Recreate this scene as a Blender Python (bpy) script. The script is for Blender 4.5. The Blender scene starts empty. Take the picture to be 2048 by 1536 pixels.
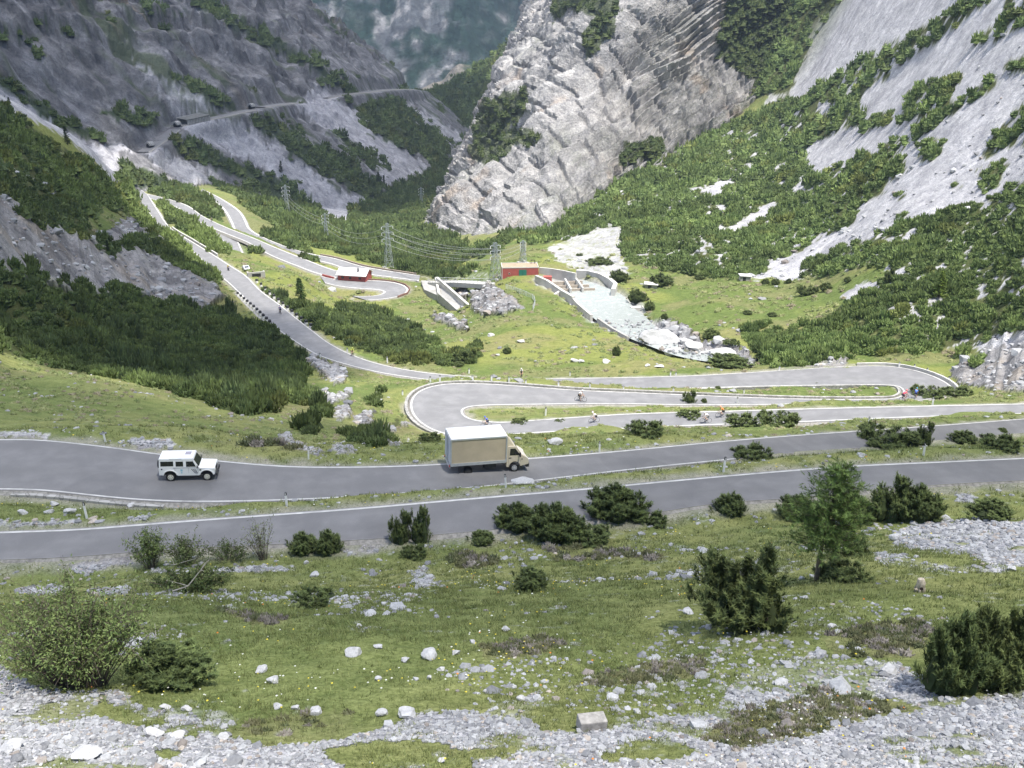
import bpy, math, random, time
import numpy as np
from mathutils import Vector, Matrix
T0 = time.time()
random.seed(7)
RNG = np.random.default_rng(11)
SC = bpy.context.scene
COL = SC.collection
R = math.radians

# ------------------------------------------------------------------ camera model (photo pixels 2048 x 1536)
F, CX, CY, PITCH = 1926.0, 1024.0, 768.0, R(21.0)
CP, SP = math.cos(PITCH), math.sin(PITCH)

def ray(px, py):
    """unit directions for photo pixels"""
    px = np.asarray(px, float); py = np.asarray(py, float)
    a = (px-CX)/F; b = (CY-py)/F
    d = np.stack([a, CP+b*SP, -SP+b*CP], -1)
    return d/np.linalg.norm(d, axis=-1, keepdims=True)

def at(px, py, v):
    """world point seen at a pixel: v<0 is its height, v>0 its distance from the lens"""
    d = ray(px, py)
    return d*(v/d[2]) if v < 0 else d*v

def project(P):
    P = np.asarray(P, float)
    x = P[..., 0]; y = P[..., 1]; z = P[..., 2]
    f = y*CP - z*SP
    u = y*SP + z*CP
    f = np.where(f < .1, .1, f)
    return CX+F*x/f, CY-F*u/f

# ------------------------------------------------------------------ noise
def _h(ix, iy, iz, seed):
    h = (ix.astype(np.int64)*374761393 + iy.astype(np.int64)*668265263 + iz.astype(np.int64)*2147483629 + seed*1274126177) & 0xffffffff
    h = ((h ^ (h >> 13))*1274126177) & 0xffffffff
    h = h ^ (h >> 16)
    return (h & 0xffff).astype(np.float32)/65535.0

def vnoise(x, y, z=None, seed=0):
    x = np.asarray(x, np.float64); y = np.asarray(y, np.float64)
    fx = np.floor(x); fy = np.floor(y)
    ix = fx.astype(np.int64); iy = fy.astype(np.int64)
    tx = (x-fx); ty = (y-fy)
    tx = tx*tx*(3-2*tx); ty = ty*ty*(3-2*ty)
    def layer(iz):
        a = _h(ix, iy, iz, seed); b = _h(ix+1, iy, iz, seed); c = _h(ix, iy+1, iz, seed); d = _h(ix+1, iy+1, iz, seed)
        return (a*(1-tx)+b*tx)*(1-ty)+(c*(1-tx)+d*tx)*ty
    if z is None:
        return layer(np.zeros_like(ix))
    z = np.asarray(z, np.float64); fz = np.floor(z); iz = fz.astype(np.int64); tz = z-fz; tz = tz*tz*(3-2*tz)
    return layer(iz)*(1-tz)+layer(iz+1)*tz

def fbm(x, y, z=None, o=4, seed=0, gain=.5):
    s = 0; a = 1; n = 0
    for k in range(o):
        f = 2.03**k
        s = s + a*vnoise(x*f, y*f, None if z is None else z*f, seed+k*17)
        n += a; a *= gain
    return s/n

def sstep(a, b, x):
    t = np.clip((x-a)/(b-a), 0, 1)
    return t*t*(3-2*t)

# ------------------------------------------------------------------ roads: (far/outer px), (near/inner px), height
ROADS = {}
def edges(far, near, zs, xs):
    f = np.array(far, float); n = np.array(near, float); z = np.array(zs, float)
    return [((x, np.interp(x, f[:, 0], f[:, 1])), (x, np.interp(x, n[:, 0], n[:, 1])), float(np.interp(x, z[:, 0], z[:, 1]))) for x in xs]
ROADS['near'] = edges([(-420,1087),(0,1062),(116,1060),(342,1042),(547,1027),(700,1016),(989,991),(1181,975),(1263,967),(1450,950),(1665,932),(2048,915),(2460,897)],
    [(-420,1130),(0,1120),(137,1115),(255,1104),(678,1082),(787,1077),(990,1059),(1299,1028),(1420,1007),(1570,998),(1742,980),(1899,967),(2048,961),(2460,942)],
    [(-420,-27.8),(0,-27),(700,-25.7),(1300,-25.7),(1665,-26.3),(2048,-27.2),(2460,-28)], [-420,-250,-100,0,137,300,500,700,850,1000,1180,1300,1430,1570,1700,1850,2048,2250,2460])
ROADS['truck'] = edges([(-420,880),(0,878),(68,877),(205,891),(318,907),(444,921),(581,932),(750,933),(887,927),(1051,916),(1228,902),(1450,881),(1614,868),(1863,851),(2048,837),(2460,806)],
    [(-420,975),(0,981),(85,981),(171,992),(256,1001),(342,1006),(496,1006),(700,997),(989,976),(1126,954),(1194,949),(1365,930),(1483,919),(1614,903),(1724,896),(1871,881),(2048,866),(2460,832)],
    [(-420,-29.5),(0,-29.7),(342,-30.2),(700,-30.7),(1000,-31.4),(1450,-33.8),(1863,-37.4),(2048,-39),(2460,-42)], [-420,-250,-100,0,68,140,205,318,444,581,700,800,920,1051,1228,1340,1450,1614,1740,1863,2048,2250,2460])
ROADS['switchback'] = [((2440,793),(2440,812),-40.5),((2240,799),(2240,819),-41),((2048,807),(2048,829),-42),((1821,812),(1821,836),-43.5),((1614,817),(1614,845),-45),((1407,823),(1407,852),-46.6),((1263,827),(1263,858),-47.8),((1092,838),(1092,866),-49.2),
    ((1000,844),(985,872),-50.1),((950,840),(915,874),-50.5),((934,834),(876,867),-50.8),((929,829),(845,852),-51.1),((927,825),(826,835),-51.3),((927,821),(818,812),-51.6),((930,818),(822,795),-51.9),((938,815),(838,780),-52.2),((952,813),(879,768),-52.6),((969,812),(940,766),-52.9),((1000,811),(1016,770),-53.3),
    ((1080,810),(1085,775),-53.7),((1153,809),(1153,780),-54.1),((1250,809),(1250,784),-54.7),((1366,811),(1366,789),-55.4),((1490,811),(1490,794),-56.2),((1640,808),(1640,798),-57.2),((1740,806),(1740,798),-57.8),((1830,803),(1790,796),-58.3),((1880,796),(1803,790),-58.7),((1908,788),(1806,785),-59),
    ((1911,779),(1804,780),-59.3),((1896,766),(1800,776),-59.6),((1863,750),(1790,772),-60),((1821,738),(1760,770),-60.4),((1780,732),(1720,770),-60.8),((1718,732),(1660,771),-61.2),((1573,740),(1530,773),-62.1),((1407,750),(1400,777),-63),((1280,754),(1270,779),-63.8),((1160,756),(1155,775),-64.6),((1050,757),(1020,767),-65.3),
    ((930,752),(900,765),-66.1),((845,744),(830,757),-66.8),((777,732),(765,747),-67.3),((708,711),(690,729),-68),((660,687),(636,711),-68.5),((625,661),(592,685),-69),((595,638),(556,660),-69.6),((566,614),(524,633),-70.4),((522,581),(483,592),-72),((493,552),(455,565),-73.4),((458,529),(420,538),-75),((429,510),(396,514),-76.6),((385,483),(358,484),-78.8),
    ((341,455),(318,454),-81),((320,425),(298,428),-82.5),((303,400),(281,406),-83.6),((294,388),(277,399),-84.3),((283,380),(262,392),-85)]
ROADS['lower'] = [((262,382),(256,390),-85.2),((300,389),(292,396),-85.6),((330,396),(320,403),-86),((358,404),(341,410),-86.4),((411,435),(400,445),-86.9),((449,453),(440,463),-87.1),((508,476),(497,486),-87.4),((552,495),(537,509),-87.6),((610,518),(590,531),-87.8),((680,543),(655,553),-88),
    ((730,553),(705,561),-88.2)]
ROADS['loop'] = [((640,551),(650,566),-88.2),((671,560),(675,573),-88.3),((720,560),(712,577),-88.4),((781,562),(740,579),-88.5),((812,569),(764,580),-88.6),((823,580),(773,585),-88.8),((815,590),(759,591),-89),((781,598),(735,593),-89.2),((735,601),(705,592),-89.4)]
ROADS['lane'] = [((405,378),(398,383),-93),((443,397),(428,402),-92.6),((481,423),(450,424),-92),((494,444),(462,446),-91.6),((500,457),(470,462),-91.3),((540,480),(532,486),-91),((625,508),(612,517),-90.6),((669,516),(655,526),-90.3),((727,533),(712,545),-89.8),((800,545),(790,556),-89.3),((840,551),(838,562),-89)]
ROADS['river'] = [((1095,568),(1160,557),-77),((1112,578),(1190,567),-76.4),((1145,592),(1238,586),-76),((1160,606),(1258,610),-75.6),((1185,628),(1282,628),-74.6),((1215,648),(1300,645),-73),((1260,672),(1330,668),-71.2),((1312,692),(1372,688),-69.4),((1370,712),(1430,702),-67.8),((1440,722),(1490,712),-66.2)]
ROADS['stub'] = [((417,451),(412,458),-87.4),((445,456),(430,466),-87.8),((467,468),(445,482),-88.2),((478,486),(455,497),-88.6),((487,506),(468,510),-89)]

def poly_resample(A, step):
    A = np.asarray(A, float)
    L = np.r_[0, np.cumsum(np.linalg.norm(np.diff(A[:, :2], axis=0), axis=1))]
    # catmull-rom through the stations, by arc length
    n = max(2, int(L[-1]/step)); s = np.linspace(0, L[-1], n)
    out = np.zeros((n, A.shape[1]))
    m = np.gradient(A, L, axis=0)
    i = np.clip(np.searchsorted(L, s, side='right')-1, 0, len(L)-2)
    h = (L[i+1]-L[i])[:, None]; t = ((s-L[i])/(L[i+1]-L[i]))[:, None]
    out = (2*t**3-3*t**2+1)*A[i]+(t**3-2*t**2+t)*h*m[i]+(-2*t**3+3*t**2)*A[i+1]+(t**3-t**2)*h*m[i+1]
    return out

ROADP = {}
ctrl = []
for nm, st in ROADS.items():
    a = np.array([at(*s[0], s[2]) for s in st]); b = np.array([at(*s[1], s[2]) for s in st])
    mid = (a+b)/2
    L = np.r_[0, np.cumsum(np.linalg.norm(np.diff(mid[:, :2], axis=0), axis=1))]
    step = .8 if nm in ('near', 'truck', 'switchback') else 2.0
    AB = np.hstack([mid, a, b])
    ab = poly_resample(AB, step)
    # light smoothing along the road
    for _ in range(6):
        ab[1:-1] = .5*ab[1:-1]+.25*(ab[:-2]+ab[2:])
    ROADP[nm] = (ab[:, 3:6], ab[:, 6:9])
    for k in range(len(st)):
        ctrl.append(a[k]); ctrl.append(b[k])

# ------------------------------------------------------------------ ground control points
PLANE = lambda x, y: -4.3-0.48*y
G = []
for px in (-500, -150, 300, 700, 1100, 1500, 1900, 2250, 2600):
    for py in (1536, 1390, 1250):
        d = ray(px, py); t = -4.3/(d[2]+.48*d[1]); G.append(d*t)
for th in np.linspace(-50, 50, 9):
    for r in (2.2, 5.0):
        x = r*math.sin(R(th)); y = r*math.cos(R(th)); G.append(np.array([x, y, -4.3-.48*y if r > 4 else -4.3-.48*y]))
for q in [(300,1180,-22),(900,1180,-20.6),(1400,1130,-21),(1800,1090,-21.5),(2200,1060,-22.2),
    # verge below the truck road, left meadow crest and hollow
    (0,712,-39.5),(-300,690,-41),(150,755,-38.5),(300,800,-38),(450,850,-36.5),(600,890,-33),(0,800,-35),(200,830,-35),(-300,800,-34),
    (720,880,-37),(690,830,-46),(640,760,-57),(760,820,-50),(800,890,-36.5),(1000,880,-42.5),(1200,878,-42),(1500,865,-40),(640,720,-66),
    (950,868,-50.6),(1100,868,-47.6),(1300,850,-46),(1450,842,-45.5),(1250,836,-46.9),
    (400,690,-66),(300,650,-61),(200,650,-57),(100,600,-50.5),(0,640,-46),(400,760,-53),(520,740,-60),(500,690,-67.5),(-300,620,-45),(200,720,-49),(560,690,-68.5),(120,690,-47.5),
    # left spur
    (0,560,178),(0,450,196),(-300,480,150),(200,430,290),(300,500,290),(100,540,212),(300,560,262),(200,590,222),(400,560,285),(430,600,262),
    (0,330,260),(100,330,300),(0,260,300),(0,190,335),(100,250,368),(200,312,400),(262,368,445),(-300,200,250),(-300,50,300),(150,380,330),
    (330,520,300),(340,480,345),(270,440,400),
    # lee of the spur
    # meadow
    (1000,700,-69),(1100,650,-71),(1000,610,-74.3),(1150,600,-75),(1300,725,-66),(1100,735,-66.6),(900,705,-69.5),(860,690,-71.5),(1040,560,-76.3),(1100,570,-76),
    # meadow right of the water
    (1420,600,-72.3),(1550,600,-70.5),(1350,570,-76),(1600,560,-71.5),(1500,640,-68),(1440,700,-67),(1600,700,-63.5),(1750,700,-62),(1900,700,-60.5),(1650,640,-66),
    # water course
    (1280,650,-72.2),(1200,600,-75.3),(1350,690,-69),(1160,575,-76.2),
    # gorge left of the meadow
    (960,600,-80),(900,600,-88),(870,640,-86),(800,640,-84),(840,680,-79),(760,690,-73.5),(720,650,-77),(700,620,-81),(640,600,-79.5),(740,610,-88),(600,560,-79),(560,540,-79),(500,520,-78.6),(470,500,-80.5),
    (850,580,-89.5),(900,560,-95),(950,530,-95),(860,600,-90),
    (600,545,-84),(540,520,-84),(650,540,-88),(620,580,-82),
    # valley floor beyond
    (778,530,-98),(850,520,-100),(930,500,-100),(680,490,-101),(560,450,-98),(600,425,-112),(500,400,-104),(420,360,-100),(480,380,-108),
    (650,440,-114),(720,440,-125),(800,470,-113),(880,470,-111),(790,410,-128),(850,360,-140),(830,430,-123),(920,290,-152),(945,250,-160),(870,420,-122),(930,420,-118),(960,330,-140),
    # red hut knoll and the saddle right of it
    (1000,520,-80),(1080,500,-80.5),(1150,520,-78.5),(1200,540,-77),(960,480,-96),(1040,470,-92),(1100,470,-88),(1120,490,-82),(1200,480,-79.5),
    # right slope
    (2048,690,185),(2048,560,213),(2048,450,238),(2048,300,280),(2048,150,312),(2048,0,345),(2300,650,150),(2300,400,200),(2300,100,250),(2600,500,140),(2600,100,200),(2300,-150,310),(2048,-200,420),
    (1800,640,208),(1800,520,252),(1800,420,292),(1800,300,345),(1800,150,420),(1800,0,485),(1800,-150,560),
    (1600,520,312),(1600,420,380),(1600,300,462),(1600,170,570),(1640,0,640),(1640,-150,740),
    (1400,500,335),(1400,420,405),(1400,350,480),(1250,500,350),(1250,430,425),(1250,360,500),(1150,440,440),(1500,260,545),(1060,480,440),
    (1250,70,1200),(1400,-150,1000),(1060,120,1700),
    ]:
    G.append(at(*q))
def W(px, d, z):
    q = ray(px, 400); q = q/math.hypot(q[0], q[1]); return np.array([q[0]*d, q[1]*d, z])
G += [W(140,480,-74), W(235,500,-84), W(300,560,-92), W(40,430,-62), W(300,640,-104), W(-150,420,-50), W(60,520,-80), W(180,600,-95)]
ctrl = np.array(ctrl+G)

def lp(x, y):
    r = np.hypot(x, y)
    return np.arctan2(x, y)*2.0, np.log(r)

def tps_fit(P, lam=2e-4):
    u, v = lp(P[:, 0], P[:, 1]); w = P[:, 2]/np.hypot(P[:, 0], P[:, 1])
    n = len(u)
    r2 = (u[:, None]-u)**2+(v[:, None]-v)**2
    K = r2*np.log(r2+1e-12)*.5+np.eye(n)*lam
    A = np.zeros((n+3, n+3)); A[:n, :n] = K; Q = np.stack([np.ones(n), u, v], 1); A[:n, n:] = Q; A[n:, :n] = Q.T
    s = np.linalg.solve(A, np.r_[w, 0, 0, 0])
    return u, v, s

_u, _v, _s = tps_fit(ctrl)
def tps_eval(x, y):
    u, v = lp(x, y); sh = u.shape; u = u.ravel(); v = v.ravel(); out = np.zeros(len(u)); n = len(_u)
    for i in range(0, len(u), 20000):
        a = u[i:i+20000, None]-_u; b = v[i:i+20000, None]-_v
        r2 = a*a+b*b
        out[i:i+20000] = (r2*np.log(r2+1e-12)*.5)@_s[:n]+_s[n]+_s[n+1]*u[i:i+20000]+_s[n+2]*v[i:i+20000]
    return (out*np.exp(v)).reshape(sh)

# ------------------------------------------------------------------ left mountain: a plane with gullies
_p = np.array([at(722,432,-125.5), at(850,345,-139), at(0,0,600)])
LN = np.linalg.solve(np.c_[np.ones(3), _p[:, :2]], _p[:, 2])        # z = a + b x + c y
def left_mountain(x, y):
    g = np.array([LN[1], LN[2]]); s = np.linalg.norm(g); g = g/s
    down = -(x*g[0]+y*g[1]); along = x*-g[1]+y*g[0]              # metres down the fall line / across it
    z = LN[0]+LN[1]*x+LN[2]*y
    h = np.clip((z+130)/140, 0, 3)
    wob = (fbm(along/150, down/420, o=4, seed=3)-.5)*46*np.clip(h+.15, 0, 1)
    rib = np.abs(fbm(along/52, down/300, o=4, seed=5)-.5)*2
    wob -= (.5-rib)*11*np.clip(h, 0, 1)
    crag = fbm(along/17, down/15, z/22, o=5, seed=8)+(fbm(along/8, down/9, o=3, seed=9)-.5)*.5
    rock = sstep(.35, .85, h+(fbm(x/90, y/90, o=3, seed=4)-.5)*.6)
    rr_ = np.hypot(x, y); w_ = (1-sstep(600, 760, rr_))*sstep(-300, -240, x); wob = wob*(1-.85*w_); z = z-42*w_; rock = rock*(1-w_)
    z = z+wob+(crag-.5)*(9+20*rock)+(fbm(along/11, down/40, o=3, seed=10)-.5)*4
    # cliff bands high up
    band = (z/26+fbm(x/60, y/60, o=2, seed=6)*1.6); fr = band-np.floor(band)
    z = z+rock*(sstep(.35, .75, fr)-fr)*14
    return np.where(y > 1440, z-(y-1440)*1.3, z), rock, along, down

# ------------------------------------------------------------------ polar terrain grid
QUICK = False
NR, NC = (620, 450) if QUICK else (1500, 1000)
TH = np.linspace(R(-46), R(46), NC)
RR = np.exp(np.linspace(math.log(2.2), math.log(1900), NR))
def coarse():
    nr, nc = 300, 190
    rr = np.exp(np.linspace(math.log(2.2), math.log(1900), nr)); th = np.linspace(R(-46), R(46), nc)
    x = rr[:, None]*np.sin(th)[None]; y = rr[:, None]*np.cos(th)[None]
    w = tps_eval(x, y)/rr[:, None]
    fi = np.linspace(0, nr-1, NR); fj = np.linspace(0, nc-1, NC)
    i = np.minimum(fi.astype(int), nr-2); j = np.minimum(fj.astype(int), nc-2); a = (fi-i)[:, None]; b = (fj-j)[None]
    w = (w[i][:, j]*(1-b)+w[i][:, j+1]*b)*(1-a)+(w[i+1][:, j]*(1-b)+w[i+1][:, j+1]*b)*a
    return w*RR[:, None]
GX = RR[:, None]*np.sin(TH)[None]; GY = RR[:, None]*np.cos(TH)[None]
GZ = coarse()
_LM, _LR, _LA, _LD = left_mountain(GX, GY)
_LM = np.where(RR[:, None] > 330, _LM, -999)
ISL = _LM > GZ
GZ = np.maximum(GZ, _LM)
RIVD = np.full(GZ.shape, 99.)
def carve(names, Z):
    Z = Z.copy(); N0 = Z.copy(); W = np.zeros_like(Z)
    rd = np.full(Z.shape, 99.0)
    for nm in names:
        A, B = ROADP[nm]; M = (A+B)/2; n = len(M); ch = 10
        for i in range(0, n-1, ch):
            sl = slice(max(0, i-4), min(n, i+ch+5)); m = M[sl]; hw = np.linalg.norm((A-B)[sl, :2], axis=1)/2
            dist = np.linalg.norm(m[0, :2]); mar = hw.max()+8+dist*.012
            x0, y0 = m[:, 0].min()-mar, m[:, 1].min()-mar; x1, y1 = m[:, 0].max()+mar, m[:, 1].max()+mar
            r0 = max(2, math.hypot(*m[0, :2])-mar-12); r1 = math.hypot(*m[0, :2])+mar+30*1
            i0 = max(0, np.searchsorted(RR, min(r0, np.hypot(m[:, 0], m[:, 1]).min()-mar))-1); i1 = np.searchsorted(RR, max(np.hypot(m[:, 0], m[:, 1]).max()+mar, 3))+1
            sx = GX[i0:i1]; sy = GY[i0:i1]
            idx = np.nonzero((sx > x0) & (sx < x1) & (sy > y0) & (sy < y1))
            if len(idx[0]) == 0: continue
            px = sx[idx]; py = sy[idx]; best = np.full(len(px), 1e9); bz = np.zeros(len(px))
            for k in range(len(m)-1):
                # trapezoid of the ribbon: signed distance outside its edges
                p, q = m[k], m[k+1]; d = q-p; L2 = d[0]**2+d[1]**2+1e-9
                t = np.clip(((px-p[0])*d[0]+(py-p[1])*d[1])/L2, 0, 1)
                # local half width measured across the road
                L = math.sqrt(L2); nx, ny = -d[1]/L, d[0]/L
                e = (A-B)[sl][k]; hwk = abs(e[0]*nx+e[1]*ny)/2
                dd = np.hypot(px-p[0]-t*d[0], py-p[1]-t*d[1])-hwk
                if (k == 0 and sl.start > 0): dd = np.where(t <= 0, 1e9, dd)
                if (k == len(m)-2 and sl.stop < n): dd = np.where(t >= 1, 1e9, dd)
                zz = p[2]+t*d[2]
                u = dd < best; best[u] = dd[u]; bz[u] = zz[u]
            far = max(0, dist-120)*.006
            wgt = 1-sstep(.6+far, (4.5 if nm in ('near', 'truck') else 2.0)+2*far, best)
            gi = (idx[0]+i0, idx[1])
            if nm != 'river': rd[gi] = np.minimum(rd[gi], best)
            else: RIVD[gi] = np.minimum(RIVD[gi], best)
            cur = Z[gi]; tgt = bz-(1.3 if nm == 'river' else .18+far*.12)
            up = wgt > 0
            Z[gi] = np.where(up, np.where(wgt >= W[gi], N0[gi]*(1-wgt)+tgt*wgt, cur), cur); W[gi] = np.maximum(W[gi], wgt)
    return Z, rd
NEARROADS = ['river', 'near', 'truck', 'switchback', 'lower', 'loop', 'lane', 'stub']
# fine relief away from roads
def relief(Z):
    rr = RR[:, None]*np.ones_like(TH)[None]
    s = sstep(60, 300, rr)
    a = (fbm(GX/3.2, GY/3.2, o=4, seed=21)-.5)*.55+(fbm(GX/14, GY/14, o=3, seed=22)-.5)*(.9+2.2*s)
    return Z+a*(1-ISL)
GZ = relief(GZ)
GZ, ROADD = carve(NEARROADS, GZ)
def softcap(z, lo, hi):
    return np.where(z > lo, lo+(hi-lo)*(1-np.exp(-(z-lo)/(hi-lo))), z)

GZ = softcap(GZ, 120, 300)
def zat(x, y):
    x = np.asarray(x, float); y = np.asarray(y, float)
    th = np.arctan2(x, y); r = np.maximum(np.hypot(x, y), 2.3)
    fi = np.log(r/RR[0])/np.log(RR[-1]/RR[0])*(NR-1); fj = (th-TH[0])/(TH[-1]-TH[0])*(NC-1)
    i = np.clip(fi.astype(int), 0, NR-2); j = np.clip(fj.astype(int), 0, NC-2); a = np.clip(fi-i, 0, 1); b = np.clip(fj-j, 0, 1)
    return (GZ[i, j]*(1-b)+GZ[i, j+1]*b)*(1-a)+(GZ[i+1, j]*(1-b)+GZ[i+1, j+1]*b)*a
def hit(px, py, tmin=8., tmax=1880.):
    """ground point seen at a photo pixel"""
    d = ray(px, py); t = np.exp(np.linspace(math.log(tmin), math.log(tmax), 3000))
    P = d[None]*t[:, None]; b = P[:, 2] < zat(P[:, 0], P[:, 1])
    k = int(np.argmax(b)) if b.any() else len(t)-1
    lo, hi = t[max(k-1, 0)], t[k]
    for _ in range(14):
        m = (lo+hi)/2; q = d*m
        if q[2] < zat(q[0], q[1]): hi = m
        else: lo = m
    q = d*hi
    return np.array([q[0], q[1], float(zat(q[0], q[1]))])

# the old pass road cut into the left mountain
PASS = {'pass_a': [(285,304),(300,292),(322,283),(340,268),(349,258)], 'pass_b': [(356,251),(385,242),(420,238),(450,230),(480,223),(502,219)], 'pass_c': [(520,214),(555,208),(590,205)], 'pass_d': [(648,196),(690,188),(730,184),(770,179),(810,178),(852,179)]}
for k_, px_ in PASS.items():
    P_ = np.array([hit(*q, tmin=480) for q in px_]); P_ = poly_resample(P_, 4.)
    for _ in range(30): P_[1:-1] = .5*P_[1:-1]+.25*(P_[:-2]+P_[2:])
    t_ = np.gradient(P_, axis=0); n_ = np.stack([-t_[:, 1], t_[:, 0], 0*t_[:, 0]], 1); n_ /= np.linalg.norm(n_, axis=1, keepdims=True)
    ROADP[k_] = (P_+n_*3.4, P_-n_*3.4)
_rd0 = ROADD; GZ, ROADD = carve(list(PASS), GZ); ROADD = np.minimum(ROADD, _rd0)
print('carved', time.time()-T0)

def mesh_grid(name, X, Y, Z, mat=None, colors=None):
    nr, nc = X.shape
    v = np.stack([X, Y, Z], -1).reshape(-1, 3).astype(np.float32)
    i = np.arange((nr-1)*(nc-1)); r = i//(nc-1); c = i % (nc-1); a = r*nc+c
    f = np.stack([a, a+1, a+nc+1, a+nc], 1).astype(np.int32)
    return mesh_np(name, v, f, mat, colors)

def mesh_np(name, v, f, mat=None, colors=None, smooth=False, parent=None):
    me = bpy.data.meshes.new(name)
    n, k = f.shape
    me.vertices.add(len(v)); me.vertices.foreach_set('co', np.ascontiguousarray(v, np.float32).ravel())
    me.loops.add(n*k); me.loops.foreach_set('vertex_index', np.ascontiguousarray(f, np.int32).ravel())
    me.polygons.add(n); me.polygons.foreach_set('loop_start', np.arange(0, n*k, k, dtype=np.int32))
    try: me.polygons.foreach_set('loop_total', np.full(n, k, np.int32))
    except Exception: pass
    me.polygons.foreach_set('use_smooth', np.full(n, smooth))
    me.update(calc_edges=True)
    if colors is not None:
        for nm, c in colors.items():
            at_ = me.attributes.new(nm, 'FLOAT_COLOR', 'POINT')
            c4 = np.ones((len(v), 4), np.float32); c4[:, :c.shape[-1]] = c.reshape(len(v), -1)
            at_.data.foreach_set('color', c4.ravel())
    if mat is not None: me.materials.append(mat)
    o = bpy.data.objects.new(name, me); COL.objects.link(o)
    if parent is not None: o.parent = parent
    return o
# ------------------------------------------------------------------ what grows or lies where (outlines read off the photo, baked to the ground)
_Z = {'0': (0,0,1), '1': (0,0,2.926), '2': (600,0,2.926), '3': (1200,0,2.415), '4': (200,350,3.413), '5': (640,450,2.926), '6': (1200,450,2.415), '7': (0,700,2.926),
      'L': (0,380,4.267), 'M': (0,160,6.4), 'R': (560,680,5.12), 'A': (0,1000,2.866), 'B': (600,1000,2.56), 'C': (1300,850,2.738), 'D': (840,460,6.827), 'E': (1060,480,6.827)}
MW, MH = 1024, 768
_my, _mx = np.mgrid[0:MH, 0:MW]
MASK = {k: np.zeros((MH, MW), np.float32) for k in ('pine', 'scree', 'rock', 'dry', 'light')}
def paint(cls, val, z, s):
    ox, oy, k = _Z[z]
    p = np.array([float(q) for q in s.replace(' ', ',').split(',')]).reshape(-1, 2)/k+[ox, oy]
    p = p/2
    x0, y0 = np.floor(p.min(0)).astype(int); x1, y1 = np.ceil(p.max(0)).astype(int)+1
    x0, y0 = max(x0, 0), max(y0, 0)
    X = _mx[y0:y1, x0:x1]; Y = _my[y0:y1, x0:x1]
    ins = np.zeros(X.shape, bool)
    q = np.roll(p, -1, 0)
    for (ax, ay), (bx, by) in zip(p, q):
        if ay == by: continue
        c = ((ay > Y) != (by > Y)) & (X < (bx-ax)*(Y-ay)/(by-ay)+ax)
        ins ^= c
    MASK[cls][y0:y1, x0:x1][ins] = val
# right slope
paint('scree', 1, '0', '1030,480 1250,345 1520,222 1640,-5 2060,-5 2060,700 1900,700 1620,560 1480,560 1250,520 1245,450 1130,480')
paint('pine', .97, '0', '1040,478 1250,345 1520,222 1900,-5 2060,-5 2060,560 1900,560 1780,555 1760,530 1610,560 1600,530 1530,545 1480,560 1400,560 1340,545 1250,520 1245,480 1250,450 1200,455 1130,480 1060,490')
paint('pine', .97, '0', '1480,655 1560,630 1640,610 1700,600 1690,625 1720,590 1760,570 1790,560 1850,555 2060,480 2060,680 1990,670 1930,705 1860,700 1800,715 1720,700 1690,720 1600,735 1530,730 1500,690')
paint('pine', 0, '3', '960,725 1080,668 1210,610 1265,500 1290,435 1390,375 1400,290 1470,300 1560,240 1640,180 1700,140 1780,80 1900,0 2070,-10 2070,870 1980,885 1900,945 1830,980 1720,1000 1560,1060 1450,1090 1200,1190 980,1275 960,1350 800,1325 830,1260 1000,1200 1100,1130 1220,1080 1240,1000 1380,930 1380,900 1480,800 1480,760 1360,750 1230,780 1140,820 1050,855')
paint('pine', 0, '3', '1190,-10 1000,130 1010,250 930,430 900,505 1000,450 1200,330 1330,240 1500,160 1700,50 1790,-10')
for q in ('1780,230 1860,150 1950,80 2070,20 2070,110 1900,200', '1940,370 1960,310 2070,260 2070,340', '1430,600 1480,520 1480,440 1640,380 1740,360 1740,400 1680,480 1780,480 1850,400 1900,360 1920,400 1850,460 1760,520 1600,620 1530,670 1510,600 1550,550',
    '1350,740 1360,690 1490,660 1490,700 1400,765', '1310,860 1320,810 1480,770 1480,830 1350,910', '1530,760 1530,700 1600,660 1670,690 1650,740 1580,795', '1240,830 1240,770 1350,750 1350,800', '1140,860 1140,800 1210,790 1230,840',
    '1840,740 1900,650 1930,590 2070,550 2070,700 1930,720 1870,780', '1820,820 1960,770 1980,820 1930,900 1860,920', '1230,620 1240,570 1420,540 1420,580 1270,640', '1420,970 1440,930 1480,940 1450,970', '1060,570 1080,500 1150,500 1150,540', '1440,250 1500,200 1580,170 1580,220 1470,300',
    '1990,540 2070,490 2070,560 2010,580', '1690,890 1740,880 1740,900 1690,920', '1430,1030 1470,1020 1470,1060 1430,1060', '1950,10 2000,-10 2070,-10 2070,60 1960,110'):
    paint('pine', .97, '3', q)
for q in ('490,960 520,910 620,850 660,850 600,930 520,970', '280,1050 390,960 390,1000 320,1060', '750,860 900,770 910,790 800,840', '580,1130 700,1040 840,970 860,1010 720,1090 600,1140', '920,930 980,840 1020,900 960,930', '450,1190 530,1170 520,1185', '1760,1110 1840,1080 1830,1110', '1460,1190 1480,1120 1560,1070 1560,1110',
    '1060,520 1100,485 1140,500 1100,560', '380,760 400,700 430,720 400,765', '180,770 290,760 250,800', '820,740 860,690 830,760'):
    paint('pine', 0, '3', q)
paint('pine', .95, '3', '880,-10 1190,-10 1100,60 1000,130 1010,250 960,330 930,430 880,460 780,440 700,360 640,300 660,240 740,160')
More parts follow.
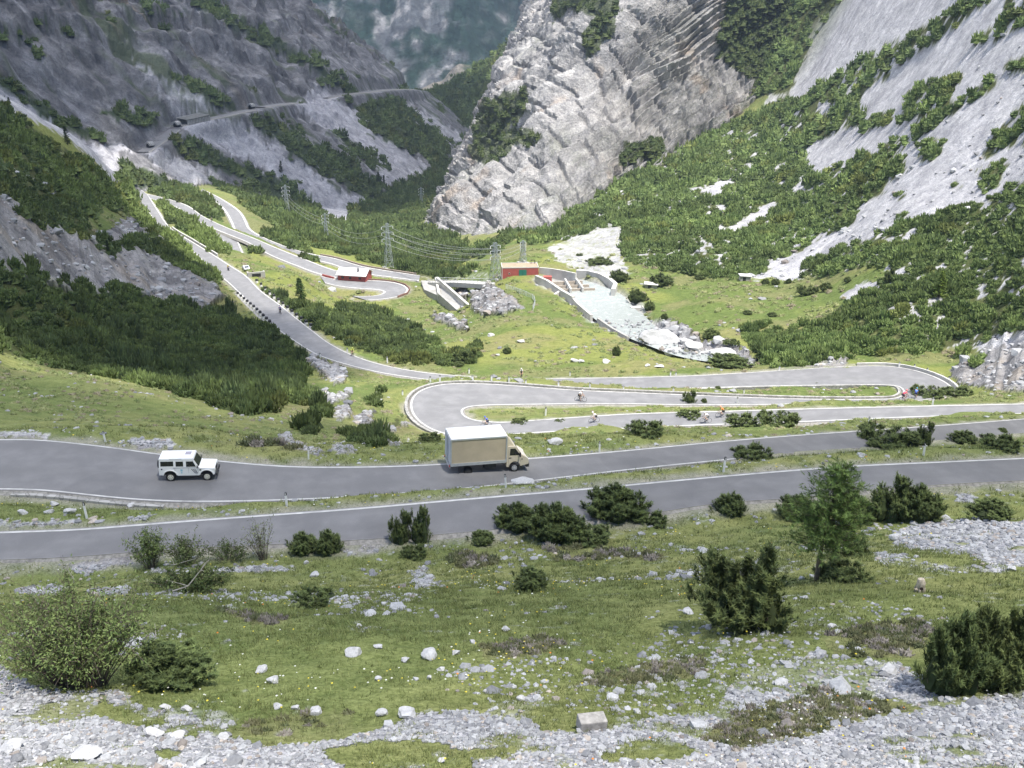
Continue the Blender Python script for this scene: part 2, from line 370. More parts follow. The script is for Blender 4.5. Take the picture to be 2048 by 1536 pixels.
# meadow right of the water
for q in ('280,330 400,230 660,290 950,285 980,262 1340,190 1420,240 1200,310 1150,340 1200,400 1200,470 1050,480 680,490 560,520 340,480 270,400',):
    paint('scree', 0, '6', q); paint('pine', 0, '6', q)
paint('scree', .6, '0', '1090,495 1150,475 1200,450 1250,440 1245,520 1265,550 1210,560 1150,540 1110,520')
paint('rock', .8, '6', '1690,700 1800,640 1900,560 2070,500 2070,820 1900,800 1720,760'); paint('rock', .7, '6', '970,690 1050,620 1090,640 1100,660 1210,640 1190,690'); paint('rock', .8, '6', '180,470 340,450 500,570 640,560 760,650 740,690 560,640 300,600')
paint('pine', .5, '6', '1790,640 1850,600 1870,690 1800,700')
# left spur
paint('rock', .75, '0', '-5,380 60,400 110,450 180,480 260,440 330,480 420,560 450,600 400,625 350,605 240,590 200,600 150,590 60,560 -5,560')
paint('pine', .9, '0', '-5,205 60,250 130,300 200,340 230,350 250,345 270,400 300,430 350,470 420,520 440,560 420,575 380,550 330,520 290,470 250,425 200,410 170,440 200,480 170,490 130,470 70,460 30,400 -5,390')
paint('scree', .95, '0', '-5,168 60,205 130,255 185,290 245,290 252,320 238,345 230,372 208,365 205,330 180,310 140,280 60,235 -5,210'); paint('pine', 0, '0', '-5,168 60,205 130,255 185,290 245,290 252,320 238,345 230,372 208,365 205,330 180,310 140,280 60,235 -5,210')
for q in ('-10,1010 150,1100 400,1240 700,1390 860,1500 700,1500 600,1400 420,1290 150,1180 -10,1090', '600,850 820,950 820,985 700,930', '870,890 1080,990 1210,1060 1090,1010', '640,1170 770,1250 700,1240', '1000,1030 1240,1180 1210,1220 1080,1140'):
    paint('scree', .7, 'M', q); paint('pine', .05, 'M', q)
paint('pine', .95, 'L', '800,450 880,430 1020,520 1040,580 920,590 830,520'); paint('pine', .95, 'L', '1010,460 1090,430 1160,480 1300,450 1310,520 1200,540 1060,520')
paint('pine', .97, '0', '-5,530 60,537 100,565 150,565 210,588 240,575 300,595 350,603 390,622 440,628 490,642 540,655 590,700 615,740 600,790 540,820 480,830 400,800 330,780 250,760 160,745 80,725 -5,703')
paint('pine', .8, '0', '510,572 560,592 600,615 660,625 720,610 790,640 850,670 880,700 880,728 800,725 720,700 660,670 600,640 540,600'); paint('pine', .9, '0', '860,705 900,715 960,690 960,725 890,735')
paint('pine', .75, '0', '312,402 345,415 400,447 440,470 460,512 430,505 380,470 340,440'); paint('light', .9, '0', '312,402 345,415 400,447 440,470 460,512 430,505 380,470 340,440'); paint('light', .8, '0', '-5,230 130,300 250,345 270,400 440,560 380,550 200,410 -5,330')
paint('pine', .95, '0', '240,330 300,340 360,370 420,400 450,430 440,440 400,430 350,400 300,385 270,370'); paint('pine', .9, '0', '510,465 560,465 620,500 662,530 640,530 590,505 530,480'); paint('pine', .8, '0', '470,478 520,490 560,510 530,512 490,498')
# ravine
for q in ('250,180 350,160 420,250 650,270 690,400 600,470 460,400', '420,560 740,550 700,610 470,670', '560,800 600,690 720,680 740,780 640,830', '760,790 850,770 980,720 920,880 950,900 800,930', '-10,980 100,980 470,1180 430,1195 -10,1050', '540,1080 700,1100 800,1140 580,1170', '1130,1000 1220,1040 1200,1090 1120,1090', '960,920 1180,900 1130,960', '1240,860 1330,860 1300,910 1250,900'):
    paint('rock', 1, 'R', q); paint('scree', .5, 'R', q)
# far left mountain: dwarf pine and scree runnels
paint('scree', .95, '1', '1000,720 1400,690 2070,1240 2070,1330 1950,1290 1500,960 1200,830'); paint('scree', .9, '2', '-10,640 400,960 520,1090 740,980 560,800 200,560 100,480 60,520'); paint('scree', .9, '2', '-10,950 250,1130 520,1170 380,1310 230,1300 100,1220 -10,1130')
paint('scree', .7, '2', '560,560 700,640 900,760 1010,820 920,870 760,760'); paint('scree', .7, '1', '870,830 1200,1000 1300,1080 1100,1080 850,930'); paint('scree', .55, '1', '900,420 1100,520 1370,640 1050,690 950,560 700,250')
for q in ('980,790 1150,830 1400,960 1560,1020 1700,1060 1900,1270 1750,1290 1500,1130 1300,1010 1130,920 1000,850', '1430,690 1560,670 1750,790 1930,880 2070,950 2070,1110 1900,1020 1740,920 1600,800', '980,410 1130,470 1280,540 1390,620 1390,650 1290,640 1150,540 1010,450', '1200,-10 1400,100 1600,210 1750,310 1900,420 2070,530 2070,580 1900,480 1700,330 1500,230 1300,120 1150,20', '800,-10 1000,70 1050,100 950,90 820,20',
    '-10,130 120,200 250,240 200,250 -10,180', '-10,440 150,540 300,650 560,800 540,820 300,700 100,560 -10,490', '600,660 800,740 960,720 940,700 700,620', '100,250 240,330 330,400 200,330', '1200,1030 1350,1080 1600,1200 1500,1190 1330,1130', '200,100 440,190 440,220 250,140'):
    paint('pine', .95, '1', q)
for q in ('50,370 130,370 270,530 200,510', '170,410 350,540 280,530', '330,620 550,560 700,700 850,830 890,900 820,950 640,880 450,800 350,680', '-10,810 150,900 350,1020 500,1110 530,1170 400,1160 200,1050 -10,910', '140,750 300,830 460,940 510,1010 440,980 250,850', '360,1290 400,1200 520,1100 640,1060 740,990 850,950 1040,820 1030,950 960,1060 880,1150 780,1230 700,1310 500,1330', '850,560 1000,660 1060,720 1040,800 960,720', '440,270 700,480 640,450', '100,30 250,180 300,240 200,160'):
    paint('pine', .97, '2', q)
paint('pine', .97, '0', '480,400 560,420 640,440 720,455 870,455 900,470 950,510 900,535 840,548 760,530 680,505 600,480 500,420'); paint('pine', .9, '0', '800,530 900,520 950,540 900,560 820,550'); paint('pine', .97, '0', '940,500 1000,470 1060,460 1000,500 950,520')
paint('scree', .9, 'D', '330,100 450,150 740,330 680,390 560,300')
paint('rock', 1, 'D', '700,900 900,790 1100,860 1300,950 1430,1080 1250,1130 950,1170 900,1200 720,1100'); paint('scree', .4, 'D', '400,620 700,560 980,560 980,680 420,690'); paint('rock', .8, 'D', '150,1130 400,1200 640,1320 700,1400 500,1350 200,1250'); paint('rock', .7, '0', '905,560 935,580 935,610 915,600')
paint('rock', .8, '5', '300,610 420,560 520,680 480,700'); paint('scree', .7, '5', '620,740 760,730 740,770 660,780'); paint('dry', .8, '5', '620,690 800,640 1100,640 1500,640 1700,690 1400,720 1000,740 640,730'); paint('dry', .6, '4', '1800,550 1950,620 2060,660 2060,690 1800,640')
paint('dry', .7, '6', '-10,540 300,610 560,660 500,690 200,640 -10,600')
# foreground stones
paint('scree', 1, 'A', '-10,950 150,1040 250,1100 500,1090 720,1080 760,1170 870,1200 1000,1180 1300,1220 1370,1270 1280,1330 1500,1420 1700,1400 1900,1380 2020,1350 2020,1560 -10,1560')
paint('scree', 1, 'B', '-10,1260 250,1210 450,1150 620,1090 800,1080 960,1090 970,1040 1100,1020 1220,980 1250,1040 1150,1100 1230,1180 1430,1190 1560,1150 1800,1120 2060,1080 2060,1400 -10,1400')
paint('scree', 1, '0', '1360,1460 1430,1420 1482,1350 1555,1322 1628,1303 1683,1325 1793,1322 1866,1362 1880,1392 2060,1392 2060,1545 1300,1545'); paint('scree', .9, 'C', '1310,620 1400,560 1600,530 1800,520 2070,530 2070,780 1850,760 1700,700 1500,680 1350,660'); paint('scree', .8, 'C', '1680,360 1800,400 1760,430 1690,420'); paint('scree', .6, 'C', '1220,690 1300,690 1600,760 1950,790 1950,810 1600,810 1250,760')
for q in ('80,500 350,490 380,540 100,540', '500,520 730,490 730,540 560,560', '350,380 750,300 780,360 500,420'): paint('scree', .9, 'A', q)
for q in ('780,400 1000,400 1700,365 1690,410 1000,420', '1900,420 2020,430 2020,455 1900,445'): paint('scree', .6, 'A', q)
for q in ('200,215 450,190 470,230 320,300 230,290', '560,370 640,330 700,430 600,450', '330,170 470,170 470,200 330,200', '670,170 860,165 860,185 690,200'): paint('scree', .75, 'B', q)
for q in ('800,1260 960,1230 950,1300 830,1300', '900,1430 1060,1440 1000,1490 880,1470', '1040,1330 1150,1330 1100,1370'): paint('scree', .1, 'A', q)
paint('scree', .12, '0', '1400,1475 1500,1412 1640,1392 1790,1398 1850,1420 1700,1445 1600,1478 1480,1500'); paint('dry', .8, '0', '1400,1475 1500,1412 1640,1392 1790,1398 1850,1420 1700,1445 1600,1478 1480,1500'); paint('scree', .2, '0', '1230,1490 1330,1470 1400,1500 1330,1525 1250,1520'); paint('scree', .15, '0', '640,1500 760,1480 900,1490 960,1536 700,1540'); paint('scree', .25, '0', '200,1400 330,1440 300,1460 180,1430')
for q in ('300,1240 640,1230 600,1262 280,1262', '640,1290 1100,1260 1120,1330 760,1345', '1500,1290 1860,1290 1850,1330 1560,1340'): paint('scree', .25, 'B', q)
for q in ('-10,470 100,470 300,490 280,515 -10,510', '740,520 1000,520 1050,570 800,580', '700,980 900,980 820,1000'): paint('scree', .8, '7', q)
paint('scree', .6, '7', '-10,1000 500,990 480,1020 -10,1050')
for q in ('700,1240 1000,1180 1000,1290 760,1310', '-10,1090 280,1090 300,1240 -10,1250'): paint('dry', .5, 'B', q)
for q in ('1280,1330 1500,1250 2020,1180 2020,1350 1700,1400 1500,1420', '1230,640 1500,650 1780,690 1500,740'): paint('dry', .6, 'A', q)
for q in ('760,290 900,250 1020,270 980,340 800,360', '1250,240 1900,270 1850,310 1300,310', '920,760 1200,690 1380,740 1200,800 950,840', '1350,950 1700,850 2060,800 2060,900 1600,960'): paint('dry', .7, 'B', q)
paint('dry', .7, 'C', '940,1160 1500,1040 1530,1160 1480,1290 1000,1260'); paint('dry', .8, 'C', '800,1460 1150,1420 950,1500'); paint('dry', .5, '7', '1500,500 1900,620 1200,620 1000,560'); paint('dry', .5, '0', '-5,870 60,880 140,888 60,872')

for q in ('820,600 1000,540 1080,560 1000,680 830,660', '600,950 760,900 1100,1000 1090,1090 900,1090 640,1000', '170,880 350,850 330,990 240,980', '340,700 520,690 500,790 360,800', '-10,560 380,560 420,660 200,660 -10,640', '1130,860 1230,760 1240,860 1180,900'):
    paint('pine', .62, 'R', q)
for q in ('-10,660 500,660 560,800 400,850 -10,780', '700,560 1100,560 1200,620 900,720', '960,900 1400,900 1500,960 1250,990'): paint('dry', .7, 'R', q)
def blur(a, n=1):
    for _ in range(n):
        a = (np.roll(a, 1, 0)+2*a+np.roll(a, -1, 0))/4; a = (np.roll(a, 1, 1)+2*a+np.roll(a, -1, 1))/4
    return a
for k in MASK: MASK[k] = blur(MASK[k], 2)
def mask_at(k, px, py):
    x = np.clip(px/2, 1, MW-3); y = np.clip(py/2, 1, MH-3)
    i = x.astype(int); j = y.astype(int); a = x-i; b = y-j; M = MASK[k]
    return (M[j, i]*(1-a)+M[j, i+1]*a)*(1-b)+(M[j+1, i]*(1-a)+M[j+1, i+1]*a)*b

U, V = lp(GX, GY)
PPX, PPY = project(np.stack([GX, GY, GZ], -1))
PX_NOISE = 1+1.4*ISL
wx = PX_NOISE*(fbm(U*90, V*120, o=3, seed=41)-.5)*22; wy = (fbm(U*90, V*120, o=3, seed=42)-.5)*14
GM = {k: mask_at(k, PPX+wx, PPY+wy) for k in MASK}
n_big = fbm(GX/9, GY/9, o=4, seed=51); n_mid = fbm(GX/1.3, GY/1.3, o=4, seed=52); n_fine = fbm(GX/.35, GY/.35, o=3, seed=53); n_lp = fbm(U*260, V*340, o=3, seed=54)
gr = RR[:, None]*np.ones_like(TH)[None]
def mixc(a, b, t): return a*(1-t[..., None])+np.asarray(b)*t[..., None]
def C3(*c): return np.array(c, np.float32)
sc = sstep(.26, .70, GM['scree']*1.15+((n_mid-.5)*1.3+(n_fine-.5)*.5)*np.exp(-gr/160)+(n_lp-.5)*.5-.1)
_hole = fbm(U*75+V*22, V*110-U*50, o=4, seed=59); GM['pine'] = GM['pine']*(1-.9*sstep(.55, .64, _hole)*(gr > 160)*(GX > 0)*(gr < 560)*(PPX > 1100)); pn = sstep(.25, .6, GM['pine']+(n_lp-.5)*.4)
_fo = sstep(560, 640, gr)*(~ISL)*(PPX > 700)*.97; pn = np.maximum(pn, _fo); GM['pine'] = np.maximum(GM['pine'], _fo)
_tu = sstep(.56, .66, fbm(GX/1.5, GY/1.1, o=4, seed=60)+(n_fine-.5)*.25)*(gr < 45)*.85; sc = sc*(1-_tu)
rk = sstep(.3, .6, GM['rock']+(n_lp-.5)*.6+(n_big-.5)*.3)
grass = mixc(np.broadcast_to(C3(.150,.175,.066), GX.shape+(3,)), (.198,.206,.084), sstep(.35, .7, n_big))
grass = mixc(grass, (.110,.145,.050), sstep(.5, .75, n_mid)*.5)
grass = mixc(grass, (.20,.18,.10), sstep(.3, .7, GM['dry']*.9+(n_mid-.5)*.6)*.65)
grass = mixc(grass, (.185,.200,.060), sstep(100, 200, gr)*(1-sstep(380, 500, gr))*.75)
_pt = fbm(GX/26, GY/26, o=4, seed=57); grass = mixc(grass, (.085,.125,.040), sstep(.46, .58, _pt)*sstep(70, 140, gr)*.7); grass = mixc(grass, (.20,.175,.10), sstep(.50, .64, fbm(GX/15, GY/11, o=4, seed=58))*sstep(70, 140, gr)*.5)
# stony bits scattered in turf
st = sstep(.66, .76, n_fine*.55+n_mid*.25+n_big*.2+.05)*np.clip(1.2-gr/90, 0, 1)
grass = mixc(grass, (.36,.36,.36), st*.7)
n_rk = fbm(GX/4, GY/4, GZ/2.5, o=5, seed=61)
scree_c = mixc(np.broadcast_to(C3(.47,.465,.47), GX.shape+(3,)), (.415,.412,.418), sstep(.35, .7, fbm(U*60+V*14, V*90-U*40, o=4, seed=55)))
scree_c = scree_c*(.85+.3*n_mid[..., None])
rock_c = mixc(np.broadcast_to(C3(.31,.30,.295), GX.shape+(3,)), (.17,.165,.165), sstep(.45, .7, n_rk)); rock_c = mixc(rock_c, (.33,.27,.20), sstep(.55, .75, n_big)*.4)
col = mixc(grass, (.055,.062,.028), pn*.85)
col = mixc(col, rock_c, rk); col = mixc(col, scree_c, sc*(1-pn))
# left mountain
runs = fbm(_LA/9, _LD/160, o=4, seed=71); ru2 = fbm(_LA/30, _LD/260, o=4, seed=72); cr = fbm(_LA/12, _LD/14, o=5, seed=73)
lm = mixc(np.broadcast_to(C3(.235,.232,.232), GX.shape+(3,)), (.115,.114,.115), sstep(.38, .62, cr)*(.35+.65*_LR)); lm = mixc(lm, (.33,.325,.335), sstep(.54, .72, runs)*.55*(1-.6*_LR)); lm = mixc(lm, (.27,.215,.15), sstep(.55, .7, ru2)*sstep(.5, .7, cr)*_LR*.8)
lgreen = sstep(.58, .66, ru2*.6+runs*.4+(fbm(_LA/7, _LD/22, o=3, seed=75)-.5)*.35)*.8
lm = lm*(.62+.7*fbm(_LA/6, _LD/9, o=4, seed=76))[..., None]; lm = mixc(lm, (.065,.085,.042), lgreen)
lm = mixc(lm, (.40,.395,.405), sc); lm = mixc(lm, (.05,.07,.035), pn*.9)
col = np.where(ISL[..., None], lm, col)
# gravel shoulders beside the roads
sh = (1-sstep(.3, 1.6, ROADD+(n_mid-.5)*1.6))*sstep(-.5, .1, ROADD)
col = mixc(col, (.27,.255,.235), sh*.8*(1-sstep(300, 500, gr)))
_rb = (1-sstep(1.2, 4.5, RIVD+(n_big-.5)*5))*(gr > 215); col = mixc(col, (.42,.415,.41), _rb*.85); sc = np.maximum(sc, _rb*.8)
STONY = np.clip(np.maximum(sc, rk*.9)*(1-pn), 0, 1); STONY = np.where(ISL, np.maximum(STONY, .9*(1-lgreen)*(1-pn)), STONY)
PINE = np.where(ISL, np.maximum(pn, .42*lgreen+.12*sstep(.45, .7, cr)), pn)*(ROADD > 1.2)*(RIVD > 0)
_rg = 1-np.abs(fbm(GX/np.clip(gr*.022, 1.2, 7), GY/np.clip(gr*.022, 1.2, 7), o=4, seed=64)-.5)*2.4
GZ = GZ+rk*(~ISL)*sstep(1.2, 4, ROADD)*(_rg-.5)*np.clip(gr*.013, .3, 3.4)
print('masks', time.time()-T0)
# ------------------------------------------------------------------ materials
class NT:
    def __init__(s, name):
        s.m = bpy.data.materials.new(name); s.m.use_nodes = True; s.t = s.m.node_tree; s.b = s.t.nodes['Principled BSDF']; s.b.inputs['Roughness'].default_value = .9
        s.b.inputs['Specular IOR Level'].default_value = .25
    def n(s, typ, **kw):
        nd = s.t.nodes.new(typ)
        for k, v in kw.items():
            if k in ('i',):
                for a, b in v.items():
                    if isinstance(b, bpy.types.NodeSocket): s.t.links.new(b, nd.inputs[a])
                    else: nd.inputs[a].default_value = b
            else: setattr(nd, k, v)
        return nd
    def l(s, a, b): s.t.links.new(a, b)
    def noise(s, scale, detail=4, rough=.55, vec=None, dist=0):
        nd = s.n('ShaderNodeTexNoise', i={'Scale': scale, 'Detail': detail, 'Roughness': rough, 'Distortion': dist})
        if vec is not None: s.l(vec, nd.inputs['Vector'])
        return nd.outputs['Fac']
    def ramp(s, fac, lo, hi, a=0., b=1.):
        nd = s.n('ShaderNodeMapRange', i={'Value': fac, 'From Min': lo, 'From Max': hi, 'To Min': a, 'To Max': b}); nd.interpolation_type = 'SMOOTHSTEP'
        return nd.outputs['Result']
    def mix(s, fac, a, b, mode='MIX'):
        nd = s.n('ShaderNodeMix', data_type='RGBA', blend_type=mode)
        for k, v in ((0, fac), (6, a), (7, b)):
            if isinstance(v, bpy.types.NodeSocket): s.l(v, nd.inputs[k])
            else: nd.inputs[k].default_value = v if k == 0 else (*v, 1)
        return nd.outputs[2]
    def math(s, op, a, b=0.):
        nd = s.n('ShaderNodeMath', operation=op)
        for k, v in ((0, a), (1, b)):
            if isinstance(v, bpy.types.NodeSocket): s.l(v, nd.inputs[k])
            else: nd.inputs[k].default_value = v
        return nd.outputs[0]
    def bump(s, h, dist, strength=1.):
        nd = s.n('ShaderNodeBump', i={'Height': h, 'Distance': dist, 'Strength': strength}); s.l(nd.outputs['Normal'], s.b.inputs['Normal']); return nd
    def base(s, c):
        if isinstance(c, bpy.types.NodeSocket): s.l(c, s.b.inputs['Base Color'])
        else: s.b.inputs['Base Color'].default_value = (*c, 1)
    def pos(s): return s.n('ShaderNodeNewGeometry').outputs['Position']
    def attr(s, name): return s.n('ShaderNodeAttribute', attribute_name=name).outputs['Color']

def plain(name, c, rough=.6, var=.12, scale=6., metal=0., spec=.3, dirt=None):
    k = NT(name); v = k.n('ShaderNodeTexCoord').outputs['Object']
    a = tuple(x*(1-var) for x in c); b = tuple(min(1, x*(1+var)) for x in c)
    cc = k.mix(k.ramp(k.noise(scale, 5, .6, v), .3, .7), a, b)
    if dirt: cc = k.mix(k.ramp(k.noise(scale*.37, 6, .65, v), .5, .75, 0, dirt[1]), cc, dirt[0])
    k.base(cc); k.b.inputs['Roughness'].default_value = rough; k.b.inputs['Metallic'].default_value = metal; k.b.inputs['Specular IOR Level'].default_value = spec
    return k.m

def ground_mat():
    k = NT('mountain ground'); p = k.pos(); c = k.attr('Col'); ms = k.n('ShaderNodeSeparateColor', i={'Color': k.attr('Msk')})
    stony, dist, craggy = ms.outputs[0], ms.outputs[1], ms.outputs[2]
    f1 = k.noise(9, 6, .7, p); f2 = k.noise(.8, 6, .65, p); f3 = k.noise(.16, 5, .6, p)
    v = k.n('ShaderNodeTexVoronoi', i={'Scale': 5.5, 'Vector': p, 'Randomness': 1.}); v2 = k.n('ShaderNodeTexVoronoi', i={'Scale': .9, 'Vector': p})
    turf = k.mix(1., c, k.mix(k.ramp(f1, .3, .7), (.62,.66,.55), (1.32,1.3,1.3)), 'MULTIPLY')
    turf = k.mix(1., turf, k.mix(k.ramp(f2, .3, .7), (.8,.84,.75), (1.2,1.17,1.15)), 'MULTIPLY')
    sv = k.n('ShaderNodeSeparateColor', i={'Color': v.outputs['Color']}).outputs[0]; sv2 = k.n('ShaderNodeSeparateColor', i={'Color': v2.outputs['Color']}).outputs[0]
    stone = k.mix(1., c, k.mix(sv, (.72,.72,.74), (1.25,1.24,1.22)), 'MULTIPLY')
    stone = k.mix(1., stone, k.mix(sv2, (.86,.86,.88), (1.12,1.11,1.1)), 'MULTIPLY')
    stone = k.mix(1., stone, k.mix(k.ramp(f3, .3, .7), (.8,.8,.82), (1.15,1.15,1.14)), 'MULTIPLY')
    f4 = k.noise(.075, 9, .74, p, .3); crg = k.mix(k.ramp(f4, .36, .64), (.58,.58,.60), (1.3,1.29,1.28)); stone = k.mix(k.math('MULTIPLY', dist, k.math('ADD', k.math('MULTIPLY', craggy, .65), .35)), stone, k.mix(1., stone, crg, 'MULTIPLY'))
    h = k.math('ADD', k.math('MULTIPLY', f1, .05), k.math('MULTIPLY', k.math('ADD', f2, k.math('MULTIPLY', k.math('MULTIPLY', f3, dist), 6.)), .35))
    k.base(k.mix(stony, turf, stone))
    h = k.math('ADD', h, k.math('MULTIPLY', k.math('MULTIPLY', f4, k.math('MULTIPLY', dist, craggy)), 5.))
    h = k.math('ADD', h, k.math('MULTIPLY', k.math('MULTIPLY', v.outputs['Distance'], stony), -.25))
    k.bump(h, 1., .8); k.b.inputs['Roughness'].default_value = .95; k.b.inputs['Specular IOR Level'].default_value = .1
    return k.m
M_GROUND = ground_mat()
def asphalt(name, c):
    k = NT(name); p = k.pos(); f = k.noise(30, 4, .7, p); g = k.noise(.5, 5, .6, p); w = k.noise(.12, 4, .6, p)
    cc = k.mix(k.ramp(f, .3, .7), tuple(x*.9 for x in c), tuple(x*1.1 for x in c))
    cc = k.mix(1., cc, k.mix(k.ramp(g, .35, .7), (.86,.86,.87), (1.08,1.08,1.08)), 'MULTIPLY')
    u = k.n('ShaderNodeSeparateColor', i={'Color': k.attr('Col')}).outputs[0]
    # wheel tracks polished a little darker, crumbled pale edges
    tr = k.n('ShaderNodeMath', operation='SINE', i={0: k.math('MULTIPLY', u, 12.566)}).outputs[0]
    cc = k.mix(k.ramp(k.math('ADD', tr, k.math('MULTIPLY', w, .8)), .2, 1.6, 0, .35), cc, tuple(x*.8 for x in c))
    ed = k.math('ABSOLUTE', k.math('SUBTRACT', u, .5)); cc = k.mix(k.ramp(k.math('ADD', ed, k.math('MULTIPLY', g, .06)), .48, .54, 0, .6), cc, (.26,.25,.235))
    pt = k.noise(.085, 2, .4, p); cc = k.mix(k.ramp(pt, .565, .575, 0, .22), cc, tuple(x*.62 for x in c)); sp = k.noise(3.5, 5, .7, p); cc = k.mix(k.ramp(sp, .62, .75, 0, .3), cc, tuple(x*1.35 for x in c))
    k.base(cc); k.bump(f, .006, .5); k.b.inputs['Roughness'].default_value = .8
    return k.m
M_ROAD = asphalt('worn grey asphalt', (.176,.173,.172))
M_ROAD_SUNLIT = asphalt('sunlit grey asphalt', (.215,.212,.212))  # paler copy of the asphalt: sunlight put into the colour of the valley roads
M_LINE = plain('worn white road paint', (.50,.49,.465), .7, .16, 1.4, dirt=((.24,.235,.225), .85))
M_SHOULDER = plain('roadside gravel', (.27,.255,.23), .95, .3, 4)
M_CONC = plain('pale concrete', (.52,.50,.46), .85, .1, .7, dirt=((.36,.34,.30), .7))
# ------------------------------------------------------------------ object helpers
def tag(o, label=None, cat=None, group=None, kind=None):
    for k, v in (('label', label), ('category', cat), ('group', group), ('kind', kind)):
        if v: o[k] = v
    return o
# ground sheet (skip what the camera bubble does not need)
_msk = np.stack([STONY, sstep(60, 400, gr), np.clip(np.where(ISL, 1-sc*.8, rk), 0, 1)], -1)
ground = mesh_grid('ground', GX, GY, GZ, M_GROUND, {'Col': np.clip(col, 0, 1).astype(np.float32), 'Msk': _msk.astype(np.float32)})
tag(ground, kind='structure')

def ground_sides():
    gx, gy = np.meshgrid(np.arange(-260, 261, 4.), np.arange(-60, 261, 4.)); z_ = np.where(gy > 2, tps_eval(gx, np.maximum(gy, 3)), -4.3-.48*gy); z_ = np.where((np.hypot(gx, gy) < 9), -4.3-.48*gy, z_)-.25
    idx = np.arange(gx.size).reshape(gx.shape); a, b, c, d = idx[:-1, :-1], idx[:-1, 1:], idx[1:, 1:], idx[1:, :-1]; cx, cy = (gx[:-1, :-1]+2), (gy[:-1, :-1]+2); k = (np.abs(np.arctan2(cx, cy)) > R(44.5)) | (np.hypot(cx, cy) < 3)
    f = np.stack([a[k], b[k], c[k], d[k]], 1); n = fbm(gx/9, gy/9, o=4, seed=51); cc = mixc(np.broadcast_to(C3(.150,.175,.066), gx.shape+(3,)), (.198,.206,.084), sstep(.35, .7, n)); ms = np.zeros(gx.shape+(3,))
    tag(mesh_np('ground', np.stack([gx, gy, z_], -1).reshape(-1, 3), f, M_GROUND, {'Col': cc.astype(np.float32), 'Msk': ms.astype(np.float32)}), kind='structure')
ground_sides()
# ------------------------------------------------------------------ roads as ribbons with painted edge lines
def ribbon(name, A, B, u0, u1, lift, mat, parent=None, ncross=5, thick=0):
    us = np.linspace(u0, u1, ncross); n = len(A)
    P = A[:, None]*(1-us)[None, :, None]+B[:, None]*us[None, :, None]
    P[..., 2] += lift-.02*(2*us-1)[None]**2
    i = np.arange((n-1)*(ncross-1)); r = i//(ncross-1); c = i % (ncross-1); a = r*ncross+c
    f = np.stack([a, a+ncross, a+ncross+1, a+1], 1)
    cu = np.zeros((n, ncross, 3)); cu[..., 0] = us[None]; cu[..., 1] = 0
    return mesh_np(name, P.reshape(-1, 3), f, mat, {'Col': cu.astype(np.float32)}, parent=parent)
ROADNAME = {'near': 'road', 'truck': 'road', 'switchback': 'road', 'lower': 'road', 'loop': 'road', 'lane': 'road', 'stub': 'road'}
def seglen(A): return np.r_[0, np.cumsum(np.linalg.norm(np.diff(A[:, :2], axis=0), axis=1))]
for nm, (A, B) in ROADP.items():
    if nm == 'river': continue
    rd = ribbon('road', A, B, 0, 1, .03, M_ROAD if nm in ('near', 'truck') or nm[:4] == 'pass' else M_ROAD_SUNLIT, ncross=7); tag(rd, kind='structure')
    for E, O in ((A, B), (B, A)):
        d = E-O; d[:, 2] = 0; d /= np.linalg.norm(d, axis=1, keepdims=True)+1e-9; g_ = .0015*np.linalg.norm(E, axis=1)[:, None]
        Q = E+d*(.35+g_); Q[:, 2] -= .26+.9*g_[:, 0]; ribbon('shoulder', E, Q, 0, 1, .012, M_SHOULDER, parent=rd, ncross=2)
    w = np.linalg.norm((A-B)[:, :2], axis=1); lw = .17 if nm in ('near', 'truck') else (.26 if nm == 'switchback' else .4)
    lw = lw*(1+np.clip(np.linalg.norm(A[:, :2], axis=1)-150, 0, 300)*.004)
    def line(frac_from_a, rng, col=M_LINE):
        s, e = rng; sl = slice(s, e)
        f0 = (.12/w)[sl, None]; f1 = ((.12+lw)/w)[sl, None]
        if frac_from_a: a2, b2 = A[sl]*(1-f0)+B[sl]*f0, A[sl]*(1-f1)+B[sl]*f1
        else: a2, b2 = B[sl]*(1-f0)+A[sl]*f0, B[sl]*(1-f1)+A[sl]*f1
        ln = ribbon('edge_line', a2, b2, 0, 1, .045 if nm in ('near', 'truck') else .07, col, parent=rd, ncross=2)
    n = len(A)
    if nm[:4] == 'pass': continue
    if nm == 'near': line(True, (0, n))
    elif nm == 'truck': line(True, (0, n)); line(False, (0, int(n*.52)))
    else: line(True, (0, n)); line(False, (0, n))
print('roads', time.time()-T0)

# ------------------------------------------------------------------ rock cliff right of the gorge
_ck = [[(960,330,1000),(1060,60,1000),(1140,-150,1010)], [(855,455,650),(955,250,690),(1112,-20,735)], [(925,490,485),(1050,240,580),(1190,-60,665)], [(1040,480,452),(1140,220,540),(1290,-60,622)],
       [(1180,400,476),(1255,180,552),(1390,-60,627)], [(1300,335,525),(1375,150,592),(1490,-60,662)], [(1450,268,577),(1500,100,640),(1590,-60,692)], [(1560,200,630),(1600,70,682),(1690,-60,722)], [(1700,90,690),(1740,0,720),(1800,-90,760)]]
_ct = np.array([[at(*q) for q in c] for c in _ck])
_foot = _ct[:, :1].copy(); _foot[..., 2] -= 35; _foot[..., :2] -= (_ct[:, 1:2]-_ct[:, :1])[..., :2]*.35
_over = _ct[:, 2:].copy(); _over += (_ct[:, 2:]-_ct[:, 1:2])*.9; _over[..., 2] = np.minimum(_over[..., 2], 230)
_back = _over.copy(); _back[..., 0] += 180; _back[..., 1] += 260; _back[..., 2] += 20
_ct = np.concatenate([_foot, _ct, _over, _back], 1)
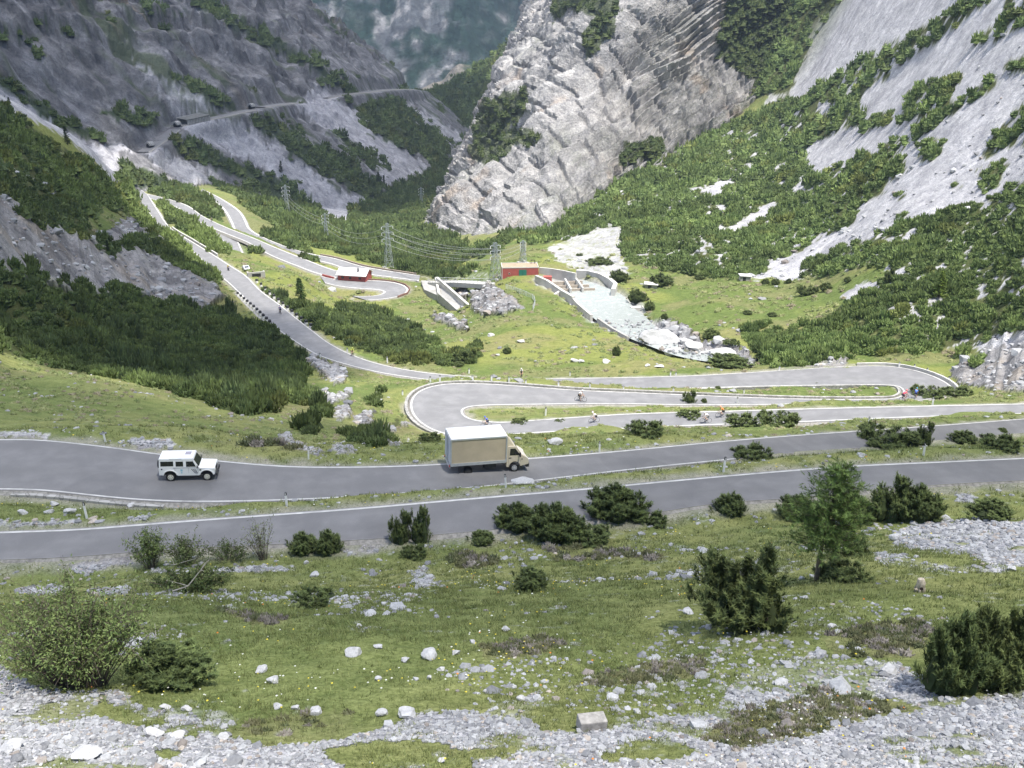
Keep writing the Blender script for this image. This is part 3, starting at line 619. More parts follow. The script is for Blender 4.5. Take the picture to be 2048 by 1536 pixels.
def cubic(A, n, axis):
    A = np.moveaxis(A, axis, 0); k = len(A); s = np.linspace(0, k-1, n); i = np.minimum(s.astype(int), k-2); t = (s-i).reshape((-1,)+(1,)*(A.ndim-1))
    m = np.gradient(A, axis=0)
    out = (2*t**3-3*t**2+1)*A[i]+(t**3-2*t**2+t)*m[i]+(-2*t**3+3*t**2)*A[i+1]+(t**3-t**2)*m[i+1]
    return np.moveaxis(out, 0, axis)
_cg = cubic(cubic(_ct, 640, 0), 420, 1)
def grid_normals(P):
    a = np.gradient(P, axis=0); b = np.gradient(P, axis=1); n = np.cross(a, b); return n/(np.linalg.norm(n, axis=-1, keepdims=True)+1e-9)
_n = grid_normals(_cg)
if (_n[300, 200]*_cg[300, 200]).sum() > 0: _n = -_n
x, y, z = _cg[..., 0], _cg[..., 1], _cg[..., 2]
# dipping beds: coordinate across the beds, and along them
wv = fbm(x/60, y/60, z/60, o=3, seed=84)-.5
bed = (-.60*x+.22*y+.77*z)+wv*20; q2 = (.74*x+.2*y+.64*z)+wv*22
big = fbm(x/55, y/55, z/40, o=3, seed=81)-.5
saw = bed/13.5; fr = saw-np.floor(saw); hb = _h(np.floor(saw).astype(np.int64), np.floor(q2/22).astype(np.int64), np.zeros_like(saw, dtype=np.int64), 9)
jo = q2/17+_h(np.floor(saw).astype(np.int64), np.zeros_like(saw, dtype=np.int64), np.zeros_like(saw, dtype=np.int64), 5)*3; frj = np.abs(jo-np.floor(jo)-.5)*2
crack = sstep(.8, 1., frj)
sb = bed/4.1; fb = sb-np.floor(sb)
rid = 1-np.abs(fbm(x/17, y/17, z/30, o=4, seed=82)-.5)*2.6
dsp = big*24+(fr-.5)*5.2+(hb-.5)*3.0-crack*2.2+(fb-.5)*2.8+rid*2.6+(fbm(x/6.5, y/6.5, z/5, o=5, seed=83, gain=.52)-.5)*4.6
_cg = _cg+_n*dsp[..., None]; _cg[..., 2] = np.minimum(_cg[..., 2], 290)
n2 = grid_normals(_cg); n2 = np.where((n2*_n).sum(-1, keepdims=True) < 0, -n2, n2)
nb = fbm(x/24, y/24, z/24, o=4, seed=85); nc2 = fbm(x/7, y/7, z/11, o=4, seed=86)
cc = mixc(np.broadcast_to(C3(.385,.372,.355), x.shape+(3,)), (.305,.298,.287), sstep(.42, .68, nc2)); cc = mixc(cc, (.42,.35,.285), sstep(.61, .76, nb+(fbm(x/10, y/10, z/18, o=3, seed=87)-.5)*.35)*.75)
cc = mixc(cc, (.45,.44,.43), sstep(.56, .78, fbm(bed/6, q2/40, x*0, o=4, seed=88))*.6); cc = cc*(.70+.60*fbm(bed/2.6, q2/45, x*0, o=3, seed=92))[..., None]; cc = mixc(cc, (.20,.195,.19), crack*.5); _rv = np.abs(fbm((x+.5*z)/9, y/9, z/20, o=5, seed=91)-.5); cc = mixc(cc, (.15,.148,.15), (1-sstep(.0, .03, _rv))*.5)
ppx, ppy = project(_cg)
veg = .45*sstep(.62, .85, n2[..., 2]+(fbm(x/9, y/9, z/9, o=3, seed=89)-.5)*1.1)*sstep(.42, .6, fbm(x/45, y/45, z/45, o=3, seed=90))
vz = np.zeros_like(veg)
def inpoly(px, py, pts):
    p = np.array([float(q) for q in pts.replace(' ', ',').split(',')]).reshape(-1, 2); q = np.roll(p, -1, 0); ins = np.zeros(px.shape, bool)
    for (ax, ay), (bx, by) in zip(p, q):
        if ay != by: ins ^= ((ay > py) != (by > py)) & (px < (bx-ax)*(py-ay)/(by-ay)+ax)
    return ins
for s_ in ('1085,-80 1240,-80 1235,20 1200,45 1150,20 1110,40', '960,210 1040,175 1050,215 1010,260 1000,300 970,330 945,300', '1180,20 1230,20 1200,90 1175,130 1160,70', '1470,-20 1640,-40 1610,40 1600,120 1570,170 1510,170 1440,110', '990,260 1060,250 1080,280 1010,290', '1250,290 1330,270 1330,310 1250,330'):
    vz = np.maximum(vz, inpoly(ppx+(nb-.5)*60, ppy+(nc2-.5)*40, s_)*1.)
CLIFFVEG = np.clip(np.maximum(veg*.9, vz*.97), 0, 1)
cc = mixc(cc, (.075,.095,.04), CLIFFVEG*.9)
M_CLIFF = None
def rock_mat(name, s=1.):
    k = NT(name); p = k.pos(); c = k.attr('Col'); f = k.noise(.9*s, 7, .68, p, .4); g = k.noise(.13*s, 6, .6, p)
    cc_ = k.mix(1., c, k.mix(k.ramp(f, .3, .7), (.72,.72,.73), (1.22,1.21,1.2)), 'MULTIPLY'); cc_ = k.mix(1., cc_, k.mix(k.ramp(g, .3, .7), (.82,.82,.84), (1.14,1.13,1.12)), 'MULTIPLY')
    k.base(cc_); k.bump(f, 1.3/s, .9); k.b.inputs['Roughness'].default_value = .95; k.b.inputs['Specular IOR Level'].default_value = .1
    return k.m
M_CLIFF = rock_mat('bedded limestone')
cliff = mesh_grid('cliff', _cg[..., 0], _cg[..., 1], _cg[..., 2], M_CLIFF, {'Col': np.clip(cc, 0, 1).astype(np.float32)}); tag(cliff, kind='structure')
print('cliff', time.time()-T0)

# ------------------------------------------------------------------ far mountains
def field(name, x0, x1, y0, y1, nx, ny, fn, mat):
    X, Y = np.meshgrid(np.linspace(x0, x1, nx), np.linspace(y0, y1, ny)); Z, c = fn(X, Y)
    o = mesh_grid(name, X, Y, Z, mat, {'Col': np.clip(c, 0, 1).astype(np.float32)}); return tag(o, kind='structure')
M_FAR = rock_mat('far rock', .12)
def far_fn(X, Y):
    along = X/260+fbm(X/700, Y/700, o=3, seed=101)*1.2
    rid = 1-np.abs(fbm(X/230, Y/900, o=5, seed=102)-.5)*2.3
    t = (Y-2350)
    Z = -190+t*.36+rid*210*sstep(0, 500, t)+(fbm(X/60, Y/90, o=5, seed=103)-.5)*110*sstep(0, 300, t)
    Z = softcap(Z, 130, 300)
    rk_ = sstep(.50, .62, fbm(X/80, Y/150, Z/70, o=6, seed=104)+(rid-.5)*.22); pale = sstep(.54, .64, fbm(X/24, Y/90, Z/26, o=5, seed=105))
    c = mixc(np.broadcast_to(C3(.034,.060,.046), X.shape+(3,)), (.18,.185,.195), rk_*.75); c = mixc(c, (.34,.335,.33), np.clip(rk_+.12, 0, 1)*pale*.9); c = c*(.45+1.1*fbm(X/15, Y/40, Z/17, o=5, seed=106))[..., None]
    return Z, c
field('mountain', -2300, 2100, 2300, 4300, 700, 420, far_fn, M_FAR)
def spur_fn(X, Y):
    crest = -152+.47*(X+190)
    Z = crest-np.abs(Y-2150)*np.where(Y < 2150, .40, .8)+(fbm(X/120, Y/160, o=5, seed=111)-.5)*70+(fbm(X/22, Y/40, o=3, seed=112)-.5)*14
    Z = softcap(Z, 150, 280)
    rk_ = sstep(.5, .6, fbm(X/70, Y/90, Z/90, o=5, seed=113))
    c = mixc(np.broadcast_to(C3(.04,.068,.032), X.shape+(3,)), (.26,.235,.21), rk_*.85)
    return Z, c
field('mountain', -350, 1500, 1500, 2700, 380, 300, spur_fn, M_FAR)
# ------------------------------------------------------------------ light, clouds, air, camera
SUN = np.array([.24, -.26, .93]); SUN /= np.linalg.norm(SUN)
def env():
    cam = bpy.data.cameras.new('camera'); co = bpy.data.objects.new('camera', cam); COL.objects.link(co)
    cam.sensor_width = 36; cam.lens = 36*F/2048; cam.clip_start = .3; cam.clip_end = 12000; co.rotation_euler = (R(90)-PITCH, 0, 0); SC.camera = co
    w = bpy.data.worlds.new('World'); SC.world = w; w.use_nodes = True; nt = w.node_tree
    sk = nt.nodes.new('ShaderNodeTexSky'); sk.sky_type = 'NISHITA'; sk.sun_disc = False; sk.sun_elevation = math.asin(SUN[2]); sk.sun_rotation = math.atan2(SUN[0], SUN[1]); sk.altitude = 2000
    nt.links.new(sk.outputs[0], nt.nodes['Background'].inputs[0]); nt.nodes['Background'].inputs[1].default_value = .13
    s = bpy.data.lights.new('sun', 'SUN'); s.energy = 4.3; s.angle = R(.6); s.color = (1, .96, .89)
    so = bpy.data.objects.new('sun', s); COL.objects.link(so); so.rotation_euler = Vector(-SUN).to_track_quat('-Z', 'Y').to_euler()
    v = SC.view_settings; v.view_transform = 'Standard'; v.look = 'None'; v.exposure = EXPO; v.gamma = 1
EXPO = 1.0
def cloud(px_poly, h, t, thick, seed, pts=None):
    P = np.array([hit(*q) for q in px_poly]) if pts is None else np.array(pts, float)
    Q = P+SUN*((h-P[:, 2])/SUN[2])[:, None]
    lo, hi = Q[:, :2].min(0)-40, Q[:, :2].max(0)+40; n = 90
    X, Y = np.meshgrid(np.linspace(lo[0], hi[0], n), np.linspace(lo[1], hi[1], n))
    poly = ' '.join('%f,%f' % (a, b) for a, b in Q[:, :2]); s = (hi-lo).min()
    ins = inpoly(X+(fbm(X/50, Y/50, o=3, seed=seed)-.5)*24, Y+(fbm(X/50, Y/50, o=3, seed=seed+1)-.5)*24, poly).astype(float)
    d = blur(ins, 3)
    # distance-like dome from repeated blurring
    dome = blur(ins, 14)*ins
    top = h+dome*thick*(.6+.9*fbm(X/45, Y/45, o=4, seed=seed+2)); bot = h-dome*thick*.25
    idx = -np.ones(X.shape, int); k = ins > .5; m = k.sum(); idx[k] = np.arange(m)
    v = np.vstack([np.c_[X[k], Y[k], top[k]], np.c_[X[k], Y[k], bot[k]-.5]])
    f = []
    q = (idx[:-1, :-1] >= 0) & (idx[1:, :-1] >= 0) & (idx[:-1, 1:] >= 0) & (idx[1:, 1:] >= 0); a = idx[:-1, :-1][q]; b = idx[:-1, 1:][q]; c = idx[1:, 1:][q]; e = idx[1:, :-1][q]
    f = np.vstack([np.stack([a, b, c, e], 1), np.stack([e, c, b, a], 1)+[m, m, m, m]])
    mt = bpy.data.materials.new('cloud'); mt.use_nodes = True; nt = mt.node_tree; nt.nodes.remove(nt.nodes['Principled BSDF'])
    tr = nt.nodes.new('ShaderNodeBsdfTransparent'); tl = nt.nodes.new('ShaderNodeBsdfTranslucent'); tl.inputs[0].default_value = (.9, .9, .92, 1); mx = nt.nodes.new('ShaderNodeMixShader'); mx.inputs[0].default_value = 1-t
    nt.links.new(tr.outputs[0], mx.inputs[1]); nt.links.new(tl.outputs[0], mx.inputs[2]); nt.links.new(mx.outputs[0], nt.nodes['Material Output'].inputs[0])
    o = mesh_np('cloud', v, f, mt, smooth=True); tag(o, kind='structure')
def clouds():
    H = 470
    cloud([(-500,745),(0,724),(300,798),(560,822),(740,800),(830,862),(890,892),(1300,862),(1700,846),(2250,812),(2500,900),(2500,1536),(1000,1536),(-400,1536)], H, .60, 40, 201)
    cloud([(-700,60),(0,60),(215,235),(262,400),(330,470),(440,560),(530,600),(640,660),(740,735),(700,770),(560,790),(300,775),(0,700),(-700,760)], H+60, .45, 50, 211)
    # the big one over the left mountain and the gorge
    cloud(None, H+30, .27, 90, 221, pts=[(-1500,250,0),(-330,420,-30),(-215,560,-90),(-130,610,-115),(-60,640,-110),(-25,690,-110),(-10,1000,-140),(40,1500,-100),(-100,2050,0),(-1500,2050,0)])
def added_far_cloud(): cloud(None, 520, .80, 90, 231, pts=[(-2200,2150,-100),(2200,2150,-100),(2200,4500,100),(-2200,4500,100)])  # unseen cloud added to dim the sun on the far mountain
def haze(dens):
    bx = [(-2500, 2300), (-80, 4400), (-330, 420)]
    v = np.array([(a, b, c) for a in bx[0] for b in bx[1] for c in bx[2]], float)
    f = np.array([(0,1,3,2),(4,6,7,5),(0,4,5,1),(2,3,7,6),(0,2,6,4),(1,5,7,3)])
    mt = bpy.data.materials.new('mountain air'); mt.use_nodes = True; nt = mt.node_tree; nt.nodes.remove(nt.nodes['Principled BSDF'])
    pv = nt.nodes.new('ShaderNodeVolumePrincipled'); pv.inputs['Color'].default_value = (.62, .76, 1, 1); pv.inputs['Density'].default_value = dens; pv.inputs['Anisotropy'].default_value = .2
    nt.links.new(pv.outputs[0], nt.nodes['Material Output'].inputs['Volume'])
    o = mesh_np('haze', v, f, mt); tag(o, kind='stuff')
# ------------------------------------------------------------------ dwarf pine thickets (uncountable masses)
def foliage_mat(name, tint=(1,1,1)):
    k = NT(name); c = k.attr('Col'); p = k.pos(); k.base(k.mix(1., c, k.mix(k.ramp(k.noise(1.7, 4, .6, p), .3, .7), tuple(.75*t for t in tint), tuple(1.25*t for t in tint)), 'MULTIPLY'))
    k.b.inputs['Roughness'].default_value = .75; k.b.inputs['Specular IOR Level'].default_value = .2
    try: k.b.inputs['Subsurface Weight'].default_value = 0
    except Exception: pass
    return k.m
M_PINE = foliage_mat('dwarf pine needles')
def bush_template(ns, rng, lod):
    V, Fc, S = [], [], []
    r = np.sqrt(rng.random(ns))*.95; a = rng.random(ns)*6.283
    for i in range(ns):
        b = np.array([r[i]*math.cos(a[i])*.85, r[i]*math.sin(a[i])*.85, .55*math.sqrt(max(0, 1-r[i]**2))*.9])
        d = np.array([math.cos(a[i])*r[i]*.75, math.sin(a[i])*r[i]*.75, 1.]); d += rng.normal(0, .22, 3); d /= np.linalg.norm(d)
        L = rng.uniform(.34, .66); w = rng.uniform(.09, .16)*(1.25 if lod else 1)
        s = np.cross(d, [.3, .9, .1]); s /= np.linalg.norm(s); t = np.cross(d, s)
        n0 = len(V); ph = rng.random()*6
        ring = [b+d*L*.3+(s*math.cos(ph+q*2.094)+t*math.sin(ph+q*2.094))*w for q in range(3)]
        V += [b-d*.1]+ring+[b+d*L]
        for q in range(3):
            e = (q+1) % 3; Fc.append((n0+4, n0+1+q, n0+1+e))
            if not lod: Fc.append((n0, n0+1+e, n0+1+q))
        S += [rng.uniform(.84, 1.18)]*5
    # low core
    m = 7; n0 = len(V)
    for lv, (rr_, zz) in enumerate(((.98, -.15), (.86, .22), (.5, .5))):
        for q in range(m):
            an = q/m*6.283+lv*.4; j = rng.uniform(.8, 1.15); V.append(np.array([math.cos(an)*rr_*j, math.sin(an)*rr_*j, zz*rng.uniform(.85, 1.15)]))
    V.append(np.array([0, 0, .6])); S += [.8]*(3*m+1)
    for lv in range(2):
        for q in range(m):
            e = (q+1) % m; a0 = n0+lv*m; Fc += [(a0+q, a0+e, a0+m+e), (a0+q, a0+m+e, a0+m+q)]
    for q in range(m): Fc.append((n0+2*m+q, n0+2*m+(q+1) % m, n0+3*m))
    return np.array(V), np.array(Fc), np.array(S)
_T = [[bush_template(n, np.random.default_rng(100+n+k), lod) for k in range(6)] for n, lod in ((60, 0), (34, 0), (18, 1))]
def place_bushes(name, x, y, z, rad, hgt, colr, lodi, mat=M_PINE):
    vs, fs, cs = [], [], []; off = 0; rng = np.random.default_rng(len(x))
    var = rng.integers(0, 6, len(x)); ang = rng.random(len(x))*6.283
    for k in range(6):
        for li in range(3):
            m = (var == k) & (lodi == li)
            if not m.any(): continue
            V, Fc, S = _T[li][k]; c, s = np.cos(ang[m])[:, None], np.sin(ang[m])[:, None]
            P = np.stack([(V[:, 0]*c-V[:, 1]*s)*rad[m][:, None]+x[m][:, None], (V[:, 0]*s+V[:, 1]*c)*rad[m][:, None]+y[m][:, None], V[:, 2]*hgt[m][:, None]+z[m][:, None]], -1)
            nn = m.sum(); vs.append(P.reshape(-1, 3)); fs.append((Fc[None]+(np.arange(nn)*len(V))[:, None, None]+off).reshape(-1, 3)); off += nn*len(V)
            cs.append((colr[m][:, None]*S[None, :, None]).reshape(-1, 3))
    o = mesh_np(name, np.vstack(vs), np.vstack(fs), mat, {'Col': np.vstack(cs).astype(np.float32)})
    return o
def scatter(dens_grid, spacing_fn, rng, keep=None):
    area = (RR*np.gradient(RR)*(TH[1]-TH[0]))[:, None]*np.ones_like(TH)[None]
    ex = dens_grid*area/spacing_fn(gr)**2
    k = rng.poisson(ex); i, j = np.nonzero(k)
    rep = k[i, j]; i = np.repeat(i, rep); j = np.repeat(j, rep)
    r = RR[i]*np.exp((rng.random(len(i))-.5)*math.log(RR[1]/RR[0])); th = TH[j]+(rng.random(len(i))-.5)*(TH[1]-TH[0])
    x = r*np.sin(th); y = r*np.cos(th)
    return x, y, i, j
def inframe(x, y, z, m=120):
    px, py = project(np.stack([x, y, z], -1)); return (px > -m) & (px < 2048+m) & (py > -m*.6) & (py < 1536+m)
def thickets():
    rng = np.random.default_rng(5)
    P = sstep(.35, .7, PINE*.9+(n_lp-.5)*.55+(n_big-.5)*.15)*(gr > 70)
    sp = lambda g: np.where(g < 260, .85+.70*g/260, 1.55*g/260)*np.where(g > 600, .9, 1)
    x, y, i, j = scatter(P, sp, rng); z = zat(x, y); k = inframe(x, y, z); x, y, z, i, j = x[k], y[k], z[k], i[k], j[k]
    g = np.hypot(x, y); s = sp(g)
    nz = fbm(x/7, y/7, o=3, seed=161); rad = s*rng.uniform(.5, 1.2, len(x))*(.6+.8*nz); hgt = rad*rng.uniform(.8, 1.55, len(x))*(.7+.6*nz)
    hgt = np.where(g > 600, hgt*.9, hgt)
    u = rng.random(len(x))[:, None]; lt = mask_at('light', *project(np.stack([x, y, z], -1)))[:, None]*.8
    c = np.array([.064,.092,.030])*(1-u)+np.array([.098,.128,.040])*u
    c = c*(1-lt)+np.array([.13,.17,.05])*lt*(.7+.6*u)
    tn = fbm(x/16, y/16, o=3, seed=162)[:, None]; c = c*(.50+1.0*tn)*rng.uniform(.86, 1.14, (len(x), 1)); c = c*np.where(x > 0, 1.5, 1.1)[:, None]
    br = (fbm(x/9, y/9, o=2, seed=163) > .74)[:, None]; c = np.where(br, c*np.array([1.15,1.0,.9]), c)
    tl = (rng.random(len(x)) < .07) & (x < 0) & (g < 300); hgt = np.where(tl, hgt*1.7, hgt); c = np.where(tl[:, None], np.array([.085,.115,.045])*(.7+.6*u), c)
    lod = np.where(g < 230, 0, np.where(g < 420, 1, 2))
    print('bushes', len(x))
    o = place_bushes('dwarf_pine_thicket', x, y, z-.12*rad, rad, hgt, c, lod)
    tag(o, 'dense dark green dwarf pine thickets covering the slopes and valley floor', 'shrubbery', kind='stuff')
    # coarse grass tussocks of the meadows
    D = (sstep(.44, .6, fbm(GX/6, GY/6, o=4, seed=171))*.8+.12)*(gr > 78)*(gr < 345)*(1-sc)*(1-pn)*(1-rk)*(ROADD > .9)*(RIVD > .5)*(~ISL); x, y, i, j = scatter(D, lambda q: .0085*q, rng); z = zat(x, y); k = inframe(x, y, z, 30); x, y, z = x[k], y[k], z[k]; q = np.hypot(x, y); rad = q*.0036*rng.uniform(.5, 1.3, len(x)); u = rng.random((len(x), 1)); c = np.array([.15,.19,.062])*(1-u)+np.array([.25,.26,.11])*u; c = np.where(rng.random((len(x), 1)) < .15, np.array([.25,.22,.14]), c)
    print('tussocks', len(x)); tag(place_bushes('meadow_grass', x, y, z-.05*rad, rad, rad*.55, c, np.full(len(x), 2)), 'coarse grass tussocks scattered over the sunny meadow and banks', 'grass', kind='stuff')
    # on the cliff ledges
    cv = CLIFFVEG; ii, jj = np.nonzero((cv > .45) & (rng.random(cv.shape) < .07)); Q = _cg[ii, jj]; px, py = project(Q); k = (py > -60) & (px < 2100); Q = Q[k]; n = len(Q)
    rad = rng.uniform(1.3, 3.2, n); u = rng.random(n)[:, None]
    o = place_bushes('ledge_shrubbery', Q[:, 0], Q[:, 1], Q[:, 2]-.4, rad, rad*rng.uniform(.8, 1.4, n), np.array([.055,.08,.026])*(1-u)+np.array([.08,.10,.03])*u, np.full(n, 2))
    tag(o, 'dark green shrubs rooted on the ledges of the grey cliff', 'shrubbery', kind='stuff')
thickets(); print('thickets', time.time()-T0)
# ------------------------------------------------------------------ mesh builder
import bmesh
class MB:
    def __init__(s): s.v = []; s.f = []
    def add(s, vs, fs):
        n = len(s.v); s.v += [tuple(float(c) for c in p) for p in vs]; s.f += [tuple(i+n for i in f) for f in fs]; return s
    def box(s, c, d, rz=0., ry=0.):
        cx, cy, cz = c; a, b, h = (q/2 for q in d); M = Matrix.Rotation(rz, 3, 'Z') @ Matrix.Rotation(ry, 3, 'Y')
        P = [M @ Vector((x*a, y*b, z*h))+Vector(c) for x in (-1, 1) for y in (-1, 1) for z in (-1, 1)]
        return s.add(P, [(0,1,3,2),(4,6,7,5),(0,4,5,1),(2,3,7,6),(0,2,6,4),(1,5,7,3)])
    def prism(s, poly, y0, y1, inset=0.):
        """polygon in (x,z) pushed along y"""
        n = len(poly); cx = sum(p[0] for p in poly)/n; cz = sum(p[1] for p in poly)/n
        A = [(p[0], y0, p[1]) for p in poly]; B = [(p[0], y1, p[1]) for p in poly]
        return s.add(A+B, [tuple(range(n))[::-1], tuple(range(n, 2*n))]+[(i, (i+1) % n, (i+1) % n+n, i+n) for i in range(n)])
    def loft(s, rings, cap=True):
        n = len(rings[0]); P = [p for r in rings for p in r]
        fs = [(k*n+i, k*n+(i+1) % n, (k+1)*n+(i+1) % n, (k+1)*n+i) for k in range(len(rings)-1) for i in range(n)]
        if cap: fs += [tuple(range(n))[::-1], tuple((len(rings)-1)*n+i for i in range(n))]
        return s.add(P, fs)
    def tube(s, path, r, n=6, cap=True):
        path = [Vector(p) for p in path]; rs = r if isinstance(r, (list, tuple)) else [r]*len(path); rings = []
        for i, p in enumerate(path):
            t = (path[min(i+1, len(path)-1)]-path[max(i-1, 0)]); t = t.normalized() if t.length > 1e-9 else Vector((0, 0, 1))
            u = t.cross(Vector((.13, .21, 1) if abs(t.z) < .9 else (1, .1, 0))).normalized(); w = t.cross(u)
            rings.append([p+u*math.cos(a)*rs[i]+w*math.sin(a)*rs[i] for a in [k*6.28319/n for k in range(n)]])
        return s.loft(rings, cap)
    def disc(s, c, r, w, axis='y', n=16, r2=None):
        """short cylinder centred on c"""
        r2 = r if r2 is None else r2; ax = {'x': 0, 'y': 1, 'z': 2}[axis]; R0 = []
        for sgn, rr_ in ((-1, r), (1, r2)):
            ring = []
            for k in range(n):
                a = k*6.28319/n; q = [0, 0, 0]; q[ax] = sgn*w/2; q[(ax+1) % 3] = math.cos(a)*rr_; q[(ax+2) % 3] = math.sin(a)*rr_
                ring.append((q[0]+c[0], q[1]+c[1], q[2]+c[2]))
            R0.append(ring)
        return s.loft(R0)
    def ring(s, c, r, t, axis='y', n=18, m=6, w=None):
        ax = {'x': 0, 'y': 1, 'z': 2}[axis]; P = []; w = t if w is None else w
        for k in range(n):
            a = k*6.28319/n
            for j in range(m):
                b = j*6.28319/m; q = [0, 0, 0]; rr_ = r+math.cos(b)*t; q[ax] = math.sin(b)*w; q[(ax+1) % 3] = math.cos(a)*rr_; q[(ax+2) % 3] = math.sin(a)*rr_
                P.append((q[0]+c[0], q[1]+c[1], q[2]+c[2]))
        return s.add(P, [(k*m+j, k*m+(j+1) % m, ((k+1) % n)*m+(j+1) % m, ((k+1) % n)*m+j) for k in range(n) for j in range(m)])
    def build(s, name, mat, parent=None, bevel=0., seg=2, smooth=False, label=None):
        bm = bmesh.new(); vs = [bm.verts.new(p) for p in s.v]
        for f in s.f:
            try: bm.faces.new([vs[i] for i in f])
            except ValueError: pass
        bmesh.ops.recalc_face_normals(bm, faces=bm.faces)
        if bevel:
            ed = [e for e in bm.edges if len(e.link_faces) == 2 and e.calc_face_angle(0) > .5]
            bmesh.ops.bevel(bm, geom=ed, offset=bevel, segments=seg, profile=.6, affect='EDGES', clamp_overlap=True)
        me = bpy.data.meshes.new(name); bm.to_mesh(me); bm.free(); me.materials.append(mat)
        if smooth:
            me.polygons.foreach_set('use_smooth', [True]*len(me.polygons))
            try: me.set_sharp_from_angle(angle=R(38))
            except Exception: pass
        o = bpy.data.objects.new(name, me); COL.objects.link(o)
        if parent is not None: o.parent = parent
        if label: o['label'] = label
        return o
def root(name, loc, rz=0., label=None, cat=None, group=None, rot=None, kind=None):
    o = bpy.data.objects.new(name, None); COL.objects.link(o); o.location = Vector([float(c) for c in loc]); o.rotation_euler = rot if rot is not None else (0, 0, rz); o.empty_display_size = .3
    return tag(o, label, cat, group, kind)
def copy_tree(o, parent=None):
    c = o.copy(); COL.objects.link(c)
    if parent is not None: c.parent = parent
    for ch in [q for q in list(bpy.data.objects) if q.parent == o] if False else o.children: copy_tree(ch, c)
    return c
ORD = ['', 'first', 'second', 'third', 'fourth', 'fifth', 'sixth', 'seventh', 'eighth', 'ninth', 'tenth', 'eleventh', 'twelfth', 'thirteenth', 'fourteenth', 'fifteenth', 'sixteenth']
def ppm(P):
    """photo pixels per metre at a world point"""
    return F/float(P[1]*CP-P[2]*SP)
def L(P, o): return [(p[0]-o[0], p[1]-o[1], p[2]-o[2]) for p in P]
# ------------------------------------------------------------------ single shrubs and trees
M_NEEDLE = foliage_mat('fresh pine needles'); M_WOOD = plain('grey brown bark', (.13,.105,.08), .9, .3, 9); M_DEAD = plain('bleached dead wood', (.36,.33,.29), .85, .2, 7)
M_LEAF = foliage_mat('willow leaves'); M_LARCH = foliage_mat('larch needles')
def needles(pts, dirs, tints, rng, n=13, ln=.13, w=.012, up=.9, axis=.30):
    """bottle-brush shoots: thin needle blades round each shoot axis"""
    m = len(pts); d = dirs/np.linalg.norm(dirs, axis=1, keepdims=True)
    a = rng.random((m, n))*6.283; t = rng.random((m, n))*axis
    u = np.cross(d, np.array([.31, .17, .93])); u /= np.linalg.norm(u, axis=1, keepdims=True)+1e-9; v = np.cross(d, u)
    rad = u[:, None]*np.cos(a)[..., None]+v[:, None]*np.sin(a)[..., None]
    b = pts[:, None]+d[:, None]*t[..., None]
    nd = rad*1.+d[:, None]*up; nd /= np.linalg.norm(nd, axis=-1, keepdims=True)
    ll = ln*rng.uniform(.7, 1.2, (m, n))[..., None]
    sd = np.cross(nd, rad); sd /= np.linalg.norm(sd, axis=-1, keepdims=True)+1e-9
    V = np.stack([b-sd*w, b+sd*w, b+nd*ll], 2).reshape(-1, 3); Fc = np.arange(len(V)).reshape(-1, 3)
    c = np.repeat(tints[:, None], n, 1).reshape(-1, 3); c = np.repeat(c*rng.uniform(.8, 1.2, (len(c), 1)), 3, 0)
    return V, Fc, c
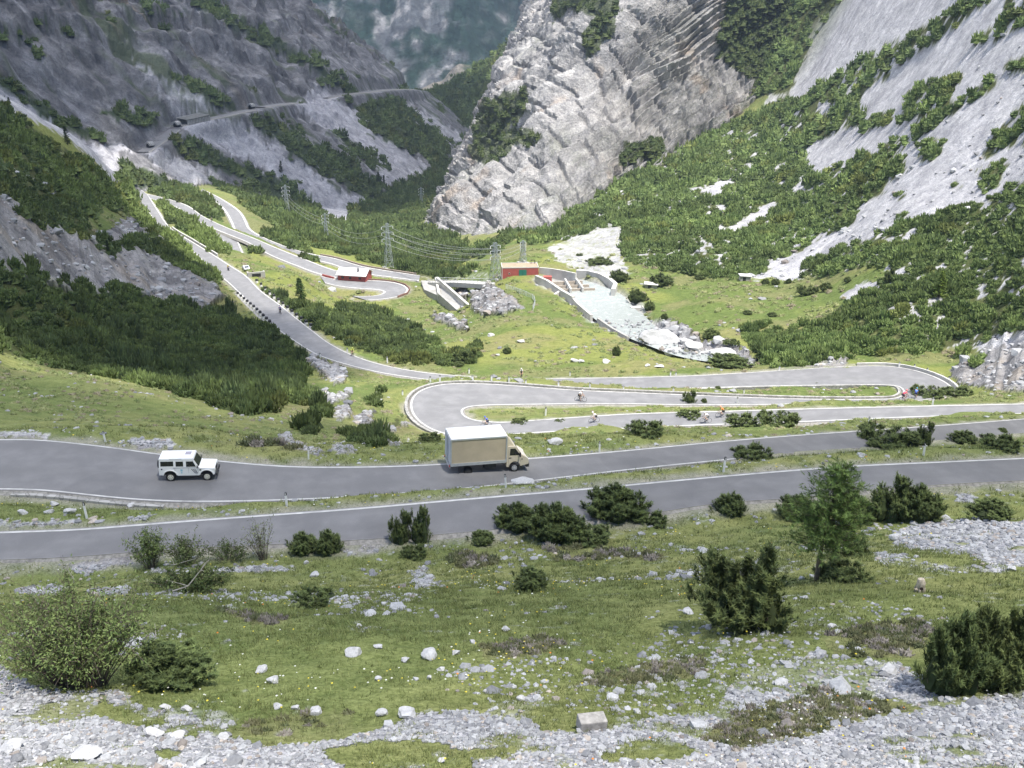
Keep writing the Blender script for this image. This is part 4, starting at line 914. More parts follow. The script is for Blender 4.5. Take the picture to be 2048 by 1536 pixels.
def pine_template(rng, leaders, nsh, dark=(.066,.090,.034), lite=(.145,.180,.058), ln=.17, w=.020, body=.5):
    """leaders: (x, y, height, radius) upright crowns that together make the shrub; unit ~ metres"""
    P, D, T = [], [], []; tot = sum(l[2]*l[3] for l in leaders)
    for (lx, ly, h, rd) in leaders:
        k = int(nsh*h*rd/tot); t = rng.random(k)**.8; ang = rng.random(k)*6.283; prof = np.sqrt(np.clip(1-t**1.7, 0, 1))*(.55+.45*np.minimum(1, t*5)); rr_ = rd*prof*np.sqrt(rng.uniform(.25, 1., k))
        rr_ *= 1+.25*np.sin(ang*3+t*9+lx*5)
        kc = max(10, k//9); ci = rng.integers(0, kc, k)
        tc, ac, rc = t[:kc], ang[:kc], rr_[:kc]; pc = prof[:kc]
        C = np.stack([lx+rc*np.cos(ac), ly+rc*np.sin(ac), h*tc*.9], 1); Dc = np.stack([np.cos(ac)*.6*pc, np.sin(ac)*.6*pc, .75+tc*.6], 1); Dc /= np.linalg.norm(Dc, axis=1, keepdims=True)
        u_ = rng.random((k, 1)); p = C[ci]+rng.normal(0, .085, (k, 3))*(1.1-u_*.7)+Dc[ci]*u_*.30*(.6+.6*h/1.5); d = Dc[ci]+rng.normal(0, .28, (k, 3))*(1.2-u_)
        q = rng.random((k, 1)); tint = np.array(dark)*(1-q)+np.array(lite)*q; P.append(p); D.append(d); T.append(tint)
    P, D, T = map(np.vstack, (P, D, T)); V, Fc, c = needles(P, D, T, rng, 15, ln, w)
    # soft inner mass so that the shrub is not see-through
    for (lx, ly, h, rd) in leaders:
        m = 9; ring = []; n0 = len(V); vv = []
        for lv, (f_, zz) in enumerate(((.5, .0), (.74, .12), (.66, .38), (.42, .64), (.12, .84))):
            for q in range(m):
                a = q/m*6.283+lv*.35; j = rng.uniform(.75, 1.1); vv.append((lx+math.cos(a)*rd*f_*j, ly+math.sin(a)*rd*f_*j, h*zz))
        ff = [(n0+lv*m+q, n0+lv*m+(q+1) % m, n0+(lv+1)*m+(q+1) % m) for lv in range(4) for q in range(m)]+[(n0+lv*m+q, n0+(lv+1)*m+(q+1) % m, n0+(lv+1)*m+q) for lv in range(4) for q in range(m)]
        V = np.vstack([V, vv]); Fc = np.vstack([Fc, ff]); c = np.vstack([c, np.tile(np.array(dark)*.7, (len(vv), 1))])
    st = MB()
    for (lx, ly, h, rd) in leaders:
        st.tube([(lx*.3, ly*.3, -.15), (lx*.75, ly*.75, h*.2), (lx, ly, h*.75)], [.05, .04, .015], 5)
        for q in range(4):
            a = rng.random()*6.28; st.tube([(lx*.5, ly*.5, h*.08), (lx+math.cos(a)*rd*.6, ly+math.sin(a)*rd*.6, h*(.2+.1*q)), (lx+math.cos(a)*rd*.8, ly+math.sin(a)*rd*.8, h*(.32+.1*q))], [.03, .02, .008], 4)
    return V, Fc, c.astype(np.float32), st
_rng = np.random.default_rng(77)
def lead(n, spread, h, r, rng, flat=1.):
    out = []
    for i in range(n):
        a = i/n*6.283+rng.uniform(-.5, .5); q = spread*math.sqrt(rng.uniform(.15, 1)); out.append((math.cos(a)*q, math.sin(a)*q*flat, h*rng.uniform(.7, 1.)*(1-.25*q/spread), r*rng.uniform(.8, 1.15)))
    return out
TPL = {}
def tpl(key, leaders, nsh, **kw):
    V, Fc, c, st = pine_template(_rng, leaders, nsh, **kw); zt = V[:, 2].max(); wd = max(V[:, 0].max()-V[:, 0].min(), .1)
    TPL[key] = (V, Fc, c, st, wd, zt)
tpl('round', [(0,0,1.35,.6)]+lead(6, .75, 1.15, .5, _rng), 760); tpl('wide', lead(9, 1.35, .8, .5, _rng, .7), 760); tpl('twin', [(-.45,0,1.6,.45),(.45,.1,2.,.48),(0,-.3,1.0,.5),(-.1,.3,1.3,.5)], 640)
tpl('tall', [(-.85,.1,1.75,.34),(-.45,-.25,1.0,.5),(.05,-.3,.95,.52),(.62,.1,2.15,.36),(.22,.25,1.65,.36),(-.5,.3,1.3,.4),(.85,-.2,1.15,.36),(-.15,.1,1.35,.36),(.4,-.1,1.5,.3)], 1500, dark=(.068,.088,.032), lite=(.16,.19,.062))
tpl('bushy', [(0,0,1.5,.6)]+lead(11, 1.0, 1.5, .4, _rng), 1600, dark=(.058,.082,.030), lite=(.135,.17,.055)); tpl('low', lead(7, 1.2, .5, .48, _rng, .75), 520)
MESHES = {}
def tpl_mesh(key):
    if key not in MESHES:
        V, Fc, c, st, wd, zt = TPL[key]; fo = mesh_np('foliage', V, Fc, M_NEEDLE, {'Col': c}); so = st.build('stem', M_WOOD)
        MESHES[key] = (fo.data, so.data); bpy.data.objects.remove(fo); bpy.data.objects.remove(so)
    return MESHES[key]
def shrub(key, px, py, wpx, hpx, label, group=None, name='dwarf_pine', cat='shrub', depth=1.):
    P = hit(px, py); s = ppm(P); wd, zt = TPL[key][4:6]; cd = math.sqrt(max(.2, 1-(P[2]/np.linalg.norm(P))**2))
    wpx *= 1.17; hpx *= 1.05; sx = wpx/s/wd; sz = max(.25*wpx, hpx-wpx*.18)/s/cd/zt; o = root(name, P+np.array([0, sx*wd*.22, -.04*hpx/s]), random.uniform(-.5, .5), label, cat, group); o.scale = (sx, sx*depth, sz)
    for nm, me in zip(('foliage', 'stem'), tpl_mesh(key)):
        c = bpy.data.objects.new(nm, me); COL.objects.link(c); c.parent = o
    return o
G1 = 'dwarf pines on the grassy foreground slope'; G2 = 'dwarf pines on the verges between the hairpin roads'; G3 = 'dwarf pines dotted over the sunny meadow'
for a in [('round',602,1112,72,55,'left bush of a pair of dark dwarf pines by the nearest road',G1), ('round',652,1112,72,60,'right bush of a pair of dark dwarf pines by the nearest road',G1),
    ('twin',800,1091,48,74,'shorter left crown of the two-pointed pine by the nearest road',G1), ('twin',838,1090,50,84,'taller pointed right crown of the two-pointed pine beside the nearest road',G1),
    ('round',965,1092,58,36,'small compact dwarf pine just left of the big roadside pine thicket',G1), ('bushy',1035,1066,102,72,'left end pine of the large thicket hiding part of the nearest road',G1),
    ('bushy',1115,1090,130,98,'middle dark pine of the large thicket below the box truck',G1), ('bushy',1232,1046,134,94,'tall domed right pine of the large thicket in front of the nearest road',G1), ('low',1185,1090,90,40,'low spreading pine at the foot of the big domed thicket',G1), ('low',1310,1050,60,24,'flat little pine at the right foot of the domed thicket',G1),
    ('round',1061,1185,84,56,'solitary round brownish green dwarf pine in the middle of the meadow slope',G1), ('low',625,1215,82,38,'low olive dwarf pine alone in the grass left of centre',G1), ('low',830,1118,55,30,'yellowish low pine right below the two-pointed pine',G1),
    ('round',1467,1034,74,58,'neat round dwarf pine by the road left of the larch tree',G1), ('bushy',1602,1044,92,66,'dark pine bush close behind the larch on its left',G1), ('bushy',1712,1050,96,76,'dark pine bush close behind the larch on its right',G1), ('low',1700,1112,88,50,'low pine on the right below the larch branches',G1), ('low',1690,1165,100,34,'spreading pine branches on the grass right of the larch trunk',G1),
    ('twin',1786,1046,88,104,'left steep half of the dark double pine right of the larch',G1), ('bushy',1842,1046,104,92,'right half of the dark double pine by the road bend of stones',G1), ('round',1996,1042,94,54,'rounded dark pine near the right picture edge above the stone field',G1),
    ('tall',1490,1268,214,200,'large ragged pine with several upright leaders left below the larch',G1), ('bushy',1925,1392,170,180,'big dark pine mass at lower right beside the gravel',G1), ('tall',2025,1385,170,215,'tall part of the dark pine mass cut by the right picture edge',G1),
    ('bushy',330,1378,190,100,'dense dark green bush right behind the willow above the gravel',G1)]: shrub(*a)
for a in [('wide',1790,898,120,50,'long dark pine hedge on the verge between the two near roads',G2), ('twin',1852,893,36,56,'upright pine at the right end of the verge hedge near a white post',G2), ('round',1936,889,60,36,'rounded pine on the verge right of the long pine hedge',G2), ('low',2012,899,76,26,'flat pine on the verge at the right picture edge',G2), ('round',2008,866,22,14,'tiny pine at the crest of the verge near the right picture edge',G2),
    ('low',1512,922,80,20,'low pine streak on the near verge right of a white post',G2), ('low',1490,852,64,18,'left half of the flat pine strip above the truck road',G2), ('wide',1565,855,84,28,'right half of the flat pine strip above the truck road',G2), ('low',1298,873,78,22,'flat greyish pine on the grass bank right of the truck',G2), ('low',1384,838,48,16,'dark flat pine on the crest before the orange rider',G2),
    ('twin',1380,809,30,34,'pointed little pine between the two hairpin lanes',G2), ('round',1409,808,15,15,'tiny round pine right of the pointed pine between hairpin lanes',G2), ('wide',1868,799,72,22,'spiky pine row on the inside of the right hairpin',G2), ('low',1925,796,60,16,'low pine at the outer foot of the right hairpin',G2), ('low',862,884,46,18,'dark low bush at the corner of the left hairpin behind the truck',G2), ('low',1042,849,34,12,'low dark bush on the crest behind the truck roof',G2), ('low',1122,846,22,9,'small dark bush on the crest left of the stooping rider',G2), ('round',1437,778,14,8,'tiny shrub at the left tip of the right hairpin island',G2), ('round',1634,772,13,9,'tiny shrub on the right hairpin island',G2)]: shrub(*a)
for a in [('twin',922,728,34,34,'pointed left pine of the cluster on the meadow edge by the ravine',G3), ('twin',944,724,22,30,'pointed right pine of the cluster on the meadow edge by the ravine',G3), ('round',918,734,26,15,'low dark pine below the pointed cluster at the meadow edge',G3), ('round',1015,708,22,18,'round small pine in the centre of the sunny meadow',G3), ('round',1234,712,22,26,'small cone shaped pine left of the huge white boulder',G3),
    ('bushy',1238,566,44,36,'dark pine left of the small concrete hut by the water',G3), ('bushy',1322,574,58,38,'broad dark pine behind the small concrete hut',G3), ('bushy',1276,606,42,36,'dark pine on the right bank of the intake pond',G3), ('round',1300,622,28,26,'rounded pine on the bank below the concrete slab',G3), ('round',1330,640,18,18,'small pine above the huge white boulder',G3),
    ('round',1424,681,46,32,'pine bush on the meadow edge right of the huge boulder',G3), ('low',1466,690,34,16,'low pine right of the boulder on the stream bank',G3), ('bushy',1461,738,90,34,'leafy dark bush beside the road under the white boulders',G3), ('round',1401,560,24,16,'pine at the foot of the wooded slope left of the white box hut',G3), ('round',1533,570,20,18,'left pine of three right of the white box hut',G3), ('round',1553,570,22,18,'middle pine of three right of the white box hut',G3), ('round',1579,567,14,14,'right pine of three right of the white box hut',G3),
    ('wide',1620,590,44,26,'dark pine clump near the bottom of the scree chute',G3), ('round',1655,582,30,24,'rounded pine right of the clump below the scree chute',G3), ('round',1697,565,18,16,'lone pine on the high meadow strip',G3), ('twin',1780,566,24,34,'upright dark pine at the right end of the high meadow',G3), ('round',1497,630,24,14,'small pine in the middle of the right hand meadow',G3), ('round',1547,634,24,14,'second small pine in the right hand meadow near the pine wood',G3), ('low',1200,530,50,22,'low dark pine on the stony bank behind the curved wall',G3), ('low',1160,512,14,8,'tiny bush on the pale stony slope above the red hut',G3)]: shrub(*a)

# conifers with layered branches
def conifer(px, py, hpx, wpx, label, mat, cols, larch=False, seed=1, group=None, name='conifer_tree', tiers=16, per=9):
    P = hit(px, py); s = ppm(P); cd = math.sqrt(1-(P[2]/np.linalg.norm(P))**2); h = hpx/s/cd; w = wpx/s/2; rng = np.random.default_rng(seed)
    o = root(name, P, 0, label, 'tree', group); tr = MB(); lean = rng.normal(0, .03, 2)*h
    ax = lambda t: np.array([lean[0]*t*t, lean[1]*t*t, h*t]); r0 = h*.024 if not larch else h*.02
    tr.tube([ax(t)-np.array([0, 0, .3 if t == 0 else 0]) for t in np.linspace(0, 1, 9)], [r0*(1-.93*t)+.004 for t in np.linspace(0, 1, 9)], 8)
    pts, dr, tn = [], [], []
    for k in range(tiers):
        t = (.30 if larch else .10)+(.68 if larch else .88)*(k/(tiers-1))**.9
        prof = (math.sin(min(1, (1-t)*1.9+.08)*1.57) if larch else (1-t)**.85)*w*rng.uniform(.85, 1.1)+.02*h
        for q in range(per):
            a = rng.random()*6.283; ln = prof*rng.uniform(.6, 1.1); dirn = np.array([math.cos(a), math.sin(a), rng.uniform(-.05, .4) if larch else rng.uniform(-.25, .1)]); b = ax(t+rng.uniform(-.02, .02)); e = b+dirn*ln
            md = (b+e)/2+np.array([0, 0, -.04*ln]); tr.tube([b, md, e], [r0*.22*(1-t)+.004, r0*.14*(1-t)+.003, .002], 4, False)
            m = max(4, int(ln/(h*.026)))
            for u in np.linspace(.2, 1, m):
                pts.append(b*(1-u)**2+2*md*u*(1-u)+e*u*u+rng.normal(0, .008*h, 3)); dr.append(dirn*.7+rng.normal(0, .45, 3)+np.array([0, 0, .25 if larch else .05])); qn = rng.random(); tn.append(np.array(cols[0])*(1-qn)+np.array(cols[1])*qn)
    for u in np.linspace(.9, 1.0, 8): pts.append(ax(u)); dr.append(np.array([0, 0, 1.])+rng.normal(0, .3, 3)); tn.append(np.array(cols[1]))
    big = h/3.7; V, Fc, c = needles(np.array(pts), np.array(dr), np.array(tn), rng, 14 if larch else 12, (.115 if larch else .2)*big, (.0085 if larch else .02)*big, .8, .16*big)
    mesh_np('crown', V, Fc, mat, {'Col': c.astype(np.float32)}, parent=o); tr.build('trunk', M_WOOD, o)
    return o
conifer(1632,1162,226,142,'young larch with airy light green crown standing alone on the grass slope',M_LARCH,((.10,.155,.045),(.19,.26,.075)),True,3,name='larch_tree',tiers=30,per=9)
conifer(603,612,54,30,'slender light green conifer on the bank right of the bridge road',M_LARCH,((.06,.10,.035),(.10,.15,.045)),False,4)
conifer(1878,596,52,34,'bright yellow green conifer among the dark pines on the right slope',M_LARCH,((.13,.19,.035),(.19,.25,.05)),False,5)
GC = 'dark spruces in the shaded valley'
for i, (px, py, hp, wp, lb) in enumerate([(758,372,26,9,'left dark spruce of two beside the scree fan in the valley'),(768,374,22,8,'right dark spruce of two beside the scree fan in the valley'),(136,290,36,14,'pointed dark spruce on the rim of the left grey scree strip'),(20,218,22,10,'dark spruce at the upper left end of the grey scree strip'),(562,345,22,9,'small dark spruce beside the far left pylon'),(217,505,24,10,'dark pointed spruce below the pale rock face on the left'),(600,740,30,20,'dark conifer at the edge of the hollow near the grey rubble')]):
    conifer(px, py, hp, wp, lb, M_NEEDLE, ((.03,.05,.02),(.06,.085,.03)), False, 20+i, GC, 'spruce_tree', 12, 7)

# broad-leaved willow scrub
def leafy(px, py, wpx, hpx, label, nst, nlf, cols, seed, bare=0., leaf=.045, name='willow_shrub', group=None, fan=1., stemr=.016):
    P = hit(px, py); s = ppm(P); cd = math.sqrt(1-(P[2]/np.linalg.norm(P))**2); w, h = wpx/s/2, hpx/s/cd; rng = np.random.default_rng(seed); o = root(name, P, 0, label, 'shrub', group); st = MB(); LP, LD, LT = [], [], []
    for i in range(nst):
        a = rng.random()*6.283; q = math.sqrt(rng.random())*fan; tip = np.array([math.cos(a)*w*q, math.sin(a)*w*q*.7, h*rng.uniform(.6, 1.)*(1-.3*q*q)]); b = np.array([math.cos(a)*w*.25*q, math.sin(a)*w*.18*q, -.05]); c1 = (b*.45+tip*.55)+np.array([-math.cos(a), -math.sin(a), 0])*w*.16+rng.normal(0, .05*h, 3)
        f = lambda t: b*(1-t)**2+2*c1*t*(1-t)+tip*t*t
        st.tube([f(t) for t in np.linspace(0, 1, 6)], [stemr*(1-.8*t) for t in np.linspace(0, 1, 6)], 4, False)
        if rng.random() < bare: continue
        for k in range(4):
            t0 = rng.uniform(.4, .95); e = f(t0)+rng.normal(0, .13*h, 3)+np.array([0, 0, .07*h]); st.tube([f(t0), e], [.006, .002], 3, False)
            m = int(nlf/nst/5)
            for u in rng.random(m): LP.append(f(t0)*(1-u)+e*u+rng.normal(0, .035*h, 3)); LD.append(rng.normal(0, 1, 3)); qn = rng.random(); LT.append(np.array(cols[0])*(1-qn)+np.array(cols[1])*qn)
        for u in rng.uniform(.45, 1, int(nlf/nst/5)): LP.append(f(u)+rng.normal(0, .03*h, 3)); LD.append(rng.normal(0, 1, 3)); qn = rng.random(); LT.append(np.array(cols[0])*(1-qn)+np.array(cols[1])*qn)
    LP, LD, LT = map(np.array, (LP, LD, LT)); LD /= np.linalg.norm(LD, axis=1, keepdims=True); sd = np.cross(LD, rng.normal(0, 1, LD.shape)); sd /= np.linalg.norm(sd, axis=1, keepdims=True); ll = leaf*rng.uniform(.7, 1.3, (len(LP), 1))
    V = np.stack([LP, LP+LD*ll+sd*ll*.33, LP+LD*ll*2, LP+LD*ll-sd*ll*.33], 1).reshape(-1, 3); Fc = np.arange(len(V)).reshape(-1, 4)
    mesh_np('foliage', V, Fc, M_LEAF, {'Col': np.repeat(LT, 4, 0).astype(np.float32)}, parent=o); st.build('stem', M_WOOD, o)
    return o
WG = ((.095,.14,.045),(.19,.235,.08)); WP = ((.13,.16,.07),(.22,.24,.12)); GW = 'willow scrub along the nearest road'
leafy(168,1372,330,205,'large many stemmed willow bush with thin green leaves rooted in the gravel',160,15000,WG,1,.08,.038,stemr=.013)
leafy(300,1135,90,82,'light green willow on the verge right of the nearest road, leftmost of the row',40,3000,WG,2,.05,.07,group=GW); leafy(375,1128,90,60,'broad low willow on the verge in the middle of the scrub row',34,2200,((.08,.11,.04),(.15,.18,.07)),3,.05,.07,group=GW)
leafy(455,1120,120,36,'lowest strip of willow scrub between the verge bushes and the pale sapling',36,1700,((.07,.10,.035),(.12,.15,.05)),6,.05,.06,group=GW); leafy(527,1118,66,84,'thin pale leaved sapling against the asphalt left of the pine pair',22,700,WP,4,.1,.06,group=GW)
leafy(385,1185,210,45,'wide low green scrub below the verge bushes on the left',60,3600,((.06,.09,.03),(.11,.14,.045)),7,.05,.06)
def dead_branch(px, py, pts, label, r=.03):
    P = hit(px, py); s = ppm(P); o = root('dead_branch', P, 0, label, 'branch', 'bleached dead branches in the willow scrub'); m = MB(); rng = np.random.default_rng(px)
    path = [np.array([dx/s, rng.uniform(-.2, .2), .1-dy/s*1.1]) for dx, dy in pts]
    m.tube(path, [r*(1-.8*i/(len(path)-1)) for i in range(len(path))], 5)
    for i in range(1, len(path)-1):
        for k in range(2): e = path[i]+np.array([rng.normal(0, .25), rng.normal(0, .2), rng.uniform(.05, .35)]); m.tube([path[i], (path[i]+e)/2+rng.normal(0, .04, 3), e], [r*.45, r*.3, r*.1], 4)
    m.build('bare_branch', M_DEAD, o)
dead_branch(148,1185,[(0,0),(4,-25),(-8,-45),(-25,-60)],'forked bleached branch sticking up on the left above the willow'); dead_branch(320,1180,[(0,0),(25,-20),(38,-52),(80,-60)],'long thin bleached branch arching over the low scrub'); dead_branch(345,1190,[(0,0),(35,-15),(60,-42),(72,-50)],'shorter bleached branch right beside the long arching one')
dead_branch(308,1352,[(0,0),(-3,-25),(2,-48),(-1,-70)],'upright bleached forked stick before the dense dark bush'); dead_branch(110,1235,[(0,0),(-20,-12),(-38,-32)],'curved bleached branch lying over the stones left of the willow')
print('plants', time.time()-T0)
# ------------------------------------------------------------------ stones, turf and flowers
def stone_mat():
    k = NT('grey limestone'); p = k.pos(); c = k.attr('Col'); f = k.noise(14, 6, .7, p); g = k.noise(2.2, 5, .65, p)
    cc_ = k.mix(1., c, k.mix(k.ramp(f, .3, .7), (.8,.8,.81), (1.15,1.15,1.14)), 'MULTIPLY'); cc_ = k.mix(k.ramp(g, .55, .72, 0, .45), cc_, (.24,.235,.225))
    k.base(cc_); k.bump(f, .03, .7); k.b.inputs['Roughness'].default_value = .9; k.b.inputs['Specular IOR Level'].default_value = .15
    return k.m
M_STONE = stone_mat()
def ico(sub):
    bm = bmesh.new(); bmesh.ops.create_icosphere(bm, subdivisions=sub, radius=1.); bm.verts.ensure_lookup_table(); v = np.array([q.co[:] for q in bm.verts]); f = np.array([[q.index for q in t.verts] for t in bm.faces]); bm.free(); return v, f
def rock_shape(sub, seed, cuts=7, rough=.12):
    v, f = ico(sub); rng = np.random.default_rng(seed); v = v*rng.uniform(.75, 1.2, 3)
    for _ in range(cuts):
        n = rng.normal(0, 1, 3); n /= np.linalg.norm(n); d = rng.uniform(.45, .8); q = v@n; v = v-np.where(q > d, q-d, 0)[:, None]*n
    v = v*(1+(fbm(v[:, 0]*2+seed, v[:, 1]*2, v[:, 2]*2, o=3, seed=seed)-.5)[:, None]*rough*2)
    return v, f
_RT = [rock_shape(1, 300+k, 5, .1) for k in range(8)]; _RT2 = [rock_shape(2, 400+k, 8, .16) for k in range(6)]
def many_stones(name, x, y, z, r, tone, tpls, seed, sink=.25):
    rng = np.random.default_rng(seed); vs, fs, cs = [], [], []; off = 0; var = rng.integers(0, len(tpls), len(x)); ang = rng.random(len(x))*6.283; fl = rng.uniform(.45, .85, len(x)); el = rng.uniform(.75, 1.35, len(x))
    for k, (V, Fc) in enumerate(tpls):
        m = var == k
        if not m.any(): continue
        c, s = np.cos(ang[m])[:, None], np.sin(ang[m])[:, None]; X = V[:, 0]*el[m][:, None]
        P = np.stack([(X*c-V[:, 1]*s)*r[m][:, None]+x[m][:, None], (X*s+V[:, 1]*c)*r[m][:, None]+y[m][:, None], V[:, 2]*(r*fl)[m][:, None]+(z+r*fl*(1-sink*2)*.5)[m][:, None]], -1)
        n = m.sum(); vs.append(P.reshape(-1, 3)); fs.append((Fc[None]+(np.arange(n)*len(V))[:, None, None]+off).reshape(-1, 3)); off += n*len(V); cs.append(np.repeat(tone[m], len(V), 0))
    return mesh_np(name, np.vstack(vs), np.vstack(fs), M_STONE, {'Col': np.vstack(cs).astype(np.float32)})
def tones(n, rng): 
    u = rng.random((n, 1)); t = np.array([.18,.182,.19])*(1-u)+np.array([.43,.43,.43])*u; w = rng.random((n, 1)) < .07
    return np.where(w, t*np.array([1.05,.92,.80]), t)
def ground_cover():
    rng = np.random.default_rng(31)
    S = np.where(gr < 75, sc*(ROADD > .8), 0); x, y, i, j = scatter(S, lambda g: .0034*g+.012, rng); z = zat(x, y); k = inframe(x, y, z, 60); x, y, z = x[k], y[k], z[k]; g = np.hypot(x, y)
    r = np.clip(rng.lognormal(0, .5, len(x))*(.0014*g+.008), .015, .2); print('gravel', len(x))
    tag(many_stones('gravel', x, y, z, r, tones(len(x), rng), _RT, 1), 'loose pale grey limestone gravel covering the foreground', 'gravel', kind='stuff')
    # scattered stones in the turf, in clusters
    cl = sstep(.54, .72, fbm(GX/4.5, GY/4.5, o=4, seed=141))*np.where(gr < 60, 1, .45)*(gr < 110)*(1-sc)*(ROADD > .7)*(1-pn); cl += (ROADD > .5)*(ROADD < 2.4)*(gr < 110)*.55*sstep(.4, .6, n_mid)
    x, y, i, j = scatter(cl, lambda g: .0088*g+.03, rng); z = zat(x, y); k = inframe(x, y, z, 40); x, y, z = x[k], y[k], z[k]; g = np.hypot(x, y)
    r = np.clip(rng.lognormal(0, .6, len(x))*(.0015*g+.012), .02, .3); print('turf stones', len(x))
    tag(many_stones('turf_pebbles', x, y, z, r, tones(len(x), rng), _RT, 2, .5), 'small pale stones scattered through the turf', 'stones', kind='stuff')
    # pale stones of meadow, stream banks and rubble further away
    fa = (np.clip(rk+.5*sc*(GM['rock'] < .2)*0, 0, 1)*.9+.16*sstep(.56, .7, n_big)+.25*sc*(gr > 240)*(gr < 330)+.7*_rb*(RIVD > -1.))*(gr > 80)*(gr < 340)*(1-pn)*(ROADD > 1)*(~ISL)
    x, y, i, j = scatter(fa, lambda g: .009*g+.2, rng); z = zat(x, y); k = inframe(x, y, z, 40); x, y, z = x[k], y[k], z[k]; g = np.hypot(x, y); r = np.clip(rng.lognormal(0, .5, len(x))*(.0021*g+.03), .08, 1.6)
    A_, B_ = ROADP['river']; n_ = 240; k_ = rng.integers(len(A_)//2, len(A_), n_); f_ = rng.random(n_)[:, None]; Q_ = A_[k_]*(1-f_)+B_[k_]*f_+rng.normal(0, .8, (n_, 3))*[1, 1, 0]; x = np.r_[x, Q_[:, 0]]; y = np.r_[y, Q_[:, 1]]; z = np.r_[z, Q_[:, 2]-.15]; r = np.r_[r, np.clip(rng.lognormal(-1.1, .5, n_), .12, .8)]
    print('far stones', len(x)); tag(many_stones('rubble', x, y, z, r, tones(len(x), rng), _RT, 3, .4), 'pale rubble in the ravine, the banks and the meadow', 'rubble', kind='stuff')
    # grass blades
    Gd = (1-sc)*(1-pn*.7)*(gr < 80)*(ROADD > .5)*np.where(gr > 45, .6, 1)*(.35+.9*sstep(.3, .6, n_mid)); x, y, i, j = scatter(Gd, lambda g: .0062*g+.03, rng); z = zat(x, y); k = inframe(x, y, z, 40); x, y, z, i, j = x[k], y[k], z[k], i[k], j[k]; g = np.hypot(x, y); n = len(x); nb = 7
    a = rng.random((n, nb))*6.283; h = (.055+.0022*g)[:, None]*rng.uniform(.5, 1.5, (n, nb)); w = (.0035+.00032*g)[:, None]; q = rng.normal(0, 1, (n, nb, 2))*(.03+.0016*g)[:, None, None]
    bx, by = x[:, None]+q[..., 0], y[:, None]+q[..., 1]; bz = zat(bx, by)-.02; ln = rng.normal(0, .45, (n, nb, 2))*h[..., None]
    V = np.stack([np.stack([bx-np.cos(a)*w, by-np.sin(a)*w, bz], -1), np.stack([bx+np.cos(a)*w, by+np.sin(a)*w, bz], -1), np.stack([bx+ln[..., 0], by+ln[..., 1], bz+h], -1)], 2).reshape(-1, 3)
    u = rng.random((n, nb, 1)); c = np.array([.118,.150,.052])*(1-u)+np.array([.225,.24,.092])*u; c = c*rng.uniform(.75, 1.25, (n, 1, 1)); dr = (GM['dry'][i, j][:, None, None] > .35)*rng.random((n, nb, 1)); c = c*(1-dr*.6)+np.array([.19,.165,.095])*dr*.6
    print('blades', n*nb); tag(mesh_np('grass', V, np.arange(len(V)).reshape(-1, 3), foliage_mat('alpine turf'), {'Col': np.repeat(c.reshape(-1, 3), 3, 0).astype(np.float32)}), 'short alpine grass on the foreground slope and verges', 'grass', kind='stuff')
    # creeping juniper and heather mats
    D = sstep(.45, .75, GM['dry']+(n_mid-.5)*.9)*(gr < 75)*(1-sc)*(ROADD > 1); x, y, i, j = scatter(D, lambda g: .0085*g+.02, rng); z = zat(x, y); k = inframe(x, y, z, 40); x, y, z = x[k], y[k], z[k]; g = np.hypot(x, y); n = len(x); rad = (.0085*g+.02)*rng.uniform(.6, 1.1, n)
    u = rng.random((n, 1)); v = (rng.random((n, 1)) < .3); c = np.array([.085,.10,.045])*(1-u)+np.array([.15,.145,.075])*u; c = np.where(v, np.array([.24,.215,.185])*(.7+.5*u), c)
    print('mats', n); tag(place_bushes('juniper_ground_cover', x, y, z-.05, rad, rad*1.0, c, np.full(n, 1), M_PINE), 'creeping juniper and grey heather mats in the turf', 'ground cover', kind='stuff')
    # flowers
    Fd = sstep(.52, .66, fbm(GX/3, GY/3, o=3, seed=151))*(gr < 75)*(1-sc*.8)*(1-pn)*(ROADD > .4); x, y, i, j = scatter(Fd, lambda g: .022*g+.05, rng); z = zat(x, y); k = inframe(x, y, z, 20); x, y, z = x[k], y[k], z[k]; g = np.hypot(x, y); n = len(x); r = (.010+.0008*g)*rng.uniform(.6, 1.2, n)
    O = np.array([(1,0,0),(-1,0,0),(0,1,0),(0,-1,0),(0,0,.6),(0,0,-.6)], float); OF = np.array([(0,2,4),(2,1,4),(1,3,4),(3,0,4),(2,0,5),(1,2,5),(3,1,5),(0,3,5)]); zz = z+.07+.0028*g*rng.random(n)
    V = (O[None]*r[:, None, None]+np.stack([x, y, zz], -1)[:, None]).reshape(-1, 3); Fc = (OF[None]+(np.arange(n)*6)[:, None, None]).reshape(-1, 3); u = rng.random(n); c = np.where(u[:, None] < .45, [.62,.50,.06], np.where(u[:, None] < .93, [.66,.66,.58], [.65,.22,.04]))
    tag(mesh_np('wildflower_foliage', V, Fc, plain('petals', (.6,.6,.5)) if False else foliage_mat('petals'), {'Col': np.repeat(c, 6, 0).astype(np.float32)}), 'tiny yellow and white wildflowers in the turf', 'flowers', kind='stuff')
ground_cover()
def boulder(px, py, wpx, hpx, seed, label, tone=(.52,.51,.50), group=None, sub=3, cuts=9, name='boulder', sink=.3):
    P = hit(px, py); s = ppm(P); V, Fc = rock_shape(sub, seed, cuts, .17); V = V-[0, 0, V[:, 2].min()]; wd = V[:, 0].max()-V[:, 0].min(); ht = V[:, 2].max(); q_ = .7 if py > 1100 else .92; k = wpx/s/wd*q_; kz = (hpx/s*.9*q_)/ht
    rng = np.random.default_rng(seed); c = np.array(tone)*(.85+.3*fbm(V[:, 0]*2, V[:, 1]*2, V[:, 2]*2, o=4, seed=seed))[:, None]
    o = mesh_np(name, V*[k, k*.9, kz]-[0, 0, sink*kz*ht], Fc, M_STONE, {'Col': c.astype(np.float32)}); o.location = P+np.array([0, k*wd*.3, 0]); return tag(o, label, 'rock', group)
